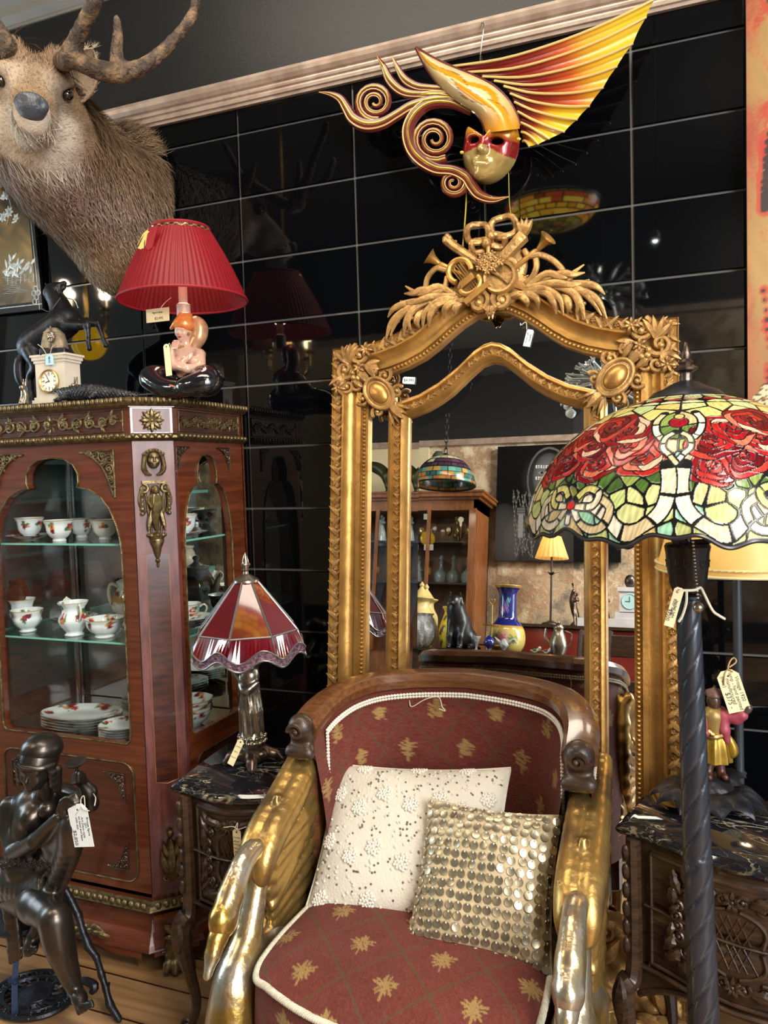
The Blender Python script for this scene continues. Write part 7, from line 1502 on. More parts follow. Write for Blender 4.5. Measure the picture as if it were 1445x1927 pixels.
# ---------------------------------------------------------------- bronze seated lady on an iron stool
def bronze_lady():
    a = lambda px, py, y: A(px, py, y)
    t = thing('bronze_lady_statue', 'bronze statue of seated lady in headband raising a small dish', 'statue', (-1.56, -.70, 0))
    S = SDF(.0034); nrm_ = nrm
    S.chain([a(52, 1655, -.70), a(54, 1620, -.715), a(64, 1570, -.735), a(74, 1528, -.745)], [.058, .044, .048, .044], k=.03, spline=3); S.chain([a(24, 1520, -.745), a(60, 1508, -.74), a(118, 1492, -.715)], [.024, .03, .024], k=.025); S.chain([a(82, 1506, -.745), a(84, 1474, -.765)], [.022, .02], k=.015)
    for px, py in ((57, 1540), (90, 1524)): S.ell(a(px, py, -.783), (.022, .022, .022), k=.024)
    fd = nrm((.16, -.94, -.10)); up = np.array([.13, .14, 1.]); uu = nrm(up-fd*(up@fd)); hc = a(75, 1424, -.775); fr_ = Fr(a(62, 1457, -.80)-fd*.018, np.cross(uu, fd), uu, fd); fr_ = fr_ if fr_.u[0] > 0 else Fr(fr_.o, -fr_.u, uu, fd)
    face_sdf(S, fr_, .046); S.ell(hc, (.045, .047, .046), k=.02)
    S.chain([a(18, 1518, -.75), a(14, 1560, -.765), a(24, 1606, -.795)], [.026, .021, .0185], k=.012); S.chain([a(24, 1608, -.797), a(66, 1582, -.835), a(108, 1538, -.858)], [.0195, .018, .0115], k=.008)
    S.ell(a(119, 1523, -.862), (.014, .012, .017), k=.01)
    for k in range(4): S.chain([a(116+4*k, 1513+2*k, -.866), a(128+4*k, 1502+3*k, -.87), a(143+3*k, 1494+5*k, -.86)], [.0058, .0052, .004], k=.003)
    S.chain([a(110, 1526, -.87), a(116, 1508, -.874), a(124, 1500, -.87)], [.006, .0054, .004], k=.003)
    S.chain([a(122, 1494, -.712), a(152, 1506, -.745), a(170, 1512, -.775)], [.024, .022, .019], k=.012); S.chain([a(170, 1512, -.775), a(167, 1490, -.80), a(154, 1470, -.815)], [.0195, .018, .0125], k=.008); S.ell(a(150, 1463, -.818), (.014, .014, .016), k=.008)
    for k in range(4): S.chain([a(158, 1459+4*k, -.82), a(147, 1455+5*k, -.84), a(137, 1459+5*k, -.832)], [.0055, .0055, .0046], k=.003)
    S.chain([a(154, 1462, -.82), a(146, 1450, -.832)], [.0056, .0042], k=.003)
    S.chain([a(84, 1640, -.745), a(112, 1592, -.80), a(138, 1556, -.845)], [.042, .034, .029], k=.014); S.chain([a(139, 1552, -.848), a(134, 1590, -.835), a(120, 1630, -.81), a(98, 1685, -.785), a(72, 1745, -.775), a(62, 1764, -.775)], [.028, .026, .026, .022, .016, .015], k=.01, spline=3)
    S.chain([a(62, 1764, -.775), a(58, 1780, -.79), a(54, 1790, -.80)], [.016, .016, .013], k=.01)
    for k in range(5): S.chain([a(41+7*k, 1786-1*k, -.80), a(38+7*k, 1800-2*k, -.806)], [.0058, .0045], k=.003)
    S.chain([a(34, 1682, -.745), a(70, 1702, -.81), a(104, 1730, -.86)], [.048, .042, .034], k=.018); S.chain([a(104, 1731, -.86), a(112, 1775, -.85), a(126, 1820, -.825), a(140, 1858, -.81)], [.033, .032, .023, .0155], k=.014, spline=3)
    S.chain([a(140, 1860, -.81), a(150, 1880, -.825), a(156, 1893, -.838)], [.017, .0165, .012], k=.01)
    for k in range(5): S.chain([a(146+6.5*k, 1895-2.5*k, -.838), a(149+6.5*k, 1906-3*k, -.845)], [.0078-.0006*k, .006-.0005*k], k=.003)
    b = MB(); S.mesh(b); body_ = b.build('lady', M['bronze'], t)
    S = SDF(.0034); S.ell(hc+uu*.019-fd*.008, (.049, .051, .036), k=.012); S.chain([fr_.P(-.047, .03, .006), fr_.P(-.03, .028, .032), fr_.P(0, .03, .043), fr_.P(.03, .028, .032), fr_.P(.047, .03, .006)], [.0065]*5, k=.004, spline=4)
    for s_ in (-1, 1):
        for k in range(7): S.ell(fr_.P(s_*(.042+.005*(k % 2)), .018-.008*k, .012-.002*k), (.0095, .0095, .0085), k=.004); S.ell(fr_.P(s_*.05, .012-.009*k, -.006), .011, k=.004)
    b = MB(); S.mesh(b); b.build('hair_and_headband', M['bronze'], body_)
    b = MB(); b.beads([fr_.P(x, .031-.003*abs(x/.047)**2, .05-.036*(x/.047)**2) for x in np.linspace(-.047, .047, 26)], .0028, 7, 5); b.rosette(fr_.sub(-.026, .044, .04), .012, 8, .006); b.build('headband_beads', M['bronze'], body_)
    S = SDF(.0038)
    S.chain([a(4, 1640, -.74), a(46, 1632, -.775), a(84, 1644, -.775)], [.036, .04, .024], k=.02)
    for k in range(9): S.chain([a(4+9*k, 1630+2*k, -.775-.002*k), a(4+9*k, 1660+3*k, -.80-.002*k), a(-2+9*k, 1694-.5*k, -.795-.004*k)], [.011, .013, .008], k=.007, spline=3)
    for k in range(4): S.chain([a(10+5*k, 1686, -.78), a(18+5*k, 1745, -.785), a(20+6*k, 1810-3*k, -.78)], [.012, .011, .007], k=.006, spline=3)
    b = MB(); S.mesh(b); b.build('skirt', M['bronze'], body_)
    b = MB()
    for k in range(10): b.rosette(Fr(a(-2+10*k, 1622+3*math.sin(k*1.4)+.8*abs(k-4), -.815), (1, 0, 0), (0, 0, 1)), .012, 6, .007)
    b.build('beaded_belt', M['bronze'], body_)
    c = a(143, 1441, -.835); b = MB(); b.lathe([(.005, -.016), (.004, -.006), (.012, .0), (.022, .006), (.025, .01), (.0235, .01), (.01, .004), (0, .003)], fr=Fr(c, (1, 0, 0), nrm((0, 1, .18)), nrm((.1, -.2, 1))), n=24); b.build('dish', M['bronze'], body_)
    # stool: seat, branch legs, pierced iron foot
    b = MB(); st = a(40, 1702, -.72); b.lathe([(0, -.012), (.1, -.012), (.106, -.004), (.1, .004), (0, .004)], o=(st[0], st[1]+.02, st[2]-.03), n=28); b.build('stool_seat', M['iron'], t)
    rs = np.random.default_rng(6)
    def branch(p, q, r, nm='branch_leg'):
        p, q = np.array(p), np.array(q); n = 9; P = [p+(q-p)*i/n+rs.normal(0, .003, 3)*(0 < i < n) for i in range(n+1)]; S = SDF(.0036); S.chain(P, [r*(1+.18*rs.normal()) for _ in P], k=.006)
        for i in (2, 4, 7): d = rs.normal(0, 1, 3); S.chain([P[i], P[i]+nrm(d)*.018], [r*.8, r*.45], k=.004)
        b = MB(); S.mesh(b); b.build(nm, M['iron'], t)
    f0 = a(224, 1924, -.69); f0[2] = .009
    branch(a(122, 1672, -.66), f0, .009); e = a(-10, 1900, -.66); e[2] = .01; branch(a(-4, 1700, -.68), e, .009); branch((st[0], -.62, st[2]-.05), (st[0]-.02, -.54, .01), .009)
    bc = a(64, 1867, -.69); bc[2] = .012
    b = MB(); b.tube([(st[0]+.01, st[1]-.02, st[2]-.05), (bc[0]+.012, bc[1]-.07, .1), (bc[0]+.012, bc[1]-.075, .012)], [.011, .01, .011], 4, spline=3); b.tube([(bc[0]+.012-.012, bc[1]-.075, .1), (bc[0]+.012+.012, bc[1]-.075, .1)], .008, 6); b.build('stool_post', mat('blue_black_iron', srgb('2c3a56'), .35, .5), t)
    b = MB()
    for r in (.045, .085, .115): b.tube([(bc[0]+r*math.cos(q), bc[1]+r*math.sin(q)*.8, .012) for q in np.arange(48)*2*PI/48], .007, 6, closed=True)
    for k in range(16): q = 2*PI*k/16; b.tube([(bc[0]+.05*math.cos(q), bc[1]+.04*math.sin(q), .012), (bc[0]+.085*math.cos(q+.15), bc[1]+.068*math.sin(q+.15), .012), (bc[0]+.115*math.cos(q), bc[1]+.092*math.sin(q), .012)], .005, 5, spline=3); b.scroll(Fr((bc[0]+.1*math.cos(q+.2), bc[1]+.08*math.sin(q+.2), .012), (1, 0, 0), (0, 1, 0)), .016, 1.1, .0035, a0=q, n=10)
    b.lathe([(0, .02), (.05, .016), (.055, .006), (0, .006)], o=(bc[0], bc[1], 0), n=24); b.tube([a(140, 1850, -.66), a(160, 1846, -.655), a(178, 1856, -.655), a(172, 1868, -.66)], [.012, .01, .012, .008], 8, spline=4); b.build('pierced_foot', M['iron'], t)
bronze_lady()
# ---------------------------------------------------------------- carnival mask with scrolls and wing
def mask():
    Y = -.085; a = lambda px, py, dy=0.: A(px, py, Y+dy); px1 = (A(901, 300, Y)[0]-A(900, 300, Y)[0])
    t = thing('carnival_mask', 'gold and red carnival mask with flame scrolls and spread yellow wing', 'mask', (-.46, -.03, 2.25))
    M['maroon'] = mat('maroon_lacquer', srgb('541512'), .3, coat=.3); M['mask_gold'] = mat('mask_gold', srgb('b99545'), .28, .75, scale=25., col2=srgb('8f7034')); M['cream_gold'] = mat('pale_gold_line', srgb('d8bd7a'), .35, .35)
    f0 = Fr(A(921, 282, Y), nrm(A(1000, 291, Y)-A(840, 277, Y)), nrm(A(912, 200, Y)-A(916, 340, Y))); fw = nrm(np.array([-.12, -1, -.1])); f0 = Fr(f0.o, nrm(f0.u-fw*(f0.u@fw)), np.cross(fw, nrm(f0.u-fw*(f0.u@fw))), fw)
    S = SDF(.0033); s = .088; P = lambda x, y, z: f0.P(x*s, y*s, z*s); R = np.stack([f0.u, f0.v, f0.w], 1)
    S.ell(P(0, .05, -.15), (s*.92, s*1.02, s*.62), R, k=.01); S.ell(P(0, -.5, .15), (s*.42, s*.42, s*.36), R, k=.03); S.ell(P(0, .45, .2), (s*.72, s*.42, s*.3), R, k=.03)
    for q in (-1, 1):
        S.ell(P(q*.45, -.14, .2), (s*.26, s*.24, s*.2), R, k=.02); S.cap(P(q*.14, .36, .48), P(q*.62, .34, .28), s*.05, s*.04, k=.015)
    S.cap(P(0, .3, .46), P(-.02, -.12, .66), s*.075, s*.11, k=.015); S.ell(P(-.11, -.15, .56), s*.08, k=.01); S.ell(P(.09, -.15, .56), s*.08, k=.01); S.ell(P(-.07, -.2, .66), (s*.03, s*.025, s*.03), k=.004, neg=True); S.ell(P(.05, -.2, .66), (s*.03, s*.025, s*.03), k=.004, neg=True)
    S.cap(P(-.2, -.42, .5), P(.2, -.42, .5), s*.055, k=.012); S.cap(P(-.14, -.5, .5), P(.14, -.5, .5), s*.065, k=.01); S.cap(P(-.22, -.455, .56), P(.22, -.455, .56), s*.014, k=.006, neg=True); S.ell(P(0, -.76, .36), s*.15, k=.02)
    for q in (-1, 1): S.ell(P(q*.38-.02, .17, .42), (s*.2, s*.1, s*.8), R, k=.005, neg=True)
    S.ell(P(0, .0, -.3), (s*.82, s*.92, s*.62), R, k=.004, neg=True); S.ell(P(0, -.5, 0), (s*.3, s*.3, s*.3), R, k=.01, neg=True)
    cA, sA = math.cos(-.43), math.sin(-.43); S.box(P(-.345, .955, .2), (s*.6, s*.5, s), np.stack([f0.u*cA+f0.v*sA, -f0.u*sA+f0.v*cA, f0.w], 1), k=.003, neg=True)
    S.box(P(0, 0, -.75), (s*1.4, s*1.4, s*.6), R, k=.004, neg=True)
    def colr(V):
        r = V-f0.o; x, y, z = r@f0.u/s, r@f0.v/s, r@f0.w/s; C = np.tile(np.array(srgb('a88f55')), (len(V), 1)); red = (y < .3) & (y > -.12+.1*np.cos(x*4)-(np.abs(x) < .22)*.02) & ~((np.abs(x) < .14) & (y < -.0)); mix = np.clip((y-.22)/.22, 0, 1)[:, None]
        C[red] = srgb('8c1f1c'); up = y > .22; C[up] = (np.array(srgb('a33a1e'))*(1-mix)+np.array(srgb('cc8f25'))*mix)[up]; return C
    b = MB(); S.mesh(b, colf=colr); b.build('face', mat('painted_gilt_mask', (1, 1, 1), .24, .35, attr=True, coat=.5), t, attr=True)
    # dark hollow seen through the eyes is the tiled wall behind; headdress swoosh
    out = [(783, 90), (812, 108), (845, 124), (885, 140), (925, 160), (952, 184), (968, 208), (976, 228), (978, 242)]; inn = [(783, 90), (797, 118), (815, 146), (838, 172), (868, 196), (894, 212), (906, 226), (911, 238), (914, 250)]
    O, I = resample(spl(np.array(out), 5), 60), resample(spl(np.array(inn), 5), 60); X = np.zeros((60, 24, 3)); C = np.zeros((60, 24, 3))
    for i in range(60):
        for j in range(24):
            q = j/23; p = O[i]*(1-q)+I[i]*q; X[i, j] = a(p[0], p[1], -.012-.045*math.sin(PI*q)**.7*min(1, i/22)-.02*i/60)
            w = (q-.5-.14*math.sin(i*.22)) ; w2 = q-.28-.1*math.sin(i*.25+1.5); c = np.array(srgb('d0bb86')); c = np.array(srgb('c4860e')) if abs(w) < .13 or (i > 18 and abs(w2) < .08) else c
            c = c*.22 if (.13 <= abs(w) < .16) else c; m = np.clip((i-42)/16, 0, 1); C[i, j] = c*(1-m)+np.array(srgb('c9861f'))*m
    b = MB(); b.grid(X[:, ::-1], C[:, ::-1]); b.build('headdress', mat('painted_headdress', (1, 1, 1), .27, .05, attr=True, coat=.4), t, attr=True, sharp=180)
    b = MB(); b.tube([a(p[0], p[1], -.014) for p in O[::2]], .005, 8); b.tube([a(p[0], p[1], -.014) for p in I[::2]], .005, 8); b.build('headdress_edge', M['maroon'], t)
    # wing
    tips = [(1233, -2), (1216, 32), (1191, 82), (1161, 125), (1135, 165), (1109, 200), (1086, 225), (1062, 248), (1034, 261), (1013, 271), (996, 275)]
    roots = [(850, 125), (880, 136), (908, 144), (930, 152), (948, 162), (960, 176), (968, 192), (974, 210), (978, 230), (981, 248), (984, 266)]
    sag = [20, 22, 20, 17, 13, 9, 6, 3, -2, -4, -4]; mids = [((r_[0]+tp[0])/2+(2 if i < 3 else 0), (r_[1]+tp[1])/2+sag[i]) for i, (r_, tp) in enumerate(zip(roots, tips))]
    ribs = [resample(spl(np.array([r_, ((r_[0]+m_[0])/2, (r_[1]+m_[1])/2+sag[i]*.35), m_, ((tp[0]+m_[0])/2, (tp[1]+m_[1])/2+sag[i]*.22), tp]), 6), 40) for i, (r_, m_, tp) in enumerate(zip(roots, mids, tips))]
    b = MB()
    for k in range(10):
        X = np.zeros((40, 9, 3)); C = np.zeros((40, 9, 3))
        for i in range(40):
            for j in range(9):
                q = j/8; p = ribs[k][i]*(1-q)+ribs[k+1][i]*q; e = .02*math.sin(PI*q)*(i/39)**8; p = p-(np.array([1, -.4])*e*120); X[i, j] = a(p[0], p[1], -.006-.03*(i/39)*(k/10)+.007*math.sin(PI*q))
                d = np.clip((p[0]-940-.2*(p[1]-150))/230., 0, 1)*1. ; d = np.clip((i/39)*1.35-.25*q*0, 0, 1) if k > 4 else d
                c = np.array(srgb('6e1513')); st = [(0, '621210'), (.36, '7c1e16'), (.58, 'a8461a'), (.76, 'c48f1a'), (1, 'cda81c')]
                for (s0, c0), (s1, c1) in zip(st[:-1], st[1:]):
                    if s0 <= d <= s1: g = (d-s0)/(s1-s0); c = np.array(srgb(c0))*(1-g)+np.array(srgb(c1))*g
                C[i, j] = c
        b.grid(X[::-1], C[::-1])
    wing = b.build('wing', mat('painted_leather_wing', (1, 1, 1), .28, attr=True, coat=.35, bump=.1, bscale=120.), t, attr=True, sharp=180)
    for k, r_ in enumerate(ribs):
        b = MB(); b.tube([a(p[0], p[1], -.011-.03*(i/13)*(k/10)) for i, p in enumerate(r_[::3])], [.0034]*12+[.0036, .003], 7); b.build('wing_rib', M['cream_gold'], wing)
    # flame scrolls
    def spiral(cx, cy, r0, r1, a0, turns, n=40): return [(cx+(r0+(r1-r0)*i/n)*math.cos(a0+turns*2*PI*i/n), cy+(r0+(r1-r0)*i/n)*math.sin(a0+turns*2*PI*i/n)) for i in range(n+1)]
    R_ = math.radians
    paths = [('left_flame_scroll', [(600, 173), (622, 177), (640, 186), (652, 204), (665, 224), (690, 236), (720, 232), (748, 216), (775, 200), (810, 190), (850, 186)], [1, 5, 8, 10, 12, 13, 12, 11, 11, 11, 9]),
             ('left_spiral', spiral(706, 192, 36, 5, R_(80), 2.2), None), ('tall_flame', [(710, 106), (722, 126), (734, 152), (756, 172), (785, 178), (845, 178)], [1, 6, 9, 9, 8, 7]), ('inner_flame', [(738, 106), (748, 128), (762, 150), (784, 163), (812, 166), (848, 168)], [1, 5, 8, 8, 7, 6]),
             ('great_scroll', [(888, 210), (850, 194), (812, 194), (784, 212), (768, 242), (772, 275), (790, 300), (820, 318), (852, 322), (876, 334), (888, 352), (902, 368), (928, 376), (957, 370)], [8, 10, 12, 13, 13, 13, 13, 12, 11, 11, 11, 10, 7, 1]),
             ('great_spiral', spiral(818, 262, 42, 6, R_(60), 2.3), None), ('small_spiral', spiral(853, 344, 26, 4, R_(-40), 1.9), None), ('link_scroll', [(880, 195), (850, 182), (815, 178), (770, 182)], [8, 8, 8, 5])]
    for nm, pts, wd in paths:
        pts = np.array(pts, float); n = len(pts); wd = np.array(wd, float) if wd else np.linspace(10, 4, n)*(.85 if nm != 'small_spiral' else .7)
        if n < 20: wd = np.clip(spl(np.stack([wd, wd*0, wd*0], 1), 5)[:, 0], .6, 20); pts = spl(pts, 5)
        P3 = np.array([a(p[0], p[1], -.012) for p in pts]); T = np.gradient(P3, axis=0); T /= np.linalg.norm(T, axis=1)[:, None]+1e-9; N2 = np.cross(T, (0, -1, 0)); w_ = wd*px1
        b = MB(); b.tube(P3, w_, 8, up=(0, -1, 0), sy=.55); s_ = b.build('scroll', M['maroon'], t)
        b = MB(); b.tube(P3+N2*(-w_*.1)[:, None]+np.array([0, -.42, 0])*w_[:, None], w_*.28, 8, up=(0, -1, 0), sy=.7); b.build('gilt_ridge', M['mask_gold'], s_)
        b = MB()
        b.tube(P3+N2*(w_*.62)[:, None]+np.array([0, -.42, 0])*w_[:, None], np.maximum(w_*.13, .0008), 5); b.build('pale_line', M['cream_gold'], s_)
    for k, (pts, w_) in enumerate((([(878, 352), (876, 400), (871, 462)], .0032), ([(957, 326), (958, 370), (960, 395), (967, 428)], .002))):
        b = MB(); b.tube([a(p[0], p[1], .01) for p in pts], w_, 6, spline=4, sx=1.4, sy=.5); b.build('yellow_ribbon', mat('yellow_tie_ribbon', srgb('cbb44c'), .5) if k == 0 else bpy.data.materials['yellow_tie_ribbon'], t)
    for px, py in ((976, 262), (869, 287)): b = MB(); b.ball(a(px, py, -.05), (.006, .006, .004), 8, 6); b.build('ribbon_knot', bpy.data.materials['yellow_tie_ribbon'], t)
    b = MB(); b.tube([A(903, 130, -.05), A(904, 100, -.045), A(907, 75, -.05), A(910, 52, -.055), A(909, 43, -.05), A(906, 45, -.042), A(906, 52, -.04)], .0015, 6, spline=5); o = b.build('wire_hook', M['pewter'], None); setp(o, 'thin wire hook on the picture rail above the carnival mask', 'hook')
mask()
# ---------------------------------------------------------------- abstract canvas
def canvas():
    x0, x1, z0, z1 = .160, .86, 1.46, 3.0; t = thing('abstract_canvas', 'tall abstract canvas in red orange and ochre hanging at right', 'painting', (.5, -.01, z0))
    b = MB(); b.box(((x0+x1)/2, -.034, (z0+z1)/2), (x1-x0, .036, z1-z0)); b.build('stretched_canvas', M['black_satin'], t, smooth=False)
    nu, nv = 150, 420; U, V = np.meshgrid(np.linspace(0, x1-x0, nu), np.linspace(z0, z1, nv), indexing='ij'); rs = np.random.default_rng(12)
    n1 = np.sin(U*21+2.3*np.sin(V*7))*np.sin(V*9+1.7*np.sin(U*16)); n2 = np.sin(U*83+2*np.sin(V*27))*np.sin(V*31+U*40); n3 = rs.normal(0, .25, U.shape)
    C = np.tile(np.array(srgb('b08a4c')), U.shape+(1,)); C *= (1+.1*n2+.04*n3)[..., None]
    m = np.clip(1.0-U/.03+.7*n1+.4*n2+.4*n3, 0, 1)[..., None]; C = C*(1-m)+m*(np.array(srgb('a8452a'))*(1-np.clip(n2+.3, 0, 1)[..., None]*.5)+np.array(srgb('c88a4a'))*np.clip(n2+.3, 0, 1)[..., None]*.5)
    m = np.clip((.35*n1+.5*n2+.35*n3)-.28, 0, 1)[..., None]*1.6; m = np.clip(m, 0, 1)*(np.abs(U-.04) < .03)[..., None]; C = C*(1-m)+m*np.array(srgb('b0261c'))
    low = np.clip((1.75-V)/.25, 0, 1)[..., None]; C = C*(1-.6*low)+.6*low*np.array(srgb('9a2c26'))
    for pts, w in (([(.09, 2.62), (.075, 2.5), (.07, 2.42), (.085, 2.35), (.06, 2.22), (.045, 2.1), (.04, 2.0)], .012), ([(.005, 2.7), (.03, 2.56), (.06, 2.48), (.1, 2.42)], .012), ([(.035, 1.8), (.05, 1.66), (.045, 1.55)], .006), ([(.2, 1.5), (.22, 2.1), (.18, 2.9)], .03)):
        Pp = spl(np.array(pts), 6); d = np.full(U.shape, 9.)
        for q in Pp: d = np.minimum(d, np.hypot(U-q[0], V-q[1]))
        m = np.clip((w+.004*n2-d)/.003, 0, 1)[..., None]; C = C*(1-m)+m*np.array(srgb('2c1712')); m = (np.clip((w*1.9+.006*n2-d)/.004, 0, 1)*(d > w*.9))[..., None]; C = C*(1-.8*m)+.8*m*np.array(srgb('c0311c'))
    for fx, fz in ((.035, 1.535), (.055, 1.56), (.12, 1.6)):
        for k in range(5):
            q = k*2*PI/5+.4; d = np.hypot((U-fx-.014*math.cos(q))*(1+abs(math.sin(q))*.8), (V-fz-.014*math.sin(q))*(1+abs(math.cos(q))*.8)); C[d < .014] = srgb('17120e'); C[d < .011] = srgb('dcd2a6')
        m = (np.abs(U-fx-.002) < .002) & (V < fz-.01); C[m] = srgb('17120e')
    b = MB(); b.grid(np.stack([x0+U, np.full(U.shape, -.0525), V], -1), np.clip(C*.72, 0, 1)); b.build('painted_face', M['attr_matte'], t, attr=True, smooth=False)
canvas()
# ---------------------------------------------------------------- price tags
def tag(label, TL, TR, BL, y, m, lines=(), clip=.22, strings=(), cat='price tag', hole=True, bend=0., y2=None, scrib=0):
    tl, tr, bl = A(*TL, y), A(*TR, y), A(*BL, y if y2 is None else y2); w, h = np.linalg.norm(tr-tl), np.linalg.norm(bl-tl); u = nrm(tr-tl); v = nrm(tl-bl); v = nrm(v-u*(u@v)); f = Fr(bl, u, v)
    if f.w[1] > 0: f = Fr(f.o, f.u, f.v, -f.w)
    t = thing('price_tag', label, cat, (bl+tr)/2); c = clip*w
    b = MB(); poly = [(0, 0), (w, 0), (w, h-c), (w-c, h), (c, h), (0, h-c)] if clip else [(0, 0), (w, 0), (w, h), (0, h)]
    b.prism(poly if f.w@np.cross(f.u, f.v) > 0 else poly[::-1], f, 0, .0009); card = b.build('card', m, t, smooth=False)
    if hole: b = MB(); b.lathe([(0, .0012), (.0022, .0012), (.0022, .0008), (0, .0008)], fr=f.sub(w/2, h-c*.9-.002, .0), n=12); b.build('eyelet', M['ink'], card)
    for tx, x, yy, size, ang in lines: text_mesh('lettering', tx, f.sub(x*w, yy*h, .0012, ang), size, M['ink'], card, .0002)
    if scrib:
        b = MB(); 
        for k in range(scrib): lines_on(b, f.sub(0, 0, .0008), [(w*.1, w*(.9-.15*(k % 2)), h*(.72-.62*k/scrib))], .0005)
        b.build('handwriting', M['ink'], card)
    for k, (pts, r, mm) in enumerate(strings):
        b = MB(); b.tube([A(p[0], p[1], p[2]) for p in pts], r, 6, spline=4); b.build('string', mm, t)
    return t
D = -PI/2
WC, CCd, ST, TW = M['white_card'], M['cream_card'], M['string'], M['twine']
tag('white price tag hanging from raised arm of bronze lady', (150, 1518), (187, 1516), (141, 1594), -.87, WC, [('$2,850', .15, .22, .0125, D-.05), ('Bronze figure', .9, .47, .0078, D-.05), ('Girl', .78, .5, .0078, D-.05), ('Art Deco style', .64, .45, .0078, D-.05), ('on stool and base', .5, .43, .0078, D-.05), ('with dish', .36, .55, .0078, D-.05)],
    strings=(([(168, 1526, -.872), (155, 1521, -.874), (152, 1505, -.86), (158, 1498, -.84), (160, 1520, -.868)], .0012, ST), ([(153, 1520, -.872), (143, 1534, -.874)], .0012, ST), ([(178, 1516, -.868), (180, 1502, -.85), (176, 1494, -.82)], .0012, ST)))
tag('narrow cream tag leaning on foot of red glass lamp', (457, 1394), (468, 1400), (428, 1436), -.535, CCd, clip=.3, y2=-.555, scrib=3, strings=(([(463, 1398, -.537), (466, 1390, -.525), (470, 1388, -.515)], .0008, ST),))
tag('curled cream tag on twine at carved drawer beside armchair', (441, 1560), (456, 1562), (441, 1614), -.695, CCd, clip=.25, scrib=5, strings=(([(448, 1564, -.697), (440, 1556, -.697), (421, 1557, -.697)], .001, ST), ([(440, 1556, -.697), (448, 1561, -.697), (463, 1556, -.697)], .001, ST), ([(446, 1563, -.697), (447, 1548, -.69), (443, 1557, -.697)], .001, ST)))
tag('cream tag tied with white cord below rose lamp shade', (1266, 1102), (1284, 1107), (1249, 1176), -.93, CCd, [('$3500', .2, .28, .0075, D), ('leaded light', .62, .45, .0062, D), ('floor lamp', .4, .5, .0062, D)], clip=.25,
    strings=(([(1275, 1114, -.932), (1282, 1111, -.93), (1296, 1111, -.925), (1308, 1110, -.915), (1318, 1106, -.9), (1324, 1116, -.905), (1340, 1148, -.905), (1352, 1158, -.905), (1364, 1165, -.905)], .0022, ST), ([(1292, 1112, -.926), (1291, 1135, -.928), (1284, 1158, -.928), (1277, 1170, -.928)], .0022, ST)))
tag('large cream tag on twine hanging from grey lamp pole', (1360, 1264), (1401, 1255), (1372, 1343), -.41, CCd, [('Vintage 1920', .84, .52, .0105, D), ('lamp - hand painted', .62, .48, .0105, D), ('manufactured', .42, .5, .0105, D), ('(new)', .22, .75, .0105, D), ('$375 -', .22, .3, .0135, D)], clip=.26,
    strings=(([(1379, 1264, -.412), (1370, 1258, -.412), (1374, 1244, -.4), (1381, 1238, -.392), (1385, 1246, -.398), (1372, 1256, -.412)], .0016, TW), ([(1370, 1258, -.412), (1364, 1268, -.414), (1362, 1290, -.414)], .0012, TW)))
tag('small pale blue tag hanging on front of stone clock', (84, 667), (99, 666), (86, 687), -.452, mat('blue_card', srgb('a9cfe0'), .7), [('$45', .5, .42, .0105, D)], clip=.25, strings=(([(88, 668, -.454), (80, 655, -.458), (71, 648, -.46)], .0009, ST), ([(94, 667, -.454), (98, 653, -.458), (104, 649, -.46)], .0009, ST)))
tag('cream card with price under rim of red lamp shade', (274, 583), (317, 578), (276, 608), -.3, CCd, [('figure lamp', .5, .7, .008, 0), ('$2,495', .55, .25, .011, 0)], clip=0, hole=False, strings=(([(300, 583, -.302), (310, 570, -.29), (322, 560, -.285)], .0009, ST),))
tag('long blank cream tag hanging from wrist of seated lady figure', (310, 648), (321, 646), (313, 708), -.405, CCd, clip=.3, strings=(([(316, 652, -.406), (319, 646, -.4), (324, 660, -.39)], .0008, ST),))
def mtag(px, py, c=-.01): # on the mirror plane
    d = CF+CR*(px-722.5)/FPX-CU*(py-963.5)/FPX; o = MIRP+MIRN*c; return CC+d*(((o-CC)@MIRN)/(d@MIRN))
def mirror_card(label, TL, TR, BL, lines, string=None):
    tl, tr, bl = mtag(*TL), mtag(*TR), mtag(*BL); w, h = np.linalg.norm(tr-tl), np.linalg.norm(bl-tl); u = nrm(tr-tl); f = Fr(bl, u, np.cross(MIRN, u), MIRN); t = thing('price_tag', label, 'price tag', (bl+tr)/2)
    b = MB(); c = .2*h; b.prism([(c*.6, 0), (w, 0), (w, h), (c, h), (0, h-c), (0, c)] if h < w else [(0, 0), (w, 0), (w, h-c*.4), (w-c*.3, h), (c*.3, h), (0, h-c*.4)], f, 0, .001); card = b.build('card', M['white_card'], t, smooth=False)
    for tx, x, y, sz, ang in lines: text_mesh('lettering', tx, f.sub(x*w, y*h, .0013, ang), sz, M['ink'], card, .0002)
    if string: b = MB(); b.tube([mtag(*p, .0) for p in string], .0012, 6, spline=4); b.build('string', M['string'], t)
mirror_card('white price sticker on mirror glass near its left cartouche', (757, 709), (780, 710), (757, 722), [('$4,995', .52, .5, .0115, 0)])
mirror_card('small white tag hanging on string from mirror crest', (985, 619), (998, 621), (984, 651), [('$4995', .7, .5, .008, D), ('gilt mirror', .3, .48, .007, D)], [(991, 620), (991, 613), (989, 606), (980, 612), (979, 608)])
# ---------------------------------------------------------------- what the mirror and the tiles show: the other side of the shop
M['wood_mid'] = mat('warm_oak', srgb('8a5428'), .4, scale=4., col2=srgb('6c3e1c'), stretch=(8., 8., 2.), coat=.2)
M['crystal'] = mat('cut_crystal', srgb('d5dde0'), .06, 0., trans=.55, coat=.6, bump=.9, bscale=60.)
M['amber_crystal'] = mat('amber_crystal', srgb('b08a4a'), .08, .3, coat=.6, trans=.3)
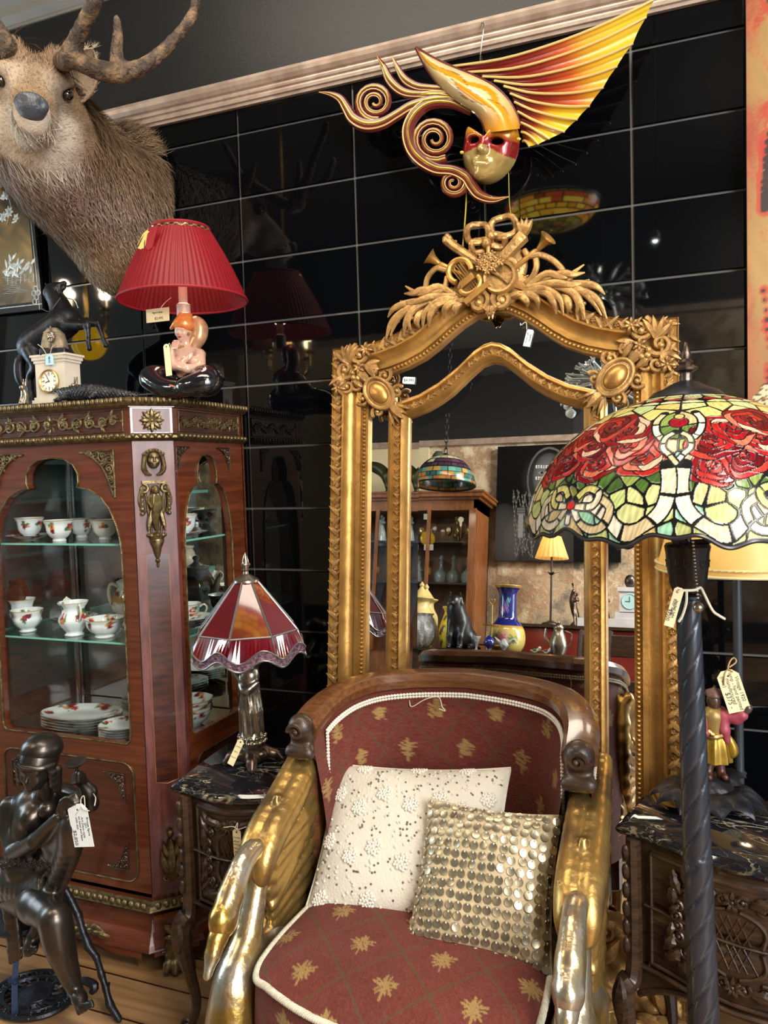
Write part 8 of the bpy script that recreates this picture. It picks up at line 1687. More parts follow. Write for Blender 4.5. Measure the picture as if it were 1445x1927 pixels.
# glazed oak cabinet against the stone wall
cx0, cx1, yf, yb, zt = -2.62, -1.44, -3.72, -4.12, 2.02
t = thing('oak_vitrine', 'glazed oak cabinet of glassware against stone wall, reflected in mirror', 'cabinet', ((cx0+cx1)/2, -3.92, 0)); VT = t
b = MB(); b.box(((cx0+cx1)/2, -4.11, 1.0), (cx1-cx0, .02, 2.)); b.box((cx0+.015, -3.92, 1.), (.03, .4, 2.)); b.box((cx1-.015, -3.92, 1.), (.03, .4, 2.)); b.box(((cx0+cx1)/2, -3.92, .4), (cx1-cx0, .38, .8)); b.build('carcass', M['wood_mid'], t, smooth=False)
b = MB()
for z0, z1, o in ((1.9, 1.98, .0), (1.98, 2.0, .02), (2.0, 2.03, .05), (2.03, 2.045, .06)): b.box(((cx0+cx1)/2, -3.92, (z0+z1)/2), (cx1-cx0+2*o, .4+2*o, z1-z0))
b.build('cornice', M['wood_mid'], t, smooth=False)
for z in (1.34, 1.66): b = MB(); b.box(((cx0+cx1)/2, -3.93, z), (cx1-cx0-.06, .34, .014)); b.build('shelf', M['oak_dark'], t, smooth=False)
for x in (cx0+.03, -2.25, -1.82, cx1-.03): b = MB(); b.box((x, yf+.01, 1.36), (.055 if x in (cx0+.03, cx1-.03) else .022, .03, 1.1)); b.build('glazing_bar', M['wood_mid'], t, smooth=False)
b = MB(); b.box(((cx0+cx1)/2, yf, 1.36), (cx1-cx0-.06, .004, 1.1)); b.build('pane', M['glass'], t, smooth=False)
DEC = [(.03, 0), (.042, .006), (.05, .04), (.046, .08), (.02, .11), (.014, .14), (.018, .16), (.012, .165), (.012, .172), (.02, .19), (.012, .21), (0, .215)]
GOB = [(.026, 0), (.006, .008), (.005, .05), (.02, .062), (.028, .085), (.026, .115), (.024, .115), (.024, .085), (0, .07)]
rs = np.random.default_rng(77)
def glassware(name, label, prof, x, y, z, s, m, cat): t = thing(name, label, cat, (x, y, z), 0, 'glassware in the oak vitrine'); b = MB(); b.lathe([(r*s, h*s) for r, h in spl(prof, 3)], n=18, mod=lambda q, i: 1+.04*np.cos(q*9)); b.build('body', m, t, world=False); return t
for k, (x, z, kind) in enumerate(((-2.02, 1.667, 0), (-1.7, 1.667, 1), (-1.62, 1.667, 1), (-1.54, 1.667, 1), (-1.92, 1.667, 1), (-1.76, 1.347, 0), (-1.66, 1.347, 0), (-1.54, 1.347, 0), (-1.95, 1.347, 0), (-2.06, 1.347, 0), (-2.3, 1.347, 1), (-2.4, 1.347, 1), (-1.5, 1.347, 1), (-1.86, 1.347, 1))):
    wd = {0: 'only', 9: 'leftmost', 8: 'second from left', 5: 'middle', 6: 'second from right', 7: 'rightmost', 4: 'leftmost', 1: 'second from left', 2: 'third from left', 3: 'rightmost', 11: 'leftmost', 10: 'second from left', 13: 'third from left', 12: 'rightmost'}[k]; sh_ = 'upper' if z > 1.5 else 'lower'
    if kind == 0: glassware('decanter', 'cut glass decanter with stopper, the %s decanter on the %s vitrine shelf' % (wd, sh_), DEC, x, -3.9, z, 1.05, M['crystal'], 'decanter')
    else: glassware('goblet', 'amber glass goblet, the %s goblet on the %s vitrine shelf' % (wd, sh_), GOB, x, -3.86, z, 1.0, M['amber_crystal'], 'goblet')
t = thing('amber_pitcher', 'tall amber glass pitcher on upper vitrine shelf', 'pitcher', (-1.66, -3.98, 1.667)); b = MB(); b.lathe(spl([(.035, 0), (.02, .02), (.045, .07), (.03, .13), (.022, .17), (.035, .21), (.03, .21), (.0, .12)], 3), o=(-1.66, -3.98, 1.667), n=18); b.build('body', M['amber_crystal'], t); b = MB(); b.tube([(-1.63, -3.98, 1.86), (-1.6, -3.98, 1.83), (-1.61, -3.98, 1.76), (-1.63, -3.98, 1.73)], .006, 6, spline=4); b.build('handle', M['amber_crystal'], t)
def figurine(label, p, h, m, cat, name):
    t = thing(name, label, cat, p); s = h; S = SDF(s*.016); P = lambda x, y, z: (p[0]+x*s, p[1]+y*s, p[2]+z*s)
    S.chain([P(0, 0, .02), P(.01, 0, .3), P(0, 0, .6)], [s*.17, s*.12, s*.07], k=s*.06); S.chain([P(0, 0, .6), P(0, 0, .76)], [s*.07, s*.08], k=s*.05); S.ell(P(.0, 0, .91), (s*.06, s*.06, s*.075), k=s*.02)
    S.chain([P(-.08, 0, .76), P(-.1, .06, .64), P(.05, .1, .66)], [s*.04, s*.035, s*.03], k=s*.02); S.chain([P(.08, 0, .76), P(.13, .06, .68), P(.08, .1, .7)], [s*.04, s*.035, s*.03], k=s*.02); S.chain([P(.07, .09, .68), P(.09, .08, .78)], [s*.045, s*.03], k=s*.02); S.ell(P(.1, .08, .84), s*.042, k=s*.01)
    for k in range(9): a = k*.7; S.chain([P(.07*math.cos(a), .07*math.sin(a), .58), P(.16*math.cos(a), .15*math.sin(a), .03)], [s*.02, s*.04], k=s*.03)
    b = MB(); S.mesh(b); b.build('body', m, t); return t
figurine('pale blue porcelain figure of a woman holding a child in vitrine', (-2.27, -3.86, 1.667), .23, mat('pale_blue_porcelain', srgb('a9bccb'), .2, coat=.5, scale=8., col2=srgb('d5d8d2')), 'figurine', 'porcelain_figurine')
for k, (px, py) in enumerate(((805, 1030), (777, 1030), (799, 972))): p = Q(px, py, -3.745); b = MB(); b.box(p, (.075 if k < 2 else .03, .003, .045)); o = b.build('shelf_card', M['white_card'], None, smooth=False); setp(o, ['white written card on the middle of vitrine glass', 'white written card at vitrine glazing bar left', 'small white ticket on decanter in vitrine'][k], 'card')
# on top of the vitrine
p = np.array([-2.30, -3.86, 2.046]); t = thing('eagle_figure', 'bronze eagle with raised wing on top of vitrine', 'statue', p); S = SDF(.007); P = lambda x, y, z: p+np.array([x, y, z])
S.chain([P(.07, 0, .08), P(.06, 0, .16), P(.09, .02, .2)], [.03, .045, .03], k=.03); S.ell(P(.1, .02, .22), .024, k=.015); S.chain([P(.05, 0, .17), P(-.03, 0, .24), P(-.12, 0, .27)], [.04, .035, .02], k=.02, spline=3); S.ell(P(-.03, 0, .23), (.09, .012, .045), R=rotm((0, 1, 0), .35), k=.02); S.chain([P(.07, 0, .08), P(.07, 0, .02)], [.02, .018], k=.01); S.ell(P(.06, 0, .02), (.05, .035, .022), k=.01); b = MB(); S.mesh(b); b.build('body', mat('green_bronze', srgb('4c4a30'), .35, .7), t)
for k, (x, h, r) in enumerate(((-1.82, .36, .075), (-2.12, .42, .045))):
    t = thing('tall_vase', ['plain dark tapering vase on vitrine behind hanging lamp', 'narrow grey green vase on vitrine, left of plain dark vase'][k], 'vase', (x, -3.9, 2.046)); b = MB(); b.lathe(spl([(r*.7, 0), (r*.9, h*.3), (r, h*.6), (r*.75, h*.9), (r*.45, h), (r*.4, h), (r*.6, h*.8), (0, h*.4)], 4), o=(x, -3.9, 2.046), n=24); b.build('body', mat('grey_green_glaze', srgb('555a4c'), .3, scale=6., col2=srgb('3a3c36')), t)
# hanging leaded lamp
def hanging(name, label, c, R_, Hh, pal, ztop, lit=0., flip=False, group=None, dense=(180, 70)):
    t = thing(name, label, 'pendant lamp', (c[0], c[1], c[2])); nth, ns = dense; th = np.arange(nth)*2*PI/nth; s = np.linspace(0, 1, ns); TH, Sg = np.meshgrid(th, s, indexing='ij')
    r = R_*np.sin(Sg*PI/2*.98+.03); z = Hh*np.cos(Sg*PI/2) if not flip else Hh*(1-np.cos(Sg*PI/2)); rs = np.random.default_rng(len(label)); C = np.zeros(TH.shape+(3,)); 
    rows = np.array([0, .14, .28, .42, .56, .68, .8, .9, 1.01]); ri = np.searchsorted(rows, Sg, 'right')-1; nseg = np.array([8, 12, 16, 16, 24, 24, 32, 32, 32])[ri]; cell = np.floor((TH/(2*PI)+.5*(ri % 2)/nseg)*nseg).astype(int); fr_ = (TH/(2*PI)+.5*(ri % 2)/nseg)*nseg-cell
    for i in range(len(rows)-1):
        for k in range(40): m = (ri == i) & (cell % 40 == k); C[m] = srgb(pal[i][rs.integers(len(pal[i]))])
    wl = (rows[np.minimum(ri+1, 8)]-Sg) ; lead = (fr_*2*PI*r/nseg < .0032) | ((Sg-rows[ri]) < .02); C[lead] = srgb('15130f')
    X = np.stack([c[0]+r*np.cos(TH), c[1]+r*np.sin(TH), c[2]+z], -1); b = MB(); b.grid(X if not flip else X[:, ::-1], C if not flip else C[:, ::-1], wrap=True); m_ = mat('lit_leaded_glass', (1, 1, 1), .2, attr=True, coat=.5, estr=lit) if lit else M['attr_gloss']; b.build('lamp_shade', m_, t, attr=True)
    b = MB(); b.tube([(c[0]+R_*math.cos(q), c[1]+R_*math.sin(q), c[2]+(Hh if flip else 0)) for q in np.arange(64)*2*PI/64], .006, 6, closed=True); b.build('rim', M['iron'], t)
    b = MB(); zz = c[2]+(0 if flip else Hh)
    n = int((ztop-c[2]-Hh)/.045)
    if not flip:
        b.lathe([(.03, zz-.004), (.02, zz+.01), (.006, zz+.02)], o=(c[0], c[1], 0), n=16)
        for k in range(n): q = zz+.03+.045*k; a = (k % 2)*PI/2; b.tube([(c[0]+.012*math.cos(x)*math.cos(a), c[1]+.012*math.cos(x)*math.sin(a), q+.028*math.sin(x)) for x in np.arange(12)*2*PI/12], .0035, 5, closed=True)
    else:
        for k in range(3): a = k*2.09; b.tube([(c[0]+R_*.98*math.cos(a), c[1]+R_*.98*math.sin(a), c[2]+Hh), (c[0], c[1], c[2]+Hh+.35)], .004, 5)
        b.tube([(c[0], c[1], c[2]+Hh+.35), (c[0], c[1], ztop)], .005, 6)
    b.build('chain', M['iron'], t); b = MB(); b.lathe([(.05, ztop-.02), (.05, ztop), (0, ztop)], o=(c[0], c[1], 0), n=16); b.build('ceiling_rose', M['iron'], t); return t
G1 = ('c3c59a', 'b4b98a', 'd0cfae'); hanging('hanging_leaded_lamp', 'leaded glass dome lamp hanging on chain before the vitrine', (-1.55, -3.2, 1.985), .215, .215, [G1, G1, G1, ('4a3040', 'c3c59a', '5a3a4a'), ('3e2c3c', '4a3648'), ('5f9a8a', '4a7f78', 'a88a4a'), ('3f7a70', '2f5d5e', 'b07a3a'), ('8a5a24', 'a8722a', '4f7f70'), ('3f7a70',)], 3.4)
AM = ('d8a01e', 'c9851a', 'e0b93a'); hanging('amber_bowl_pendant', 'amber leaded bowl pendant lit from within, reflected in black tiles', (-.515, -1.3, 2.42), .205, .11, [('3a3a1c', '6a4a12'), ('4a4a1a', '7a5a18'), ('8a7a22', '5a5a20'), AM, AM, AM+('b0481a',), ('b0481a', 'c9851a', '8a2f10'), ('3f4a20', '5a4a18'), ('4a3a14',)], 3.4, lit=6., flip=True)
t = thing('amber_globe_pendant', 'ribbed golden glass globe pendant lamp, reflected in tiles behind horse', 'pendant lamp', (-2.74, -.9, 2.06)); b = MB(); b.lathe([(.085*math.sin(q), 2.064-.085*math.cos(q)) for q in np.linspace(0, PI, 17)], o=(-2.74, -.9, 0), n=48, mod=lambda q, i: 1+.04*np.cos(12*q)); b.build('globe', mat('amber_globe', srgb('b8861a'), .15, .6, emit=srgb('c99a14'), estr=7., bump=.4, bscale=30.), t); b = MB(); b.tube([(-2.74, -.9, 2.145), (-2.74, -.9, 3.4)], .004, 6); b.build('cord', M['iron'], t)
# candle chandeliers lighting the room
def chandelier(label, c, offs, power):
    t = thing('candle_chandelier', label, 'chandelier', c, 0); b = MB(); b.lathe([(0, c[2]-.16), (.03, c[2]-.13), (.015, c[2]-.1), (.04, c[2]-.06), (.015, c[2]), (.012, c[2]+.2), (.008, c[2]+.22)], o=(c[0], c[1], 0), n=20); b.tube([(c[0], c[1], c[2]+.2), (c[0], c[1], 3.4)], .006, 6); b.build('stem', M['gold_pale'], t)
    for (x, y) in offs:
        e = np.array([c[0]+x, c[1]+y, c[2]]); b = MB(); b.tube([(c[0], c[1], c[2]-.08), (c[0]+x*.5, c[1]+y*.5, c[2]-.13), (c[0]+x*.95, c[1]+y*.95, c[2]-.08), e], .006, 6, spline=4); b.lathe([(.008, e[2]-.004), (.03, e[2]+.004), (.034, e[2]+.012), (.01, e[2]+.008), (.009, e[2]+.06), (.0, e[2]+.06)], o=(e[0], e[1], 0), n=16); ar = b.build('arm', M['gold_pale'], t)
        b = MB(); b.lathe(spl([(.006, 0), (.014, .02), (.012, .045), (.003, .07), (0, .075)], 3), o=(e[0], e[1], e[2]+.06), n=14); b.build('candle_bulb', bpy.data.materials.get('candle_bulb') or mat('candle_bulb', (1, .85, .6), .3, emit=(1., .8, .5), estr=30.), ar)
        point('chandelier_light', (e[0], e[1], e[2]+.135), power, (1., .84, .62), .03)
chandelier('brass candle chandelier over the cabinet, reflected in the tiles near red glass lamp', (-2.0, -1.6, 2.03), [(.15*math.cos(q), .15*math.sin(q)) for q in (.3, 1.9, 3.4, 4.9)], 7.)
chandelier('brass candle chandelier at far left, reflected in the tiles behind horse', (-3.38, -1.6, 2.4), [(.15*math.cos(q), .15*math.sin(q)) for q in (.1, 1.7, 3.3, 4.8)], 5.)
# twisted glass branch chandelier
t = thing('glass_branch_chandelier', 'clear glass branch chandelier near ceiling, reflected behind mirror cartouche', 'chandelier', (-.36, -2.1, 2.28)); c = np.array([-.36, -2.1, 2.30]); b = MB(); rs = np.random.default_rng(3)
for k in range(34):
    d = nrm(rs.normal(0, 1, 3)*np.array([1, 1, .8])); L_ = rs.uniform(.1, .2); q = c+d*L_; b.tube([c+d*.03, c+d*L_*.5+rs.normal(0, .01, 3), q], [.011, .01, .007], 7, spline=3)
    for _ in range(3): e = nrm(d+rs.normal(0, .6, 3)); b.tube([q, q+e*rs.uniform(.02, .04)], [.007, .005], 6)
b.build('glass_branches', mat('clear_branch_glass', srgb('b9c4c6'), .06, .1, trans=.5, coat=.7), t)
for k in range(5): d = nrm(rs.normal(0, 1, 3)*np.array([1, 1, .6])); b = MB(); b.ball(c+d*.17, .026, 12, 8); b.build('frosted_bulb', mat('frosted_bulb', srgb('c3ccd0'), .3) if k == 0 else bpy.data.materials['frosted_bulb'], t)
b = MB(); b.tube([c+(0, 0, .05), (c[0], c[1], 3.4)], .006, 6); b.build('cord', M['iron'], t)
# monochrome portrait
x0, x1, z0, z1 = -1.395, -.425, 1.56, 2.5; t = thing('portrait_painting', 'large monochrome portrait of beaded woman on stone wall, reflected in mirror', 'painting', ((x0+x1)/2, -4.16, z0)); b = MB(); b.box(((x0+x1)/2, -4.165, (z0+z1)/2), (x1-x0, .04, z1-z0)); b.build('stretched_canvas', M['black_satin'], t, smooth=False)
M['attr_dull'] = mat('dull_painted_surface', (1, 1, 1), .9, attr=True, spec=.1)
nu, nv = 220, 220; U, V = np.meshgrid(np.linspace(0, 1, nu), np.linspace(0, 1, nv), indexing='ij'); U = U+.13; g = np.full(U.shape, .004); ell = lambda cx, cy, rx, ry: np.clip(1-((U-cx)/rx)**2-((V-cy)/ry)**2, 0, 1)
W1 = lambda x: x  # picture runs left to right in the mirror, so it is painted mirror-wise here
g += .03*ell(.55, .7, .22, .26); sk = ell(.56, .72, .13, .21); g += .09*np.sqrt(sk)*(1-.6*np.clip((U-.56)/.13, 0, 1)); g += .05*np.sqrt(ell(.2, .2, .16, .3))+.03*np.sqrt(ell(.55, .18, .35, .35))
hood = np.abs(((U-.56)/.17)**2+((V-.7)/.27)**2-1); g = np.where((hood < .07) & (V > .55), .1, g)
for k in range(14): xk = .3+.012*k+.05*np.sin(V*5+k); g = np.where((np.abs(U-xk) < .0035) & (V < .62-.006*k) & (V > .03+.02*(k % 4)), .12+.06*np.sin(V*160+k), g)
g = np.where((np.abs(U-.34) < .035) & (np.abs(V-.43) < .03), .1+.05*np.sin(V*300), g); g = np.where((np.abs(U-.34) < .022) & (V < .4) & (V > .2), .22, g)
for cy in (.815, .8, .715, .7):
    for k in range(11): cx = .46+.02*k; g = np.where(np.hypot(U-cx, V-cy-.03*(cx-.56)**2*8) < .0062, .7, g)
for cx in (.505, .61): g = np.where((np.abs(U-cx) < .035) & (np.abs(V-.757) < .013*(1-((U-cx)/.035)**2)), .2, g); g = np.where(np.hypot(U-cx, V-.757) < .011, .01, g)
g = np.where((np.abs(U-.56) < .012) & (V < .74) & (V > .66), g+.04, g); g = np.where((np.abs(U-.56) < .045) & (np.abs(V-.6) < .016), .05, g)
b = MB(); b.grid(np.stack([x0+(x1-x0)*(U-.13), np.full(U.shape, -4.1445), z0+(z1-z0)*V], -1)[::-1], np.repeat(np.clip(g, 0, 1)[::-1, :, None], 3, 2)); b.build('painted_face', M['attr_dull'], t, attr=True, smooth=False)
# red chest behind, with lamp, ewer and clock
t = thing('red_side_chest', 'low dark red chest under the portrait, reflected in mirror', 'chest', (-.65, -3.95, 0)); b = MB(); b.box((-.65, -3.95, .52), (1.0, .36, 1.04)); b.build('body', mat('dark_red_lacquer', srgb('6e231c'), .3, coat=.3, var=.15), t, smooth=False, bevel=.01); b = MB(); b.box((-.65, -3.95, 1.052), (1.06, .4, .022)); b.build('top', M['oak_dark'], t, smooth=False)
ZT = 1.0635
t = thing('pleated_shade_lamp', 'table lamp with cream pleated shade, lit, reflected in mirror', 'lamp', (-.9, -3.88, ZT)); c = (-.9, -3.88); b = MB(); b.lathe(spl([(.065, ZT), (.06, ZT+.012), (.02, ZT+.03), (.008, ZT+.06), (.008, ZT+.5), (.006, ZT+.56)], 3), o=(*c, 0), n=20); b.build('stem', M['bronze'], t)
b = MB()
for k in range(6): a = k*PI/3; b.leaf(Fr((*c, ZT+.36), (-math.sin(a), math.cos(a), 0), nrm((math.cos(a), math.sin(a), .5))), .06, .018, .003, bend=0, curl=-.008)
b.build('leaf_collar', M['bronze'], t); b = MB(); b.lathe([(.122, ZT+.49), (.066, ZT+.655)], o=(*c, 0), n=120, mod=lambda q, i: 1+.03*np.cos(20*q)); b.F = [q for q in b.F if len(q) == 4]; b.M = b.M[:len(b.F)]; b.build('lamp_shade', translucent('cream_pleats', srgb('d9b878'), mixf=.5), t); point('pleated_lamp_light', (*c, ZT+.58), 1.8, (1., .72, .36), .02)
t = thing('bronze_ewer', 'slim bronze ewer with looped handle on red chest', 'ewer', (-.72, -3.86, ZT)); b = MB(); b.lathe(spl([(.04, 0), (.03, .015), (.012, .04), (.03, .1), (.045, .18), (.03, .25), (.018, .27), (.03, .3), (.024, .3), (0, .2)], 4), o=(-.72, -3.86, ZT), n=24); b.build('body', M['pewter_dark'], t); b = MB(); b.tube([(-.695, -3.86, ZT+.29), (-.65, -3.86, ZT+.3), (-.66, -3.86, ZT+.2), (-.685, -3.86, ZT+.14)], .006, 6, spline=4); b.build('handle', M['pewter_dark'], t)
t = thing('marble_mantel_clock', 'white marble mantel clock with round dial on red chest', 'clock', (-.34, -3.86, ZT)); b = MB(); b.box((-.34, -3.86, ZT+.03), (.3, .12, .06)); b.box((-.34, -3.86, ZT+.085), (.2, .1, .05)); b.box((-.34, -3.86, ZT+.18), (.14, .1, .15)); b.box((-.34, -3.86, ZT+.27), (.17, .12, .03)); b.build('case', mat('white_marble', srgb('c3c0c2'), .2, var=.12, scale=14.), t, smooth=False)
b = MB(); b.lathe([(0, .002), (.05, .002), (.052, .006), (.056, .004), (.056, -.002)], fr=Fr((-.34, -3.81, ZT+.185), (-1, 0, 0), (0, 0, 1), (0, 1, 0)), n=32); b.build('dial', mat('pale_blue_dial', srgb('a9cdd0'), .3), t); b = MB(); b.box((-.34, -3.806, ZT+.2), (.003, .002, .04)); b.box((-.355, -3.806, ZT+.185), (.03, .002, .003)); b.build('hands', M['ink'], t); b = MB(); b.ball((-.34, -3.86, ZT+.33), (.04, .03, .05), 12, 8); b.build('urn_finial', M['bronze'], t)
figurine('dark bronze figure standing beside marble mantel clock', (-.52, -3.84, ZT), .27, M['pewter_dark'], 'figurine', 'bronze_figurine')
# long dark counter in front with the big ornaments
t = thing('display_counter', 'long dark wooden counter of ornaments behind the armchair, reflected', 'counter', (-1.15, -3.2, 0)); b = MB(); b.box((-1.15, -3.2, .42), (1.3, .62, .84)); b.build('body', M['oak_dark'], t, smooth=False); b = MB(); b.box((-1.15, -3.2, .848), (1.36, .68, .016)); b.build('top', M['oak_dark'], t, smooth=False)
for k in range(3): b = MB(); b.box((-1.55+.37*k, -2.885, .73), (.33, .012, .16)); d = b.build('drawer', M['oak_rail'], t, smooth=False); b = MB(); b.ball((-1.55+.37*k, -2.872, .73), .014, 10, 8); b.build('knob', M['gold_pale'], d)
ZC_ = .8565
def dog(p):
    t = thing('black_dog_statue', 'black seated hound statue on counter, reflected in mirror', 'statue', p); S = SDF(.006); P = lambda x, y, z: (p[0]+x, p[1]+y, p[2]+z)
    S.chain([P(.0, .0, .05), P(.0, .02, .15), P(-.02, .06, .24), P(-.02, .07, .29)], [.07, .062, .045, .03], k=.04, spline=3); S.ell(P(-.02, .09, .315), (.034, .04, .032), k=.015); S.chain([P(-.02, .11, .305), P(-.022, .16, .292)], [.022, .015], k=.012)
    for s in (-1, 1):
        S.chain([P(-.02+s*.035, .08, .33), P(-.02+s*.045, .085, .29), P(-.02+s*.04, .095, .265)], [.011, .012, .006], k=.008); S.chain([P(-.01+s*.035, .07, .17), P(-.01+s*.035, .1, .08), P(-.01+s*.035, .105, .015)], [.03, .02, .018], k=.015); S.ell(P(-.01+s*.035, .125, .014), (.016, .024, .012), k=.008); S.ell(P(.01+s*.06, -.02, .07), (.035, .065, .06), k=.02); S.chain([P(.01+s*.065, .0, .02), P(.01+s*.065, .07, .014)], [.018, .014], k=.01)
    S.chain([P(.02, -.08, .03), P(.08, -.1, .016), P(.12, -.05, .014)], [.014, .012, .008], k=.01, spline=3); b = MB(); S.mesh(b); b.build('body', M['black_satin'], t); b = MB(); b.box((p[0], p[1]+.02, p[2]+.003), (.24, .3, .006)); b.build('base', M['black_satin'], t, smooth=False)
dog((-1.345, -3.02, ZC_))
URN = [(.05, 0), (.055, .01), (.04, .03), (.075, .08), (.09, .16), (.086, .22), (.062, .27), (.058, .31), (.085, .33), (.086, .34), (.06, .345), (.03, .385), (.012, .41), (.018, .425), (.006, .445), (0, .45)]
for k, (x, y) in enumerate(((-1.69, -3.22), (-1.72, -3.42))):
    t = thing('lidded_urn', ['large cream alabaster lidded urn behind cut glass vase', 'second cream lidded urn, half hidden behind the first'][k], 'urn', (x, y, ZC_)); b = MB(); b.lathe(spl(URN, 4), o=(x, y, ZC_), n=32, mod=lambda q, i: 1+(.05*np.cos(10*q) if 8 < i < 22 else 0)); b.build('body', mat('cream_alabaster', srgb('cdb878'), .3, var=.1, scale=9., coat=.3), t)
t = thing('cut_glass_vase', 'round cut glass vase at near end of counter, reflected', 'vase', (-1.60, -2.97, ZC_)); b = MB(); b.lathe(spl([(.05, 0), (.07, .02), (.1, .08), (.105, .13), (.085, .18), (.07, .2), (.08, .22), (.076, .22), (.066, .2), (.09, .13), (.0, .02)], 4), o=(-1.60, -2.97, ZC_), n=72, mod=lambda q, i: 1+.03*np.cos(12*q+i*.5)+.03*np.cos(12*q-i*.5)); b.build('body', M['crystal'], t, sharp=20)
t = thing('cobalt_vase', 'tall cobalt blue and cream floral vase on counter, reflected', 'vase', (-1.1, -3.3, ZC_)); n = 64; prof = spl([(.09, 0), (.1, .01), (.12, .05), (.125, .1), (.115, .15), (.09, .19), (.07, .215), (.062, .25), (.06, .32), (.062, .39), (.085, .43), (.092, .44), (.085, .44), (.055, .38), (0, .3)], 5)
def cobc(q, i):
    z = prof[i][1]; C = np.tile(np.array(srgb('1a2266' if z > .165 else 'b9ab5c')), (n, 1))
    if .155 < z < .175 or z > .425 or z < .02: C[:] = srgb('b08a3a')
    for c0, zc, r, c in ((PI/2+.0, .09, .05, 'd9a0a8'), (PI/2+.1, .095, .03, 'c26a80'), (PI/2-.5, .08, .035, '5a7a3a'), (PI/2+.55, .085, .035, '5a7a3a'), (PI/2, .3, .05, '8a6ab0'), (PI/2+.4, .27, .03, 'c9a0b0'), (PI/2-.3, .34, .025, '6aa0b0')):
        d = np.hypot(((q-c0+PI) % (2*PI)-PI)*.1, z-zc); C[d < r*(.7+.3*np.cos(q*40+z*200))] = srgb(c)
    return C
b = MB(); b.lathe(prof, o=(-1.1, -3.3, ZC_), n=n, colf=cobc); b.build('body', M['ceramic'], t, attr=True)
t = thing('yellow_pottery_jug', 'yellow and black patterned pottery jug behind black dog statue', 'jug', (-1.5, -3.3, ZC_)); b = MB(); b.lathe(spl([(.05, 0), (.07, .05), (.075, .13), (.05, .21), (.04, .25), (.055, .28), (.048, .28), (0, .2)], 5), o=(-1.5, -3.3, ZC_), n=64, colf=lambda q, i: np.where((np.sin(q*5+i*.7)*np.sin(i*.5) > .35)[:, None], np.array(srgb('20221c')), np.array(srgb('cdb820')))); b.build('body', M['attr_gloss'], t, attr=True); b = MB(); b.tube([(-1.44, -3.3, ZC_+.26), (-1.4, -3.3, ZC_+.24), (-1.4, -3.3, ZC_+.16), (-1.43, -3.3, ZC_+.12)], .01, 8, spline=4); b.build('handle', mat('yellow_glaze', srgb('cdb820'), .2), t)
for k, (x, y, r, m, lb) in enumerate(((-1.14, -2.96, .035, mat('cobalt_glass', srgb('14206e'), .05, coat=1.), 'cobalt blue glass ball ornament at counter edge, reflected'), (-1.05, -2.98, .03, M['crystal'], 'clear glass bird ornament right of blue glass ball'), (-1.22, -2.95, .025, M['crystal'], 'clear glass flute ornament left of blue glass ball'))):
    t = thing('glass_ornament', lb, 'ornament', (x, y, ZC_)); b = MB(); b.lathe(spl([(r*.7, 0), (r*.3, r*.4), (r, r*1.3), (r*.9, r*2.), (r*.3, r*2.7), (0, r*2.8)] if k < 2 else [(r, 0), (r*.3, r*.5), (r*.5, r*2), (r*1.1, r*3.4), (r, r*3.4), (0, r*1.2)], 4), o=(x, y, ZC_), n=20); b.build('body', m, t)
    if k == 1: b = MB(); b.tube([(x+.02, y, ZC_+.05), (x+.06, y, ZC_+.08), (x+.08, y, ZC_+.06)], [.012, .01, .004], 8, spline=4); b.tube([(x-.02, y, ZC_+.05), (x-.06, y, ZC_+.09)], [.014, .004], 8); b.build('wings', M['crystal'], t)
t = thing('cake_stand', 'brass two tier cake stand with heart handle before cobalt vase', 'cake stand', (-1.16, -3.1, ZC_)); b = MB(); b.cyl((-1.16, -3.1, ZC_), (-1.16, -3.1, ZC_+.3), .004); b.tube([(-1.16+.02*math.sin(q)**3, -3.1, ZC_+.322+.02*(.8*math.cos(q)-.35*math.cos(2*q)-.12*math.cos(3*q))) for q in np.arange(24)*2*PI/24], .003, 6, closed=True); b.build('handle', M['gold_pale'], t)
for z, r in ((.03, .08), (.16, .055)): b = MB(); b.lathe([(0, z), (r, z+.004), (r*1.05, z+.012), (r, z+.008), (0, z+.004)], o=(-1.16, -3.1, ZC_), n=32); b.build('tray', M['gold_pale'], t)
b = MB(); b.lathe([(.04, 0), (.03, .008), (.004, .014), (.004, .03)], o=(-1.16, -3.1, ZC_), n=20); b.build('foot', M['gold_pale'], t)
for k in range(2):
    p = np.array([-.86+.07*k, -3.05, ZC_]); t = thing('porcelain_bird', ['white porcelain bird with green wing, left of the pair on counter', 'white porcelain bird with red wing, right of the pair on counter'][k], 'ornament', p); S = SDF(.003); S.chain([p+(0, 0, .014), p+(.02, .01, .024)], [.016, .012], k=.01); S.ell(p+(.026, .014, .036), .011, k=.006); S.chain([p+(-.01, 0, .014), p+(-.036, -.01, .02)], [.01, .004], k=.006); b = MB(); S.mesh(b); b.build('body', mat_white, t); b = MB(); b.ball(p+(-.004, .014, .024), (.016, .006, .008), 10, 6); b.build('wing', mat('green_glaze' if k == 0 else 'red_glaze', srgb('4a7a3a' if k == 0 else 'a0402a'), .2), t)
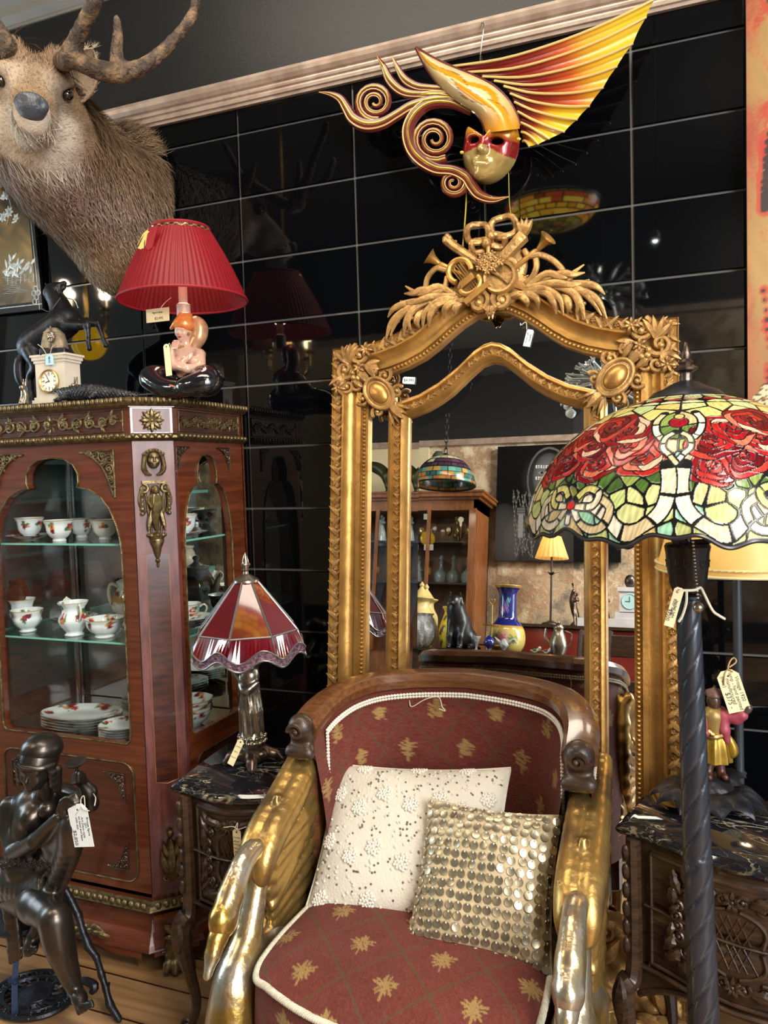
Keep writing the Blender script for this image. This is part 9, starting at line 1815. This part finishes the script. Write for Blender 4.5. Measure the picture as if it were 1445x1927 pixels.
t = thing('silver_coffee_pot', 'silver coffee pot with swan neck spout on counter', 'coffee pot', (-.72, -3.05, ZC_)); b = MB(); b.lathe(spl([(.04, 0), (.045, .01), (.055, .06), (.045, .11), (.03, .15), (.032, .17), (.02, .19), (.006, .2), (0, .215)], 4), o=(-.72, -3.05, ZC_), n=24); b.build('body', M['pewter'], t); b = MB(); b.tube([(-.76, -3.05, ZC_+.06), (-.8, -3.05, ZC_+.1), (-.8, -3.05, ZC_+.16)], [.012, .009, .006], 8, spline=4); b.build('spout', M['pewter'], t); b = MB(); b.tube([(-.68, -3.05, ZC_+.15), (-.64, -3.05, ZC_+.13), (-.65, -3.05, ZC_+.07), (-.67, -3.05, ZC_+.05)], .005, 8, spline=4); b.build('handle', M['pewter'], t)
# carved chair and glazed shop door to the street at the far right of the mirror
t = thing('carved_side_chair', 'dark carved wooden chair with blue seat, glimpsed in mirror strip', 'chair', (-.26, -3.1, 0)); c = (-.26, -3.1)
for sx in (-1, 1):
    for sy in (-1, 1): b = MB(); b.tube([(c[0]+sx*.18, c[1]+sy*.17, .44), (c[0]+sx*.185, c[1]+sy*.18, .2), (c[0]+sx*.19, c[1]+sy*.19, .0)], [.02, .018, .014], 8, spline=3); b.build('leg', M['oak_dark'], t)
b = MB(); b.box((c[0], c[1], .46), (.44, .42, .05)); b.build('seat', mat('blue_seat', srgb('22304e'), .6), t, bevel=.012)
for sx in (-1, 1): b = MB(); b.tube([(c[0]+sx*.18, c[1]-.18, .46), (c[0]+sx*.185, c[1]-.2, .8), (c[0]+sx*.17, c[1]-.22, 1.02)], .017, 8, spline=3); b.build('back_post', M['oak_dark'], t)
b = MB(); b.box((c[0], c[1]-.215, .93), (.34, .02, .14)); b.box((c[0], c[1]-.2, .68), (.3, .018, .07)); b.build('backrest', M['oak_dark'], t, smooth=False, bevel=.006)
# turquoise dresser along the left wall, seen in the cabinet's silvered back
t = thing('turquoise_dresser', 'turquoise painted dresser by the left wall, reflected inside the glazed cabinet', 'dresser', (-4.2, -2.9, 0)); tq = mat('turquoise_paint', srgb('6fb0b2'), .5)
b = MB(); b.box((-4.38, -2.9, .75), (.02, 2., 1.5)); b.box((-4.2, -2.9, .28), (.36, 2., .56)); b.build('carcass', tq, t, smooth=False)
for z in (.9, 1.25, 1.51): b = MB(); b.box((-4.22, -2.9, z), (.32, 2., .025)); b.build('shelf', tq, t, smooth=False)
rs = np.random.default_rng(5)
for k in range(10):
    y, z = -3.7+.36*(k % 5), (.5605, .913)[k//5]; c = ('d9d2c0', 'c0662a', 'e0dccf', '2f4a7a', 'b03a30')[(k*2) % 5]; t = thing('stoneware_pot', '%s pot on the %s shelf of the turquoise dresser' % (('cream', 'orange', 'pale', 'blue', 'red')[(k*2) % 5], ('lower', 'upper')[k//5]), 'pot', (-4.18, y, z), 0, 'pots on the turquoise dresser'); q = rs.uniform(.8, 1.2)
    b = MB(); b.lathe(spl([(.05*q, 0), (.08*q, .06*q), (.06*q, .13*q), (.05*q, .15*q), (.06*q, .17*q), (.05*q, .17*q), (0, .03)], 4), n=20); b.build('body', mat('pot_glaze', srgb(c), .25), t, world=False)
t = thing('ceiling_spotlight', 'small white spotlight, reflected as a bright dot in tiles right of mask', 'spotlight', (-.09, -1.5, 2.377)); b = MB(); b.ball((-.09, -1.5, 2.377), .012, 10, 8); b.build('lens', mat('spot_lens', (1, 1, 1), .3, emit=(.85, .93, 1.), estr=60.), t); b = MB(); b.tube([(-.09, -1.5, 2.39), (-.09, -1.5, 3.4)], .005, 6); b.lathe([(.018, 2.375), (.02, 2.4), (.01, 2.42)], o=(-.09, -1.5, 0), n=14); b.build('housing', M['iron'], t)
